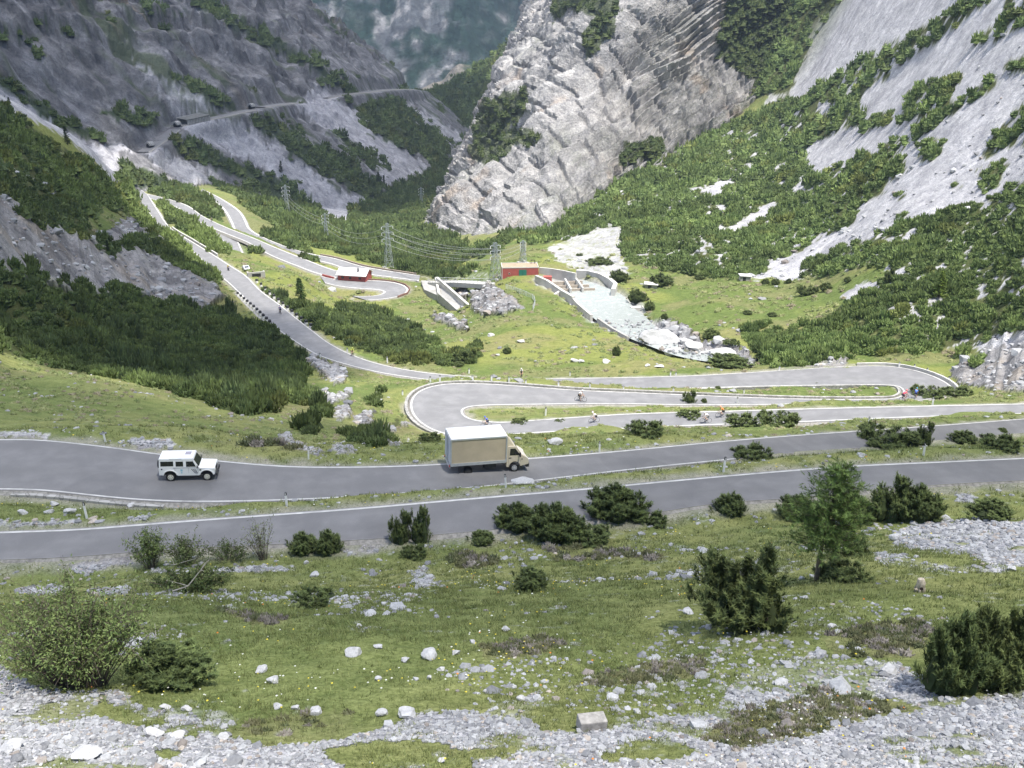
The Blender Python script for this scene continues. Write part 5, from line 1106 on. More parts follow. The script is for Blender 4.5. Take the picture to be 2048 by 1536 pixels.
BR = 'pale boulders on the foreground slope'; BW = 'white boulders by the stream'
for i, a in enumerate([(1328,700,105,62,'huge pale boulder with a rounded top beside the stream',None), (1345,712,42,26,'smaller white boulder at the foot of the huge boulder',BW), (1388,700,40,20,'flat white boulder right of the huge one',BW), (1442,718,58,26,'broad white slab boulder near the end of the stream bank',BW), (1412,712,26,14,'middle white boulder between two larger ones on the bank',BW), (1372,690,30,18,'grey white boulder tucked behind the flat bank boulder',BW),
    (982,673,16,9,'white rock lying on the dry part of the sunny meadow',None), (1042,686,18,9,'grey flat rock lying right of the white meadow rock',None), (1151,724,20,11,'left white rock of a close pair in the meadow',None), (1162,726,13,9,'right white rock of a close pair in the meadow',None), (1213,726,18,13,'blocky white rock in the meadow right of the close pair',None), (1322,736,22,8,'flat white rock in the grass above the main road',None), (1295,733,12,7,'small white rock left of the flat one above the road',None), (995,712,10,6,'small pale rock left of the round meadow pine',None),
    (42,1030,22,14,'leftmost pale rock on the verge under the wide road bend',BR), (97,1027,22,13,'second pale rock on the verge under the wide road bend',BR), (137,1028,26,15,'largest pale rock on the verge under the wide road bend',BR), (105,1012,20,14,'upper pale rock close below the kerb of the wide bend',BR), (260,1014,16,12,'lone pale rock on the verge right of a white post',BR),
    (1112,890,34,18,'grey wedge shaped rock on the grass right of the truck',None), (1045,970,52,14,'long pale rock slab on the verge in front of the truck',None), (1218,881,12,7,'small rock beside a white post on the upper grass bank',None),
    (612,1128,16,14,'pale rock below the pair of roadside pines',BR), (628,1154,26,12,'rounded grey rock on the turf left of a stone line',BR), (740,1232,34,14,'wide grey rock among grass left of centre',BR), (768,1212,16,16,'upright grey rock above the wide grey rock',BR), (718,1255,18,14,'white rock in the grass below the wide grey rock',BR), (1012,1263,26,14,'rounded bluish rock in the middle of the slope',BR), (945,1287,18,12,'pale rock left below the rounded bluish rock',BR), (858,1360,14,22,'thin white tilted stone standing in the turf',BR), (882,1342,24,15,'white broken rock right of the thin tilted stone',BR), (912,1310,24,16,'pale rock with a flat top above the white broken rock',BR), (756,1362,22,14,'triangular grey rock left of the thin tilted stone',BR), (832,1361,18,13,'round pale rock touching the thin tilted stone',BR), (854,1318,48,34,'cluster forming big grey rock in the middle of the stony turf',BR), (810,1325,24,16,'pale rock left of the big clustered rock',BR), (705,1312,48,26,'grey fractured rock left in the stony turf',BR), (756,1298,28,12,'low pale rock right of the grey fractured rock',BR),
    (1375,1228,30,13,'flat bluish white rock left of the ragged tall pine',BR), (1383,1288,12,8,'small pale rock below the flat bluish one',BR), (1790,1082,24,22,'upright pale boulder at the left end of the stone field',BR), (1603,1160,18,12,'pale rock at the left foot of the larch trunk',BR), (1665,1255,28,14,'heap like pale rock between larch and gravel',BR), (1815,1222,18,8,'small flat rock in grass left of the dark pine mass',BR), (2028,1142,26,12,'flat pale rock at the right edge of the stone field',BR),
    (970,1386,12,13,'egg shaped white stone above the gravel spit',BR), (1042,1402,26,18,'pointed white stone on the tip of the gravel spit',BR), (1075,1400,26,20,'grey stone right of the pointed one on the gravel spit',BR), (1028,1378,16,14,'grey stone in the turf above the gravel spit',BR), (1228,1402,36,18,'flat grey stone half sunk in the turf above the square block',BR), (1275,1428,24,15,'pale rock in the turf right above the square block',BR), (765,1432,36,24,'grey cracked rock at the upper edge of the gravel',BR), (812,1437,52,26,'dark fissured rock right of the grey cracked rock',BR), (630,1432,34,20,'pale rock left of the grey cracked rock by the mat',BR),
    (328,1420,34,17,'white flat boulder at the edge of the left gravel',BR), (372,1424,34,22,'tan rounded boulder right of the white flat one',BR), (300,1475,60,24,'long white rock slab in the left gravel',BR), (160,1522,80,18,'long low grey rock near the bottom left',BR), (20,1500,50,26,'dark grey rock at the bottom left corner',BR), (185,1480,24,20,'blocky pale rock in the left gravel',BR), (355,1480,44,24,'grey boulder right of the long white slab',BR), (445,1480,32,22,'pale pointed boulder at the edge of the heather mat',BR), (555,1418,26,18,'left rock of a row below the heather edge',BR), (590,1420,24,16,'middle rock of the row below the heather edge',BR), (632,1425,30,16,'right rock of the row below the heather edge',BR), (520,1345,30,18,'grey rock in the turf right of the dense bush',BR), (545,1368,36,20,'second grey rock below it right of the dense bush',BR), (885,1525,24,16,'white stone near the bottom centre of the gravel',BR), (1780,1350,50,26,'large pale rock left of the dark pine mass',BR), (1740,1328,24,18,'pale rock at the top of the right gravel',BR), (1560,1370,40,16,'low pale rock at the left tip of the right gravel',BR)]):
    boulder(*a[:4], 500+i, a[4], group=a[5], tone=(.50,.49,.48) if 'white' in a[4] else ((.52,.44,.36) if 'tan ' in a[4] else (.44,.435,.43)), sub=4 if a[2] > 60 else 3, cuts=12)
# squared block and weathered stump
def block():
    P = hit(1182, 1456); s = ppm(P); w, h = 56/s, 30/s; m = MB(); m.box((0, 0, h*.42), (w, w*.55, h), .12)
    o = m.build('stone_block', plain('weathered block', (.33,.31,.28), .9, .25, 9, dirt=((.16,.15,.13), .8)), None, bevel=.02); o.location = P; o.rotation_euler = (.05, .07, .1); tag(o, 'square cut grey block lying on the edge of the gravel', 'block')
block()
def stump():
    P = hit(1838, 1184); s = ppm(P); h = 30/s; o = root('tree_stump', P, 0, 'weathered pale stump with splayed roots in the grass left of the dark pines', 'stump'); m = MB(); r = 9/s
    m.tube([(0, 0, h*.35), (.02, 0, h*.7), (.0, .02, h*1.0)], [r*.95, r*1.0, r*.72], 10)
    for a in (3.6, 4.4, 5.2, 5.9, .5, 2.2): m.tube([(math.cos(a)*r*.5, math.sin(a)*r*.4, h*.55), (math.cos(a)*r*.95, math.sin(a)*r*.8, h*.3), (math.cos(a)*r*1.15, math.sin(a)*r, -.06)], [r*.42, r*.34, r*.2], 7)
    m.build('trunk', plain('bleached stump', (.42,.36,.28), .9, .3, 14, dirt=((.12,.09,.07), .8)), o, bevel=.01, smooth=True)
    k = MB(); k.disc((-.0, -r*.78, h*.42), r*.42, r*.4, 'y', 10); k.build('hollow', plain('rotten hollow', (.05,.03,.03)), o)
stump()
print('rocks', time.time()-T0)
# ------------------------------------------------------------------ vehicles (x forward, y to the left, z up; origin on the road under the middle)
W_PAINT = plain('white car paint', (.78,.78,.77), .3, .03, 2, spec=.5); M_GLASS = plain('dark tinted glass', (.02,.022,.024), .06, .2, 2, spec=.7); M_TYRE = plain('black rubber', (.022,.022,.023), .85, .2, 20); M_BLACK = plain('black plastic', (.028,.028,.03), .6, .2, 8)
M_CREAM = plain('cream cab paint', (.60,.53,.41), .4, .04, 2, spec=.5, dirt=((.40,.34,.26), .35)); M_TARP = plain('beige box panel', (.46,.39,.285), .75, .06, 1.2, dirt=((.33,.27,.19), .6)); M_ALU = plain('aluminium profile', (.50,.52,.54), .4, .08, 4, metal=.4); M_BOXW = plain('white box skin', (.74,.74,.74), .5, .04, 1.5, dirt=((.6,.59,.56), .5)); M_GREYD = plain('pale grey door skin', (.50,.51,.54), .55, .05, 2)
M_RIM = plain('cream steel rim', (.62,.60,.52), .5, .06, 8); M_AMBER = plain('amber lens', (.55,.20,.02), .3, .05); M_REDL = plain('red lens', (.45,.03,.02), .3, .05); M_LAMP = plain('clear lamp lens', (.7,.7,.68), .15, .05); M_STRIPE = plain('dark grey decal', (.15,.15,.18), .5, .1); M_BLUE = plain('pale blue decal', (.30,.52,.62), .5, .1); M_STEEL = plain('dark chassis steel', (.05,.05,.052), .7, .2, 6); M_SILVER = plain('silver hub', (.45,.45,.46), .4, .05)
def wheel(parent, x, y, r, w, rim, face=1, rr=.58, name='wheel'):
    t = MB(); t.ring((x, y, r), r-.075, .075, 'y', 22, 8, w/2); t.disc((x, y, r), r*.8, w*.7, 'y', 20); o = t.build(name, M_TYRE, parent, smooth=True)
    k = MB(); k.disc((x, y-w*.40, r), r*rr, .05, 'y', 18, r*rr); k.disc((x, y-w*.40-.03, r), r*.2, .05, 'y', 10); k.build('rim', rim, o, bevel=.008); h = MB()
    for q in range(6): a = q*1.047; h.disc((x+math.cos(a)*r*rr*.68, y-w*.40-.028, r+math.sin(a)*r*rr*.68), r*.075, .02, 'y', 6)
    h.build('hub', M_STEEL, o); return o
def onroad(px, py):
    P = hit(px, py); return P+np.array([0, 0, .215+max(0, np.linalg.norm(P)-120)*.00075])
def place_vehicle(name, rear, front, wb, xr, half, label, cat, yaw=None, pitch=0.):
    a = onroad(*rear); b = onroad(*front); d = b-a; rz = math.atan2(d[1], d[0]); ln = math.hypot(d[0], d[1]); k = ln/wb; pit = math.atan2(d[2], ln)
    print(name, 'wheelbase seen %.2f want %.2f yaw %.1f pitch %.1f' % (ln, wb, math.degrees(rz), math.degrees(pit)))
    if yaw is not None: rz = R(yaw); pit = R(pitch); k = 70/ppm((a+b)/2)/wb if name[0] == 'o' else 92/ppm((a+b)/2)/wb/math.cos(rz)
    mid = (a+b)/2; M = Matrix.Rotation(rz, 3, 'Z') @ Matrix.Rotation(-pit, 3, 'Y')
    s = min(1.15, max(.87, k)); off = M @ Vector((-(xr+wb/2)*s, half*s, 0)); o = root(name, mid+np.array(off)+np.array([0, 0, .0]), 0, label, cat); o.rotation_euler = M.to_euler(); o.scale = (s, s, s); return o
def suv():
    o = place_vehicle('off_road_vehicle', (342,966), (417,970), 2.79, -1.30, .80, 'white boxy off-road estate with a rear spare wheel driving on the wide road bend', 'car', 8, -2.6)
    # x: rear 0 at -2.15 ... front 2.15 ; rear axle -1.30, front axle 1.49
    b = MB(); W = .87
    def arch(x0, x1, ax, r, n=7): return [(ax-r*math.cos(t), .56+r*.86*math.sin(t)) for t in np.linspace(0.05, math.pi-.05, n)]
    low = [(-2.15,.58),(-2.15,1.24),(.92,1.24),(.98,1.2),(2.08,1.14),(2.12,1.08),(2.12,.62)]+[(x, z) for x, z in reversed(arch(0, 0, 1.49, .50))]+[(.9,.52),(-.72,.52)]+[(x, z) for x, z in reversed(arch(0, 0, -1.30, .50))]
    b.prism(low, -W, W); b.build('body', W_PAINT, o, bevel=.035)
    c = MB(); c.loft([[(-2.13,-W,1.235),(-2.13,W,1.235),(.88,W,1.235),(.88,-W,1.235)],[(-2.10,-W*.9,1.90),(-2.10,W*.9,1.90),(.50,W*.9,1.90),(.50,-W*.9,1.90)]]); c.build('cabin', W_PAINT, o, bevel=.03)
    r_ = MB(); r_.loft([[(-2.14,-W*.93,1.88),(-2.14,W*.93,1.88),(.56,W*.93,1.88),(.56,-W*.93,1.88)],[(-2.10,-W*.88,2.0),(-2.10,W*.88,2.0),(.50,W*.88,2.0),(.50,-W*.88,2.0)],[(-1.95,-W*.7,2.05),(-1.95,W*.7,2.05),(.40,W*.7,2.05),(.40,-W*.7,2.05)]]); rf = r_.build('roof', W_PAINT, o, bevel=.02)
    h = MB(); h.box((.02,.12,2.057), (.46,.55,.03)); h.build('roof_hatch', plain('tinted hatch', (.27,.25,.30), .3), rf, bevel=.01)
    g = MB(); g.box((-.85,-W*.895,1.92), (.95,.03,.05)); g.build('side_vent', M_STRIPE, rf)
    f = lambda z: W-(z-1.235)/.665*W*.1+.004
    def side_win(x0, x1, z0, z1, sx, slope=0., nm='window'):
        m = MB(); m.add([(x0,sx*f(z0),z0),(x1,sx*f(z0),z0),(x1-slope,sx*f(z1),z1),(x0,sx*f(z1),z1),(x0,sx*(f(z0)-.03),z0),(x1,sx*(f(z0)-.03),z0),(x1-slope,sx*(f(z1)-.03),z1),(x0,sx*(f(z1)-.03),z1)], [(0,1,2,3),(7,6,5,4),(0,4,5,1),(1,5,6,2),(2,6,7,3),(3,7,4,0)]); return m.build(nm, M_GLASS, o)
    for sx in (-1, 1): side_win(-2.0, -1.02, 1.36, 1.76, sx); side_win(-.84, -.27, 1.33, 1.74, sx); side_win(-.05, .70, 1.30, 1.74, sx, .22)
    m = MB(); m.add([(.905,-.72,1.30),(.905,.72,1.30),(.565,.68,1.84),(.565,-.68,1.84),(.86,-.72,1.30),(.86,.72,1.30),(.52,.68,1.84),(.52,-.68,1.84)], [(0,1,2,3),(7,6,5,4),(0,4,5,1),(1,5,6,2),(2,6,7,3),(3,7,4,0)]); m.build('windshield', M_GLASS, o)
    hd = MB(); hd.loft([[(.93,-.66,1.17),(.93,.66,1.17),(2.06,.6,1.12),(2.06,-.6,1.12)],[(.95,-.62,1.25),(.95,.62,1.25),(2.02,.56,1.185),(2.02,-.56,1.185)]]); hd.build('hood', W_PAINT, o, bevel=.03)
    for sx in (-1, 1):
        for ax in (-1.30, 1.49):
            ar = MB(); P = []; 
            for t in np.linspace(.1, math.pi-.1, 9):
                for rr_, yy in ((.50, sx*(W-.02)), (.50, sx*(W+.06)), (.58, sx*(W+.06)), (.58, sx*(W-.02))): P.append((ax-rr_*math.cos(t), yy, .56+rr_*.86*math.sin(t)))
            ar.loft([P[i*4:i*4+4] for i in range(9)]); ar.build('wheel_arch', W_PAINT, o, bevel=.008)
        dl = MB(); dl.box((.12,sx*(W+.006),.98), (.012,.008,.44)); dl.box((-.92,sx*(W+.006),.98), (.012,.008,.44)); dl.box((.86,sx*(W+.006),.98), (.012,.008,.44)); dl.box((-.05,sx*(W+.004),1.215), (2.0,.01,.02)); dl.build('door_gap', M_STRIPE, o)
        d = MB(); 
        for q in range(3): d.add([(.30+q*.13,sx*(W+.008),1.12),(.36+q*.13,sx*(W+.008),1.12),(.66+q*.09,sx*(W+.008),.72),(.60+q*.09,sx*(W+.008),.72)], [(0,1,2,3)])
        d.build('decal', M_STRIPE, o); e = MB(); e.box((-.42,sx*(W+.006),1.0), (.16,.008,.18)); e.box((-.42,sx*(W+.006),.80), (.12,.008,.10)); e.build('decal', M_BLUE, o)
        v = MB(); v.box((1.02,sx*(W+.01),1.02), (.14,.02,.10)); v.build('wing_vent', M_BLACK, o); fl = MB(); fl.disc((-1.92,sx*W,1.12), .06, .03, 'y', 10); fl.build('fuel_cap', M_BLACK, o)
        mi = MB(); mi.box((.82,sx*(W+.14),1.36), (.05,.18,.2)); mi.box((.86,sx*(W+.04),1.30), (.03,.16,.03)); mi.build('mirror', M_BLACK, o, bevel=.01); hl = MB(); hl.disc((2.13,sx*.58,.92), .10, .03, 'x', 14); hl.build('headlight', M_LAMP, o)
    for sx in (-1, 1): wheel(o, -1.30, sx*.74 if sx > 0 else -.74, .39, .24, M_RIM); wheel(o, 1.49, sx*.74, .39, .24, M_RIM)
    g = MB(); g.box((2.13,0,.92), (.03,.78,.34)); g.build('grille', M_BLACK, o, bevel=.008); bp = MB(); bp.box((2.22,0,.60), (.12,1.70,.17)); bp.build('bumper', M_BLACK, o, bevel=.015)
    sp = MB(); sp.ring((-2.27,.1,1.17), .30, .085, 'x', 20, 8, .11); sp.disc((-2.27,.1,1.17), .25, .14, 'x', 16); sp.build('spare_wheel', M_TYRE, o, smooth=True)
    u = MB(); u.box((0,0,.50), (3.9,.9,.14)); u.box((-1.3,0,.39), (.14,1.3,.14)); u.box((1.49,0,.39), (.14,1.3,.14)); u.box((.1,-.80,.47), (1.5,.06,.07)); u.build('chassis', M_STEEL, o)
suv()
def truck():
    o = place_vehicle('box_truck', (936,956), (1028,950), 3.60, -1.60, .92, 'beige box truck with a cream cab and white box roof driving right on the road', 'truck', 14.5, -2.2)
    # rear axle -1.60, front axle 2.00; box from -3.15 to 1.35
    bx0, bx1, z0, z1, W = -2.95, 1.28, .98, 3.12, 1.08
    m = MB(); m.box(((bx0+bx1)/2,0,(z0+z1)/2), (bx1-bx0-.03,2*W-.03,z1-z0-.03)); m.build('cargo_box', M_TARP, o)
    r_ = MB(); r_.box(((bx0+bx1)/2,0,z1-.005), (bx1-bx0+.03,2*W+.03,.06)); r_.build('box_roof', M_BOXW, o, bevel=.015)
    fr = MB()
    for sx in (-1, 1):
        for x in (bx0, bx1): fr.box((x,sx*W,(z0+z1)/2-.02), (.10,.06,z1-z0-.1))
        fr.box(((bx0+bx1)/2,sx*W,z1-.075), (bx1-bx0-.11,.05,.09))
    fr.build('box_frame', M_ALU, o)
    for sx in (-1, 1): q = MB(); q.box(((bx0+bx1)/2,sx*(W+.012),z0+.06), (bx1-bx0+.02,.05,.22)); q.box(((bx0+bx1)/2,sx*(W+.02),z0+.165), (bx1-bx0+.02,.05,.03)); q.build('side_rail', M_ALU, o, bevel=.008)
    for sx in (-1, 1): d = MB(); d.box((bx0-.035,sx*W*.5,(z0+z1)/2), (.04,W-.05,z1-z0-.12)); dd = d.build('rear_door', M_GREYD, o, bevel=.012); e = MB(); e.tube([(bx0-.075,sx*.18,z0+.1),(bx0-.075,sx*.18,z1-.15)], .018, 6); e.build('lock_rod', M_ALU, dd)
    bt = MB(); bt.box((bx0-.06,0,z0-.16), (.10,2.0,.14)); bt.build('rear_bumper', M_ALU, o, bevel=.01)
    for sx in (-1, 1): t = MB(); t.box((bx0-.10,sx*.92,z0-.05), (.05,.24,.12)); t.build('tail_light', M_REDL, o)
    # cab
    c = MB(); CW = .94; prof = [(1.36,.48),(1.36,2.10),(1.50,2.18),(1.98,2.16),(2.08,2.06),(2.50,1.46),(2.62,1.36),(2.98,1.14),(3.08,.96),(3.10,.62)]+[(2.0+.44*math.cos(t), .46+.44*math.sin(t)) for t in np.linspace(.05, math.pi-.05, 8)]+[(1.52,.46)]
    c.prism(prof, -CW, CW); c.build('cab', M_CREAM, o, bevel=.05, seg=3)
    for sx in (-1, 1):
        w_ = MB(); y = sx*(CW+.005); w_.add([(1.58,y,1.42),(2.40,y,1.40),(2.34,y,1.52),(2.00,y,1.98),(1.62,y,1.98),(1.58,y-sx*.02,1.42),(2.40,y-sx*.02,1.40),(2.34,y-sx*.02,1.52),(2.00,y-sx*.02,1.98),(1.62,y-sx*.02,1.98)], [(0,1,2,3,4),(9,8,7,6,5)]+[(i, (i+1) % 5, (i+1) % 5+5, i+5) for i in range(5)]); w_.build('side_window', M_GLASS, o)
        g = MB(); g.box((1.50,y,1.22), (.012,.008,1.4)); g.box((2.46,y,1.10), (.012,.008,.62)); g.box((1.98,y,.62), (.94,.008,.012)); g.build('door_gap', M_STRIPE, o); h = MB(); h.box((1.62,y,1.22), (.20,.03,.05)); h.build('door_handle', M_BLACK, o)
        mi = MB(); mi.box((2.36,sx*(CW+.18),1.52), (.09,.18,.34)); mi.box((2.38,sx*(CW+.06),1.42), (.04,.16,.05)); mi.build('mirror', M_BLACK, o, bevel=.02); ind = MB(); ind.disc((2.56,y,1.06), .05, .02, 'y', 8); ind.build('indicator', M_BLACK, o); hl = MB(); hl.box((3.03,sx*.70,.98), (.10,.34,.20), 0, -.3); hl.build('headlight', M_LAMP, o, bevel=.02)
    ws = MB(); ws.add([(2.115,-.82,2.05),(2.115,.82,2.05),(2.50,.86,1.495),(2.50,-.86,1.495),(2.07,-.82,2.02),(2.07,.82,2.02),(2.45,.86,1.46),(2.45,-.86,1.46)], [(0,1,2,3),(7,6,5,4),(0,4,5,1),(1,5,6,2),(2,6,7,3),(3,7,4,0)]); ws.build('windshield', M_GLASS, o)
    hd = MB(); hd.loft([[(2.56,-.80,1.395),(2.56,.80,1.395),(2.98,.70,1.15),(2.98,-.70,1.15)],[(2.58,-.76,1.43),(2.58,.76,1.43),(2.94,.66,1.20),(2.94,-.66,1.20)]]); hd.build('hood', plain('pale cream hood paint', (.70,.64,.56), .35), o, bevel=.02)
    fb = MB(); fb.box((3.02,0,.52), (.28,1.86,.34)); fb.build('front_bumper', M_BLACK, o, bevel=.05); gr_ = MB(); gr_.box((3.075,0,.84), (.06,.9,.20), 0, -.15); gr_.build('grille', M_BLACK, o)
    df = MB(); df.loft([[(1.34,-.90,2.16),(1.34,.90,2.16),(1.95,.82,2.17),(1.95,-.82,2.17)],[(1.33,-.86,2.98),(1.33,.86,2.98),(1.40,.80,2.98),(1.40,-.80,2.98)]]); df.build('air_deflector', M_CREAM, o, bevel=.05)
    for sx in (-1, 1): wheel(o, 2.0, sx*.80, .35, .24, M_SILVER); wheel(o, -1.6, sx*.82, .35, .26, M_STEEL)
    u = MB(); u.box((-.2,.42,.72), (4.8,.12,.2)); u.box((-.2,-.42,.72), (4.8,.12,.2)); u.box((-1.6,0,.36), (.2,1.4,.2)); u.box((2.0,0,.36), (.16,1.3,.16)); u.box((.1,-.72,.66), (.9,.36,.34)); u.box((.2,.72,.66), (.7,.36,.36))
    for x in (-2.7, -1., 0., 1.): u.box((x,0,.9), (.1,2.0,.12))
    u.build('chassis', M_STEEL, o); gd = MB(); gd.box((-2.30,-.95,.62), (.05,.3,.5)); gd.box((-2.30,.95,.62), (.05,.3,.5)); gd.build('mud_flap', M_BLACK, o)
truck()
def small_car():
    a = hit(492, 540); o = root('parked_car', a+np.array([0, 0, .05]), R(118), 'white saloon car parked on the gravel beside the descending road', 'car')
    p = [(-2.05,.35),(-2.08,.75),(-1.95,.92),(-1.35,.97),(-.85,1.38),(.35,1.40),(.95,.98),(1.75,.84),(2.05,.68),(2.08,.35)]
    m = MB(); m.prism(p, -.84, .84); m.build('body', plain('silver white paint', (.62,.64,.70), .3, .03, spec=.5), o, bevel=.08, seg=3)
    for sx in (-1, 1): g = MB(); y = sx*.845; g.add([(-1.15,y,.98),(.78,y,.98),(.30,y,1.32),(-.80,y,1.30)], [(0,1,2,3)]); g.build('side_window', M_GLASS, o)
    g = MB(); g.add([(1.0,-.66,.985),(1.0,.66,.985),(.42,.6,1.385),(.42,-.6,1.385)], [(0,1,2,3)]); g.build('windshield', M_GLASS, o); g = MB(); g.add([(-1.37,-.66,.99),(-1.37,.66,.99),(-.90,.6,1.365),(-.90,-.6,1.365)], [(0,1,2,3)]); g.build('rear_window', M_GLASS, o)
    for x in (-1.25, 1.3):
        for sx in (-1, 1): wheel(o, x, sx*.74, .31, .2, M_SILVER)
    b = MB(); b.box((-2.07,0,.5), (.06,1.5,.16)); b.build('bumper', M_BLACK, o); a2 = hit(1069, 531)
small_car()
# ------------------------------------------------------------------ roadside marker posts
M_PWHITE = plain('white post plastic', (.74,.74,.72), .6, .05, 6); M_PBLACK = plain('black post band', (.03,.03,.03), .6)
def post_proto():
    m = MB(); m.prism([(-.06,-.2),(.06,-.2),(.055,.80),(-.055,.80)], -.045, .045); c = MB(); c.prism([(-.058,.80),(.058,.80),(.052,1.0),(-.052,1.0)], -.048, .048); d = MB(); d.box((0,-.05,.90), (.05,.012,.14)); return m, c, d
_pp = None
def post(px, py, hpx, label, group):
    global _pp
    P = hit(px, py); s = ppm(P); cd = math.sqrt(1-(P[2]/np.linalg.norm(P))**2); h = hpx/s/cd
    if _pp is None:
        m, c, d = post_proto(); o = root('marker_post', P); m.build('post', M_PWHITE, o, bevel=.01); k = c.build('cap', M_PBLACK, o, bevel=.01); d.build('reflector', M_LAMP, k); _pp = o
    else: o = copy_tree(_pp)
    o.location = P; o.rotation_euler = (random.uniform(-.06, .06), random.uniform(-.07, .07), random.uniform(-.3, .3)); w = max(1., s and 3.2/s/.12); o.scale = (min(w, 2.2), min(w, 2.2), h); return tag(o, label, 'post', group)
for grp, desc, L_ in [('marker posts on the uphill verge of the truck road', 'white marker post, {} from left on the verge behind the truck road', [(211,884,22),(617,918,24),(1199,905,22),(1640,843,18) if False else (1737,852,18)]),
    ('marker posts between the two nearest roads', 'white marker post, {} from left on the strip between the two nearest roads', [(174,1037,32),(574,1013,27),(1012,976,28),(1447,944,30),(1847,911,25)]),
    ('marker posts along the hairpin lanes', 'small white marker post, {} from left along the left hairpin lanes', [(805,790,9),(861,765,12),(880,764,13),(946,763,12),(983,763,13),(1018,765,12),(1052,772,13),(1091,831,17),(1117,776,14),(1180,778,13),(1247,784,12),(1347,786,11)]),
    ('marker posts along the outer edge of the main road', 'small pale marker post, {} from left on the far edge below the meadow', [(640,716,10),(695,708,13),(775,726,13),(938,747,10),(1140,752,9),(1341,752,9),(1352,753,9)]),
    ('marker posts round the right hairpin', 'small white marker post, {} from left around the right hand hairpin', [(1474,808,14),(1488,788,10),(1558,741,9),(1798,735,11),(1828,738,10),(1854,748,12),(1896,765,13),(1918,780,12),(1865,810,16)])]:
    for i, a in enumerate(L_): post(*a, desc.format(ORD[i+1]), grp)
# black and white guard stones of the ravine bridge
def guard(px, py, hpx, label, group, proto=[]):
    P = hit(px, py); s = ppm(P); h = hpx/s/.95
    if not proto:
        o = root('guard_stone', P); m = MB(); m.box((0,0,.22), (.62,.5,.62)); m.build('stone', plain('whitewashed stone', (.72,.71,.68), .8, .06, 5), o, bevel=.05); c = MB(); c.box((0,0,.765), (.60,.48,.47)); c.build('cap', plain('black painted stone', (.035,.035,.037), .7, .2, 6), o, bevel=.05); proto.append(o)
    else: o = copy_tree(proto[0])
    o.location = P; o.rotation_euler = (0, 0, R(118)); o.scale = (h,)*3; return tag(o, label, 'bollard', group)
for i, t in enumerate(np.linspace(0, 1, 13)):
    x = np.interp(t, [0,.35,.7,1], [514,550,588,622]); y = np.interp(t, [0,.35,.7,1], [566,599,632,657]); guard(x, y, 8+2.5*t, 'white guard stone, %s from the far end of the right row' % ORD[i+1], 'guard stones along the right edge of the ravine road')
for i, t in enumerate(np.linspace(0, 1, 11)):
    x = np.interp(t, [0,.5,1], [476,508,540]); y = np.interp(t, [0,.5,1], [592,619,650]); guard(x, y, 8+2.5*t, 'white guard stone, %s from the far end of the left row' % ORD[i+1], 'guard stones along the left edge of the ravine road')
print('vehicles', time.time()-T0)
# ------------------------------------------------------------------ riders and their bicycles (x forward)
M_SKIN = plain('skin', (.50,.32,.23), .6, .06); M_SHOE = plain('dark shoe', (.05,.05,.055), .6); M_FRAME = [plain('bike frame paint', c, .3) for c in ((.03,.03,.035), (.35,.36,.38), (.30,.03,.03))]
def cloth(c): return plain('cycling cloth', c, .75, .06, 5)
def skin(name, pts, edges, rad, mat, parent, sub=1, rootv=0):
    me = bpy.data.meshes.new(name); me.from_pydata(pts, edges, []); o = bpy.data.objects.new(name, me); COL.objects.link(o); o.parent = parent; me.materials.append(mat)
    sk = o.modifiers.new('skin', 'SKIN'); sk.use_smooth_shade = True
    for i, r_ in enumerate(rad): me.skin_vertices[0].data[i].radius = (r_, r_) if not isinstance(r_, tuple) else r_; me.skin_vertices[0].data[i].use_root = (i == rootv)
    ss = o.modifiers.new('sub', 'SUBSURF'); ss.levels = ss.render_levels = sub; return o
def bicycle(P, rz, k, label, col=0):
    o = root('bicycle', P, rz, label, 'bicycle', 'bicycles on the pass road'); o.scale = (k, k, k); f = MB()
    BB, ST, HT, RA, FA, HB = (0,0,.28), (-.18,0,.82), (.42,0,.80), (-.42,0,.34), (.58,0,.34), (.40,0,.88)
    for a, b, r_ in ((BB,ST,.018),(BB,(.45,0,.68),.02),(ST,HT,.018),(ST,RA,.012),(BB,RA,.012),((.44,0,.70),FA,.016),((.44,0,.66),HB,.018)): f.tube([a, b], r_, 6)
    f.build('frame', M_FRAME[col], o)
    for x in (-.42, .58):
        w = MB(); w.ring((x,0,.34), .32, .02, 'y', 24, 6); wo = w.build('wheel', M_TYRE, o, smooth=True); s = MB()
        for q in range(9): a = q*.698; s.tube([(x+.02*math.cos(a),0,.34+.02*math.sin(a)), (x+.31*math.cos(a),0,.34+.31*math.sin(a))], .003, 3)
        s.disc((x,0,.34), .03, .06, 'y', 8); s.build('spokes', M_SILVER, wo)
    h = MB(); h.tube([(.44,-.21,.88),(.44,.21,.88)], .014, 5)
    for sx in (-.21, .21): h.tube([(.44,sx,.88),(.53,sx,.87),(.55,sx,.80),(.47,sx,.75)], .014, 5)
    h.build('handlebar', M_BLACK, o); s = MB(); s.loft([[(-.32,-.07,.92),(-.32,.07,.92),(-.32,.06,.96),(-.32,-.06,.96)],[(-.05,-.02,.92),(-.05,.02,.92),(-.05,.015,.95),(-.05,-.015,.95)]]); s.tube([(-.19,0,.8),(-.21,0,.93)], .014, 5); s.build('saddle', M_BLACK, o)
    c = MB(); c.disc((0,-.06,.28), .09, .02, 'y', 14); c.tube([(0,-.08,.28),(.10,-.08,.15)], .012, 4); c.tube([(0,.08,.28),(-.10,.08,.41)], .012, 4); c.box((.12,-.12,.14), (.1,.08,.02)); c.box((-.12,.12,.42), (.1,.08,.02)); c.build('crank', M_SILVER, o); return o
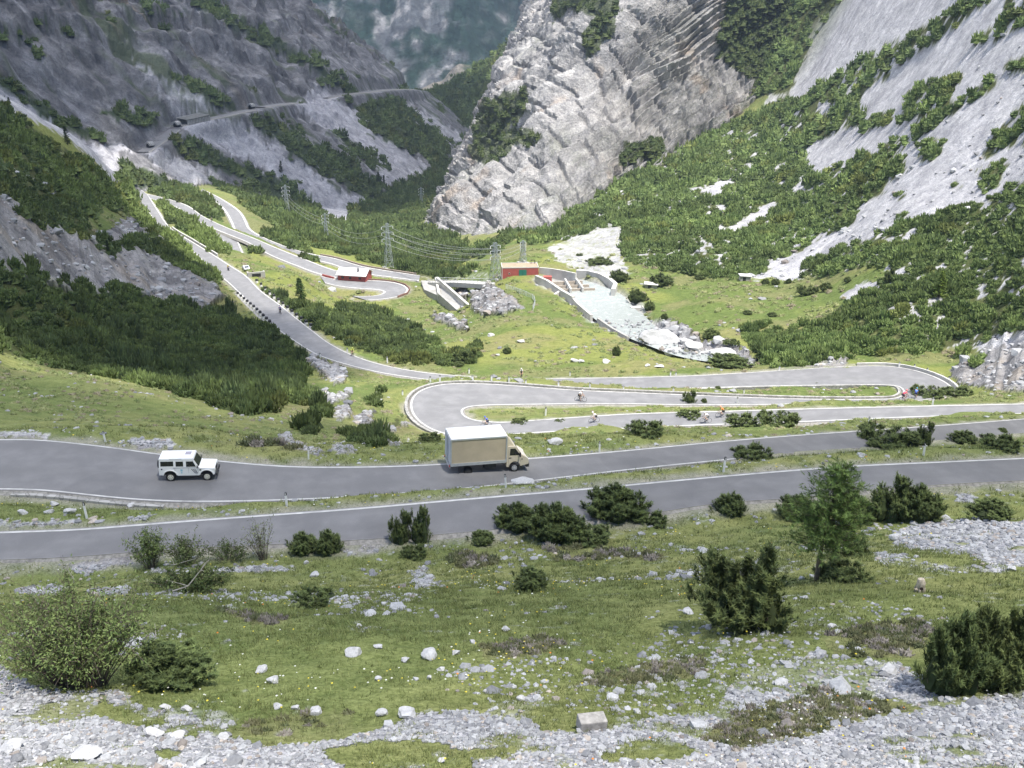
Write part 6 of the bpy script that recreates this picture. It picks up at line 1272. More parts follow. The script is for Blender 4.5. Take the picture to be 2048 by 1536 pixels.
def rider(P, rz, k, label, jersey, shorts, helmet, upright=0.):
    o = root('person', P, rz, label, 'person', 'riders on the pass road'); o.scale = (k, k, k); u = upright
    hip = Vector((-.20,0,1.0)); ch = Vector((.16-.22*u,0,1.27+.14*u)); nk = Vector((.24-.26*u,0,1.37+.16*u)); hd = nk+Vector((.10,0,.13))
    pts = [hip, hip.lerp(ch, .5)+Vector((-.03,0,.05)), ch, nk, hd, hd+Vector((.015,0,.11))]; rad = [(.13,.15),(.12,.14),(.13,.17),.055,(.085,.075),.07]; ed = [(0,1),(1,2),(2,3),(3,4),(4,5)]
    joints = {}
    for sx in (-1, 1):
        n = len(pts); sh = ch+Vector((.02,sx*.18,.05)); el = Vector((.30-.06*u,sx*.25,1.08+.04*u)); wr = Vector((.48,sx*.21,.91)); ha = Vector((.53,sx*.21,.875))
        pts += [sh, el, wr, ha]; rad += [.055,.042,.03,.036]; ed += [(2, n), (n, n+1), (n+1, n+2), (n+2, n+3)]
        m = len(pts); hp = hip+Vector((.02,sx*.10,-.03)); foot = Vector((.10,-.12,.15)) if sx < 0 else Vector((-.10,.12,.43)); kn = Vector((.16,-.12,.60)) if sx < 0 else Vector((.26,.12,.82)); an = foot+Vector((-.06,0,.09))
        pts += [hp, kn, an, foot+Vector((.08,0,.02))]; rad += [.095,.062,.04,.04]; ed += [(0, m), (m, m+1), (m+1, m+2), (m+2, m+3)]; joints[sx] = (sh, el, wr, hp, kn, an, foot, ha)
    skin('body', [tuple(p) for p in pts], ed, rad, M_SKIN, o, 1)
    jp = [hip+Vector((.0,0,.04)), pts[1]+Vector((0,0,.01)), ch, nk+Vector((-.03,0,-.03))]; jr = [(.150,.168),(.142,.16),(.150,.19),.075]; je = [(0,1),(1,2),(2,3)]
    for sx in (-1, 1): n = len(jp); sh, el = joints[sx][:2]; jp += [sh, sh.lerp(el, .62)]; jr += [.075, .058]; je += [(2, n), (n, n+1)]
    skin('jersey', [tuple(p) for p in jp], je, jr, cloth(jersey), o, 1)
    sp_ = [hip+Vector((-.02,0,-.02))]; sr = [(.15,.17)]; se = []
    for sx in (-1, 1): n = len(sp_); hp, kn = joints[sx][3:5]; sp_ += [hp, hp.lerp(kn, .72)]; sr += [.112, .082]; se += [(0, n), (n, n+1)]
    skin('shorts', [tuple(p) for p in sp_], se, sr, cloth(shorts), o, 1)
    h = MB(); h.loft([[(hd.x+x*sc_+.0,y*sc_,hd.z+.055+z) for x, y in [(math.cos(t)*.135, math.sin(t)*.10) for t in np.linspace(0, 6.283, 11)[:-1]]] for sc_, z in ((1.02,-.01),(1.05,.04),(.9,.09),(.55,.125),(.15,.14))]); h.build('helmet', cloth(helmet), o, smooth=True)
    fc = MB(); fc.box((hd.x+.085,0,hd.z-.0), (.03,.03,.035)); fc.box((hd.x+.075,0,hd.z-.045), (.02,.05,.012)); fc.build('face', plain('face', (.45,.27,.2), .6), o, bevel=.006)
    sg = MB(); sg.box((hd.x+.078,0,hd.z+.028), (.03,.13,.03)); sg.build('sunglasses', M_BLACK, o, bevel=.006)
    for sx in (-1, 1):
        s = MB(); ft = joints[sx][6]; s.loft([[(ft.x-.09,ft.y-.04,ft.z-.0),(ft.x-.09,ft.y+.04,ft.z),(ft.x-.09,ft.y+.035,ft.z+.09),(ft.x-.09,ft.y-.035,ft.z+.09)],[(ft.x+.06,ft.y-.045,ft.z),(ft.x+.06,ft.y+.045,ft.z),(ft.x+.06,ft.y+.035,ft.z+.06),(ft.x+.06,ft.y-.035,ft.z+.06)],[(ft.x+.17,ft.y-.02,ft.z),(ft.x+.17,ft.y+.02,ft.z),(ft.x+.17,ft.y+.018,ft.z+.03),(ft.x+.17,ft.y-.018,ft.z+.03)]]); s.build('shoe', M_SHOE, o, bevel=.01)
        hb = MB(); ha = joints[sx][7]
        for q in range(4): y = ha.y-.035+.023*q; hb.tube([(ha.x+.0,y,ha.z+.012),(ha.x+.045,y,ha.z+.012-.002*q),(ha.x+.055,y,ha.z-.025),(ha.x+.03,y,ha.z-.04)], [.011,.010,.009,.008], 5)
        hb.tube([(ha.x-.03,ha.y-sx*.035,ha.z+.005),(ha.x+.01,ha.y-sx*.055,ha.z-.015),(ha.x+.035,ha.y-sx*.045,ha.z-.03)], [.012,.011,.009], 5); hb.build('fingers', M_SKIN, o)
    return o
def cyclist(px, py, ang, label, blabel, jersey, shorts=(.03,.03,.035), helmet=(.75,.75,.75), hpx=None, up=.3, col=0, k=1.):
    P = onroad(px, py)
    if hpx: k = max(.9, min(1.25, hpx/ppm(P)/1.55))
    bicycle(P, R(ang), k, blabel, col); rider(P, R(ang), k, label, jersey, shorts, helmet, up)
WHT = (.78,.77,.78)
cyclist(1160, 806, 172-180, 'cyclist in a white jersey seen side-on on the sunny upper hairpin lane', 'bicycle under the white rider on the upper hairpin lane', WHT, (.03,.03,.03), WHT, 23, .25)
cyclist(973, 857, 200, 'cyclist in a bright blue jersey leaving the left hairpin behind the truck', 'bicycle of the blue rider behind the truck', (.05,.12,.60), (.04,.05,.10), (.06,.14,.6), 20, .4, 1)
cyclist(1189, 848, 196, 'stooping cyclist in white on the lower hairpin lane', 'bicycle of the stooping white rider on the lower hairpin lane', WHT, (.06,.06,.07), WHT, 18, .05, 1)
cyclist(1443, 838, 184, 'cyclist in an orange jersey beside the crest of the grass bank', 'dark bicycle of the orange rider', (.72,.24,.05), (.03,.03,.03), (.75,.40,.25), 21, .3)
cyclist(1412, 849, 186, 'cyclist whose white helmet shows over the crest left of the orange rider', 'bicycle of the rider half hidden behind the grass crest', WHT, (.2,.2,.2), WHT, 19, .0, 1)
cyclist(1806, 806, 20, 'crouching cyclist in pink in front of the right hairpin island', 'bicycle of the pink rider by the right hairpin', (.80,.10,.16), (.10,.06,.08), (.8,.2,.2), 18, .0, 2)
cyclist(1830, 800, 60, 'cyclist in light blue with dark shorts riding into the right hairpin', 'bicycle of the light blue rider in the right hairpin', (.07,.20,.72), (.03,.04,.14), (.10,.35,.6), 20, .6, 1)
cyclist(1043, 758, 262, 'cyclist in a white jersey riding away on the road below the meadow', 'bicycle of the white rider below the meadow', WHT, (.03,.03,.04), WHT, 18, .7)
cyclist(705, 714, 300, 'cyclist in a yellow green jacket by a post on the descending road', 'bicycle of the yellow green rider on the descending road', (.55,.62,.06), (.05,.05,.04), (.55,.6,.15), 16, .4)
cyclist(561, 630, 118, 'cyclist in dark blue climbing between the rows of guard stones', 'bicycle of the dark blue rider between the guard stones', (.05,.06,.22), (.03,.03,.05), (.1,.1,.2), 16, .7)
cyclist(424, 446, 150, 'distant dark cyclist on the lower switchback road', 'bicycle of the distant dark rider on the lower switchback', (.06,.06,.08), (.03,.03,.04), (.1,.1,.1), 10, .8)
def motorbike():
    P = onroad(457, 543); k = 1.15; rz = R(298); o = root('motorcycle', P, rz, 'dark motorcycle coming down the road past the parked white car', 'motorcycle'); o.scale = (k, k, k)
    for x in (-.70, .72):
        w = MB(); w.ring((x,0,.31), .25, .06, 'y', 18, 8); wo = w.build('wheel', M_TYRE, o, smooth=True); c = MB(); c.disc((x,0,.31), .2, .05, 'y', 12); c.build('rim', M_SILVER, wo)
    b = MB(); b.loft([[(-.75,-.10,.72),(-.75,.10,.72),(-.75,.08,.86),(-.75,-.08,.86)],[(-.1,-.16,.45),(-.1,.16,.45),(-.1,.14,.82),(-.1,-.14,.82)],[(.35,-.18,.40),(.35,.18,.40),(.35,.15,.98),(.35,-.15,.98)],[(.72,-.12,.62),(.72,.12,.62),(.62,.10,1.12),(.62,-.10,1.12)]]); b.build('body', plain('dark blue fairing', (.03,.04,.12), .3), o, bevel=.04); e = MB(); e.box((.02,0,.38), (.5,.3,.3)); e.build('engine', M_STEEL, o, bevel=.03)
    h = MB(); h.tube([(.46,-.36,1.04),(.55,0,1.06),(.46,.36,1.04)], .018, 6); h.tube([(.55,.1,1.0),(.72,.1,.33)], .03, 6); h.tube([(.55,-.1,1.0),(.72,-.1,.33)], .03, 6); h.build('handlebar', M_STEEL, o); l_ = MB(); l_.disc((.74,0,.92), .09, .06, 'x', 12); l_.build('headlight', M_LAMP, o)
    p = rider(P+np.array([0, 0, -.06]), rz, k*.95, 'motorcyclist in a yellow jacket on the descending road', (.62,.58,.10), (.05,.05,.10), (.6,.6,.2), .85)
motorbike()
print('people', time.time()-T0)
# ------------------------------------------------------------------ water, walls, buildings, pylons
def water():
    A, B = ROADP['river']; k = NT('milky meltwater'); p = k.pos(); f = k.noise(.55, 6, .6, p, .6); g = k.noise(2.2, 5, .6, p)
    k.base(k.mix(k.ramp(f, .54, .68, 0, .5), k.mix(k.ramp(g, .3, .7), (.30,.335,.315), (.39,.41,.395)), (.66,.68,.66))); k.b.inputs['Roughness'].default_value = .22; k.b.inputs['Specular IOR Level'].default_value = .5; k.bump(g, .12, .6)
    tag(ribbon('river', A, B, -.06, 1.06, -.35, k.m, ncross=12), kind='structure')
water()
M_WALLW = plain('sunbleached concrete', (.50,.485,.45), .85, .08, .5, dirt=((.38,.36,.32), .8)); M_WALLG = plain('stained grey concrete', (.36,.35,.325), .9, .1, .5, dirt=((.22,.21,.19), .8))
def masonry(name, c, sc=1.):
    k = NT(name); p = k.pos(); b = k.n('ShaderNodeTexVoronoi', i={'Scale': 1.6*sc, 'Vector': p}); e = k.n('ShaderNodeTexVoronoi', feature='DISTANCE_TO_EDGE', i={'Scale': 1.6*sc, 'Vector': p}); v = k.n('ShaderNodeSeparateColor', i={'Color': b.outputs['Color']}).outputs[0]
    cc_ = k.mix(v, tuple(x*.75 for x in c), tuple(x*1.2 for x in c)); k.base(k.mix(k.ramp(e.outputs['Distance'], 0, .06, .7, 0), cc_, (.12,.115,.105))); k.b.inputs['Roughness'].default_value = .95; k.bump(e.outputs['Distance'], .06, .6); return k.m
M_MASON = masonry('rough stone masonry', (.34,.33,.31))
def wall_line(name, pts, up, down, th, mat, label, cat='wall', cap=None, group=None):
    """pts: world points along the foot line; a continuous wall with mitred joints"""
    P = np.array(pts, float); o0 = P[0].copy(); n = len(P); t = np.gradient(P[:, :2], axis=0); t /= np.linalg.norm(t, axis=1, keepdims=True)+1e-9; nr = np.stack([-t[:, 1], t[:, 0]], 1)*th/2
    up = np.broadcast_to(np.asarray(up, float), n); down = np.broadcast_to(np.asarray(down, float), n)
    def rings(zl, zh, k): return [[(*(P[i, :2]-nr[i]*k-o0[:2]), P[i, 2]+zl[i]-o0[2]), (*(P[i, :2]+nr[i]*k-o0[:2]), P[i, 2]+zl[i]-o0[2]), (*(P[i, :2]+nr[i]*k-o0[:2]), P[i, 2]+zh[i]-o0[2]), (*(P[i, :2]-nr[i]*k-o0[:2]), P[i, 2]+zh[i]-o0[2])] for i in range(n)]
    o = root(name, o0, 0, label, cat, group, kind='thing'); m = MB(); m.loft(rings(-down, up, 1)); m.build('wall_body', mat, o)
    if cap: c = MB(); c.loft(rings(up+.003, up+.14, 1.25)); c.build('coping', cap, o)
    return o
def hits(*px): return [hit(*q) for q in px]
def dens(P, step=1.5):
    P = np.array(P, float); L_ = np.r_[0, np.cumsum(np.linalg.norm(np.diff(P[:, :2], axis=0), axis=1))]; s = np.linspace(0, L_[-1], max(3, int(L_[-1]/step))); return np.stack([np.interp(s, L_, P[:, k]) for k in range(3)], 1)
# parapets of the hairpins, following the built road edges
def along_road(nm, side, p0, p1, off, label, up, down, th, mat, cap=None, name='parapet_wall', dz=0.):
    A, B = ROADP[nm]; E, O = (A, B) if side == 0 else (B, A); x, y = project(E); i0 = int(np.argmin(np.hypot(x-p0[0], y-p0[1]))); i1 = int(np.argmin(np.hypot(x-p1[0], y-p1[1]))); i0, i1 = min(i0, i1), max(i0, i1)
    d = (E-O)[i0:i1+1].copy(); d[:, 2] = 0; d /= np.linalg.norm(d, axis=1, keepdims=True); P = E[i0:i1+1]+d*off+[0, 0, dz]; return wall_line(name, P[::2], up, down, th, mat, label, cap=cap)
along_road('switchback', 1, (1040,767), (880,868), .55, 'low pale stone parapet curving round the left hairpin', .22, 4.5, .4, M_MASON)
along_road('switchback', 0, (1700,733), (1911,780), .6, 'low white parapet along the outside of the right hairpin', .45, 2., .35, M_WALLW)
along_road('switchback', 0, (343,456), (432,512), .5, 'long pale parapet wall beside the upper descending road', .75, 1.5, .45, M_WALLW)
along_road('switchback', 1, (474,588), (545,655), .9, 'grey masonry retaining wall under the left row of guard stones', -.05, 5.5, .6, M_MASON)
along_road('lane', 0, (640,511), (838,551), .5, 'long low brownish kerb wall on the far side of the valley lane', .55, 1.2, .5, plain('brownish kerb', (.30,.24,.19), .9))
along_road('loop', 0, (735,560), (775,598), .45, 'low rusty brown barrier round the outside of the small loop', .5, 1., .3, plain('rusty barrier', (.22,.13,.10), .8, .2, 3))
along_road('truck', 1, (20,982), (340,1006), .28, 'low stone kerb wall under the inner edge of the wide bend', -.10, .9, .35, M_MASON)
# concrete of the intake
def slab(name, px, z, th, mat, label, cat):
    P = [at(*q, z if np.isscalar(z) else z[i]) for i, q in enumerate(px)]; o0 = P[0].copy(); n = len(P); m = MB(); T = [tuple(p-o0) for p in P]; Bt = [tuple(p-o0-[0, 0, th]) for p in P]
    m.add(T+Bt, [tuple(range(n)), tuple(range(n, 2*n))[::-1]]+[(i, i+n, (i+1) % n+n, (i+1) % n) for i in range(n)]); o = m.build(name, mat); o.location = o0; return tag(o, label, cat)
slab('concrete_apron', [(842,561),(872,561),(879,592),(848,579)], (-87.6,-86.8,-87.2,-88.2), 5, M_WALLG, 'sloping grey concrete apron at the left end of the service bridge', 'apron')
slab('spillway_chute', [(876,566),(936,618),(975,645),(966,652),(934,642),(879,592)], (-86.9,-83.2,-80.4,-80.6,-82.9,-87.4), 5, M_WALLG, 'long pale concrete spillway chute slanting down to the meadow', 'spillway')
def pz(*q): return [at(x, y, z) for x, y, z in q]
wall_line('concrete_wall', dens(pz((874,562,-86.6),(905,589,-85),(936,617,-83),(976,643,-80.2))), 1.3, 5, .7, M_WALLW, 'upper side wall of the spillway chute, nearest the gorge', cap=M_WALLW)
wall_line('concrete_wall', dens(pz((879,593,-87.2),(906,617,-85),(934,642,-82.8))), 1.0, 5, .7, M_WALLG, 'lower side wall of the spillway chute along the grass')
wall_line('concrete_wall', dens(pz((872,560,-86.8),(878,592,-87.1))), .9, 5, .8, M_WALLW, 'thick white cross wall at the head of the spillway')
wall_line('concrete_wall', dens(pz((950,661,-78.6),(975,650,-78.7),(997,642,-78.5))), 1.6, 6, 1.6, M_WALLW, 'bright white end sill at the foot of the spillway')
wall_line('concrete_wall', dens(pz((976,640,-78.5),(977,631,-79),(1005,626,-78.4),(1040,618,-77.6),(1056,631,-76.8))), 1.5, 6, 1.0, M_WALLW, 'angled white wall between the gorge rock and the meadow')
def bridge():
    a = at(866,563,-86.8); b = at(984,567,-79.6); d = b-a; L_ = np.linalg.norm(d[:2]); o = root('service_bridge', a, 0, 'narrow white service bridge over the dark gorge to the red building', 'bridge'); u = d/np.linalg.norm(d); n = np.array([-u[1], u[0], 0]); n /= np.linalg.norm(n)
    m = MB(); w = 2.2; m.loft([[tuple(p+n*w-[0, 0, 1.5]), tuple(p-n*w-[0, 0, 1.5]), tuple(p-n*w), tuple(p+n*w)] for p in (d*0, d*.5+[0, 0, .3], d)]); m.build('deck', M_WALLW, o)
    for s in (-1, 1):
        r_ = MB(); r_.tube([tuple(n*w*.94*s+[0, 0, 1.1]), tuple(d+n*w*.94*s+[0, 0, 1.1])], .07, 5)
        for t in np.linspace(0.02, .98, 16): r_.tube([tuple(d*t+n*w*.94*s), tuple(d*t+n*w*.94*s+[0, 0, 1.1])], .06, 4)
        r_.build('railing', M_ALU, o)
bridge()
# curved intake walls and weir
wall_line('concrete_wall', dens(pz((1079,545,-76.9),(1100,547,-76.8),(1125,551,-76.7),(1152,557,-76.6)), 1.2), [1.9]*1 if False else 1.7, 3, .6, M_WALLW, 'long pale wall behind the intake basin right of the red building')
wall_line('concrete_wall', dens(pz((1153,549,-76.8),(1175,550,-76.6),(1200,556,-76.3),(1219,566,-76),(1231,576,-75.8),(1226,588,-75.8)), 1.2), 1.5, 3, 1.2, M_WALLW, 'curved white wall enclosing the right side of the intake basin')
wall_line('concrete_wall', dens(pz((1072,556,-76.6),(1095,566,-76.2),(1124,586,-75.6),(1147,599,-75.3))), .9, 3, .9, M_WALLW, 'straight white wall on the meadow side of the intake basin')
wall_line('concrete_wall', dens(pz((1147,599,-75.3),(1154,608,-75),(1183,633,-73.9))), .45, 3, .7, M_WALLW, 'white bank wall between meadow and pond below the basin')
wall_line('concrete_wall', dens(pz((1196,637,-73.6),(1225,657,-72.4),(1256,674,-71.2))), .15, 3, .6, M_WALLG, 'low mossy bank wall along the lower river edge')
wall_line('concrete_wall', dens(pz((1109,593,-76.2),(1122,584,-75.9))), .7, 2, .7, M_WALLW, 'short white cross wall sticking into the meadow from the basin')
for i, (p, q) in enumerate([((1102,566),(1165,563)),((1112,573),(1178,571)),((1120,580),(1190,578))]):
    a, b = at(*p, -76.2), at(*q, -76.2); wall_line('weir_beam', dens([a, b]), .3, 2, .4, plain('brown weir beam', (.38,.32,.26), .85, .15, 2) if i == 0 else bpy.data.materials['brown weir beam'], ('hindmost', 'middle', 'front')[i]+' brown beam of the weir across the intake basin', 'beam')
for i, (p, q) in enumerate([((1130,563),(1142,584)),((1152,562),(1166,582))]): wall_line('weir_pier', dens([at(*p, -76.1), at(*q, -76.1)]), 1.0, 2, .5, M_WALLW, ('left', 'right')[i]+' white pier dividing the weir bays', 'pier')
# fence on the meadow edge above the gorge
def fence():
    P = dens(hits((1012,578),(1040,588),(1068,600),(1070,611),(1066,621)), 2.4); o = root('fence', P[0], 0, 'pale wire fence with posts bending round the meadow corner above the gorge', 'fence')
    for p in P: m = MB(); q = p-P[0]; m.tube([(q[0],q[1],q[2]-.4),(q[0],q[1],q[2]+1.5)], .09, 5); m.build('post', M_PWHITE, o)
    m = MB()
    for h in (.3, .6, .9, 1.2, 1.45): m.tube([tuple(p-P[0]+[0, 0, h]) for p in P], .035, 4)
    m.build('wires', M_ALU, o)
fence()
M_RED = plain('oxide red plaster', (.37,.095,.08), .85, .1, .8, dirt=((.26,.07,.06), .6)); M_GREEN = plain('green steel door', (.03,.17,.13), .5, .08); M_BROWNR = plain('brown gravel roof', (.33,.26,.18), .95, .15, 1.2); M_WHITER = plain('white sheet roof', (.72,.70,.69), .5, .04, .6)
def house(o, L_, Wd, H, wall, name='wall'):
    m = MB(); m.box((L_/2, Wd/2, H/2-.6), (L_, Wd, H+1.2)); return m.build(name, wall, o)
def red_hall():
    a = hit(1004, 559); s = ppm(a); Lg = 73/s; Wd = 6.2; H = 21.5/s/.96; o = root('pump_building', a+np.array([0, 0, .1]), R(3.5), 'low red building with a flat brown roof and a green door by the intake basin', 'building'); house(o, Lg, Wd, H, M_RED)
    r_ = MB(); r_.box((Lg/2, Wd/2, H+.06), (Lg-.35, Wd-.35, .10)); rf = r_.build('roof', M_BROWNR, o); c = MB(); th = .22
    for x in (th/2-.06, Lg-th/2+.06): c.box((x, Wd/2, H+.12), (th, Wd+.12, .42))
    for y in (th/2-.06, Wd-th/2+.06): c.box((Lg/2, y, H+.09), (Lg-2*th+.12, th, .30))
    c.build('coping', M_WALLW, rf); d = MB(); d.box((Lg*.57, -.03, H*.42), (Lg*.21, .09, H*.84)); dr = d.build('door', M_GREEN, o); k = MB(); k.box((Lg*.57, -.085, H*.42), (.06, .03, H*.8)); k.build('door_gap', M_BLACK, dr)
    w = MB(); w.box((Lg*.2, -.02, H*.5), (.55, .07, .55)); wf = w.build('window', plain('pale window frame', (.6,.55,.5), .6), o); g = MB(); g.box((Lg*.2, -.06, H*.5), (.4, .03, .4)); g.build('pane', M_GLASS, wf)
    q = MB(); q.box((.06, -.05, H*.5-.5), (.22, .14, H+.9)); q.build('corner_post', M_WALLW, o); t = MB()
    for x in (-.55, .55): t.tube([(Lg-1.4+x, Wd*.8, H+.1),(Lg-1.4+x, Wd*.8, H+1.3)], .10, 5)
    t.box((Lg-1.4, Wd*.8, H+1.2), (1.5, .14, .14)); t.build('roof_frame', M_STEEL, rf)
    b = hit(1095, 563); m = MB(); m.box((0,0,.7), (2.6,2.,2.)); e = m.build('equipment_box', M_RED); e.location = b; tag(e, 'small red service box at the lower end of the basin wall', 'box')
red_hall()
def white_roof_hut():
    a = hit(676, 562); b = hit(731, 566); d = b-a; rz = math.atan2(d[1], d[0]); Lg = np.hypot(d[0], d[1]); Wd = 6.5; H = 2.5; o = root('roadside_hut', a+np.array([0, 0, .0]), rz, 'red walled hut with a big white pitched roof beside the small road loop', 'building'); house(o, Lg, Wd, H, M_RED)
    g = MB(); g.prism([(-.0, H-.02),(Wd, H-.02),(Wd/2, H+1.5)], 0, .25); g.prism([(-.0, H-.02),(Wd, H-.02),(Wd/2, H+1.5)], Lg-.25, Lg); g.v = [(y, x, z) for x, y, z in g.v]; g.build('gable', M_RED, o)
    r_ = MB(); r_.prism([(-.6, H-.28),(Wd/2, H+1.56),(Wd+.6, H-.28),(Wd+.6, H-.06),(Wd/2, H+1.78),(-.6, H-.06)], -.5, Lg+.5); r_.v = [(y, x, z) for x, y, z in r_.v]; rf = r_.build('roof', M_WHITER, o)
    c = MB(); c.box((Lg*.7, 1.5, H+1.4), (.55, .55, 1.6)); c.build('chimney', plain('grey flue', (.14,.14,.15), .7), rf)
    for x in (.18, .45, .8): w = MB(); w.box((Lg*x, -.02, H*.55), (.9, .08, .8)); w.build('window', M_GLASS, o)
    P = dens(hits((645,553),(668,559))); wall_line('red_wall', P, .9, 1., .3, M_RED, 'short low red wall left of the white roofed hut')
white_roof_hut()
def box_hut(px, py, wpx, hpx, wall, roof, label, rz=0., name='hut'):
    a = hit(px, py); s = ppm(a); L_ = wpx/s; H = hpx/s/.96; o = root(name, a, R(rz), label, 'hut'); m = MB(); m.box((0, L_*.4, H/2-.4), (L_, L_*.8, H+.8)); m.build('wall', wall, o); r_ = MB(); r_.box((0, L_*.4, H+.09), (L_*1.16, L_*.98, .16), 0, .05); r_.build('roof', roof, o, bevel=.02); d = MB(); d.box((-L_*.12, -.02, H*.42), (L_*.3, .08, H*.8)); d.build('door', M_BLACK, o)
box_hut(1491, 562, 20, 9, M_WALLG, M_WHITER, 'small white roofed box hut on the edge of the wooded slope'); box_hut(1302, 578, 24, 8, M_WALLG, M_WALLW, 'small flat roofed concrete hut half hidden by pines near the pond', -8); box_hut(1068, 533, 9, 6, M_STEEL, M_STEEL, 'tiny dark hut behind the red building', 10)
b = hit(1277, 620); m = MB(); m.box((0,0,.35), (4.6,1.6,1.3), .15); o = m.build('concrete_slab', M_WALLW, bevel=.1); o.location = b; tag(o, 'pale concrete slab on the right bank below the pines', 'slab')
a = hit(513, 553); o = root('culvert_head', a, R(20), 'small grey concrete culvert head on the grass right of the parked car', 'culvert'); m = MB(); m.box((0,0,.5), (5,.5,1.8)); m.box((-2.4,1,.4), (.4,2.4,1.6)); m.box((2.4,1,.4), (.4,2.4,1.6)); m.build('wall_body', M_WALLG, o); m = MB(); m.box((0,-.26,.45), (2.6,.08,1.)); m.build('opening', M_BLACK, o)
# avalanche gallery and tunnel mouths of the pass road on the left mountain
def gallery():
    A, B = ROADP['pass_b']; x, y = project((A+B)/2); k0, k1 = int(np.argmin(abs(x-362))), int(np.argmin(abs(x-412))); a, b = ((A+B)/2)[k0], ((A+B)/2)[k1]; d = b-a; L_ = np.linalg.norm(d[:2]); o = root('avalanche_gallery', a, math.atan2(d[1], d[0]), 'long grey avalanche gallery with a row of pillars on the left mountain road', 'gallery'); sl = d[2]/L_
    m = MB(); m.loft([[(x_, -4.4, 2.6+sl*x_), (x_, 4.6, 3.4+sl*x_), (x_, 4.6, 3.8+sl*x_), (x_, -4.4, 3.0+sl*x_)] for x_ in (0, L_)]); m.build('roof', plain('mossy gallery roof', (.13,.13,.12), .95, .25, .5), o)
    for q in range(15): x_ = L_*(q+.5)/15; p = MB(); p.box((x_, -3.9, .4+sl*x_), (.9, .8, 4.4)); p.build('pillar', M_WALLG, o)
    w = MB(); w.loft([[(x_, 4.0, -2+sl*x_), (x_, 4.6, -2+sl*x_), (x_, 4.6, 4.0+sl*x_), (x_, 4.0, 4.0+sl*x_)] for x_ in (0, L_)]); w.build('back_wall', M_WALLG, o)
gallery()
M_DARK = plain('tunnel dark', (.012,.012,.014), 1.)
for px, py, r_, lb in [(351,255,1.25,'small dark tunnel mouth below the left end of the gallery'),(501,218,1.3,'small dark tunnel mouth at the right end of the gallery road'),(297,297,1.2,'small dark tunnel mouth in the grey rock at the lower end of the pass road')]:
    P = hit(px, py+2, tmin=450); o = root('tunnel_portal', P+np.array([-.6, 2.6, -.5]), R(-20), lb, 'tunnel'); m = MB(); ar = [(-r_,-1.)]+[(-r_*math.cos(t), 2.4+r_*math.sin(t)) for t in np.linspace(0, math.pi, 9)]+[(r_,-1.)]; m.prism(ar, -.6, 3.5); m.build('opening', M_DARK, o)
    f = MB(); f.loft([[(-(r_+e)*math.cos(t), yy, 2.4+(r_+e)*math.sin(t)) for e, yy in ((.05,-1.2),(1.1,-1.2),(1.1,3.),(.05,3.))] for t in np.linspace(0, math.pi, 11)]); f.build('arch', M_MASON, o)
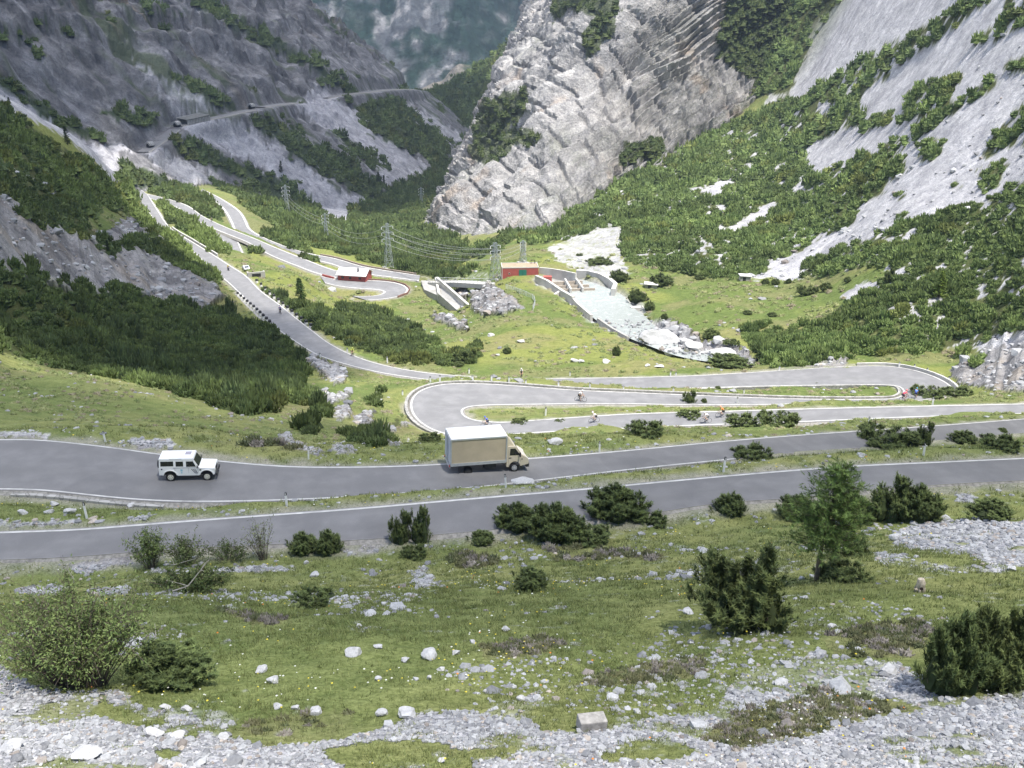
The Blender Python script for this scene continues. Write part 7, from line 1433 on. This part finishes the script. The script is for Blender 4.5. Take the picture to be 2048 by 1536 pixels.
# lattice pylons and their wires
M_GALV = plain('galvanised steel', (.30,.33,.34), .5, .1, 3)
PYL = {}
def pylon(key, px, py, top, label, wide=1.):
    P = hit(px, py); s = ppm(P); H = (py-top)/s/.97; o = root('pylon', P, R(25), label, 'pylon', 'lattice pylons of the power line'); b = H*.085*wide; t = H*.022*wide; th = .07
    lv = [0, .2, .38, .54, .68, .8, .9, 1.]; rad = [b+(t-b)*min(1, z/.9) for z in lv]; m = MB()
    for sx, sy in ((1,1),(1,-1),(-1,-1),(-1,1)): m.tube([(sx*r_, sy*r_, H*z-(.5 if z == 0 else 0)) for r_, z in zip(rad, lv)], th, 4)
    m.build('legs', M_GALV, o); c = MB(); cor = ((1,1),(1,-1),(-1,-1),(-1,1))
    for k in range(len(lv)-1):
        for q in range(4):
            p, n = cor[q], cor[(q+1) % 4]; r0, r1 = rad[k], rad[k+1]; c.tube([(p[0]*r0,p[1]*r0,H*lv[k]),(n[0]*r1,n[1]*r1,H*lv[k+1])], th*.62, 4); c.tube([(n[0]*r0,n[1]*r0,H*lv[k]),(p[0]*r1,p[1]*r1,H*lv[k+1])], th*.62, 4); c.tube([(p[0]*r1,p[1]*r1,H*lv[k+1]),(n[0]*r1,n[1]*r1,H*lv[k+1])], th*.62, 4)
    c.build('lattice', M_GALV, o); ends = []
    for z in (.66, .80, .93):
        a = MB(); w = H*.13
        for s_ in (-1, 1): a.tube([(s_*t,t,H*z),(s_*w,0,H*z)], th*.8, 4); a.tube([(s_*t,-t,H*z),(s_*w,0,H*z)], th*.8, 4); a.tube([(s_*t,0,H*(z+.045)),(s_*w,0,H*z)], th*.7, 4); ends.append(np.array(Matrix.Rotation(R(25), 3, 'Z') @ Vector((s_*w,0,H*z-.9)))+P)
        co = a.build('crossarm', M_GALV, o)
        for s_ in (-1, 1): i = MB(); i.tube([(s_*w,0,H*z),(s_*w,0,H*z-.9)], .12, 5); i.build('insulator', M_PWHITE, co)
    f = MB()
    for sx, sy in cor: f.box((sx*b,sy*b,.1), (1.1,1.1,.9))
    f.build('footing', M_WALLW, o); PYL[key] = ends
pylon(0,575,428,372,'far left lattice pylon in front of the shaded pine slope'); pylon(1,653,478,428,'second lattice pylon from the left, on two white footings'); pylon(2,778,537,449,'tall lattice pylon on the sunny grass edge above the valley lane'); pylon(3,843,414,376,'faint distant lattice pylon in the dark valley forest'); pylon(4,991,566,487,'lattice pylon left of the red building beside the bridge',1.5); pylon(5,1046,527,482,'short lattice pylon behind the red building',1.6)
M_WIRE = plain('power line wire', (.30,.31,.31), .5); wn = 0
for (i, j), nm in (((0,1),'between the first and second pylons'),((1,2),'between the second pylon and the tall one'),((2,4),'between the tall pylon and the one by the bridge'),((4,5),'between the two pylons by the red building')):
    for k in range(6 if (i, j) == (2,4) else 3):
        a, b = PYL[i][k if (i, j) == (2,4) else 2*k], PYL[j][k if (i, j) == (2,4) else 2*k]; m = MB(); L_ = np.linalg.norm(b-a); m.tube([tuple((b-a)*t+[0, 0, -L_*.035*4*t*(1-t)]) for t in np.linspace(0, 1, 13)], .045, 4); o = m.build('power_line', M_WIRE); o.location = a; tag(o, '%s thin wire from the lowest %s' % (ORD[k+1], nm), 'wire', 'power line wires')
print('works', time.time()-T0)
env(); clouds(); added_far_cloud(); haze(.00013)
print('done', time.time()-T0)
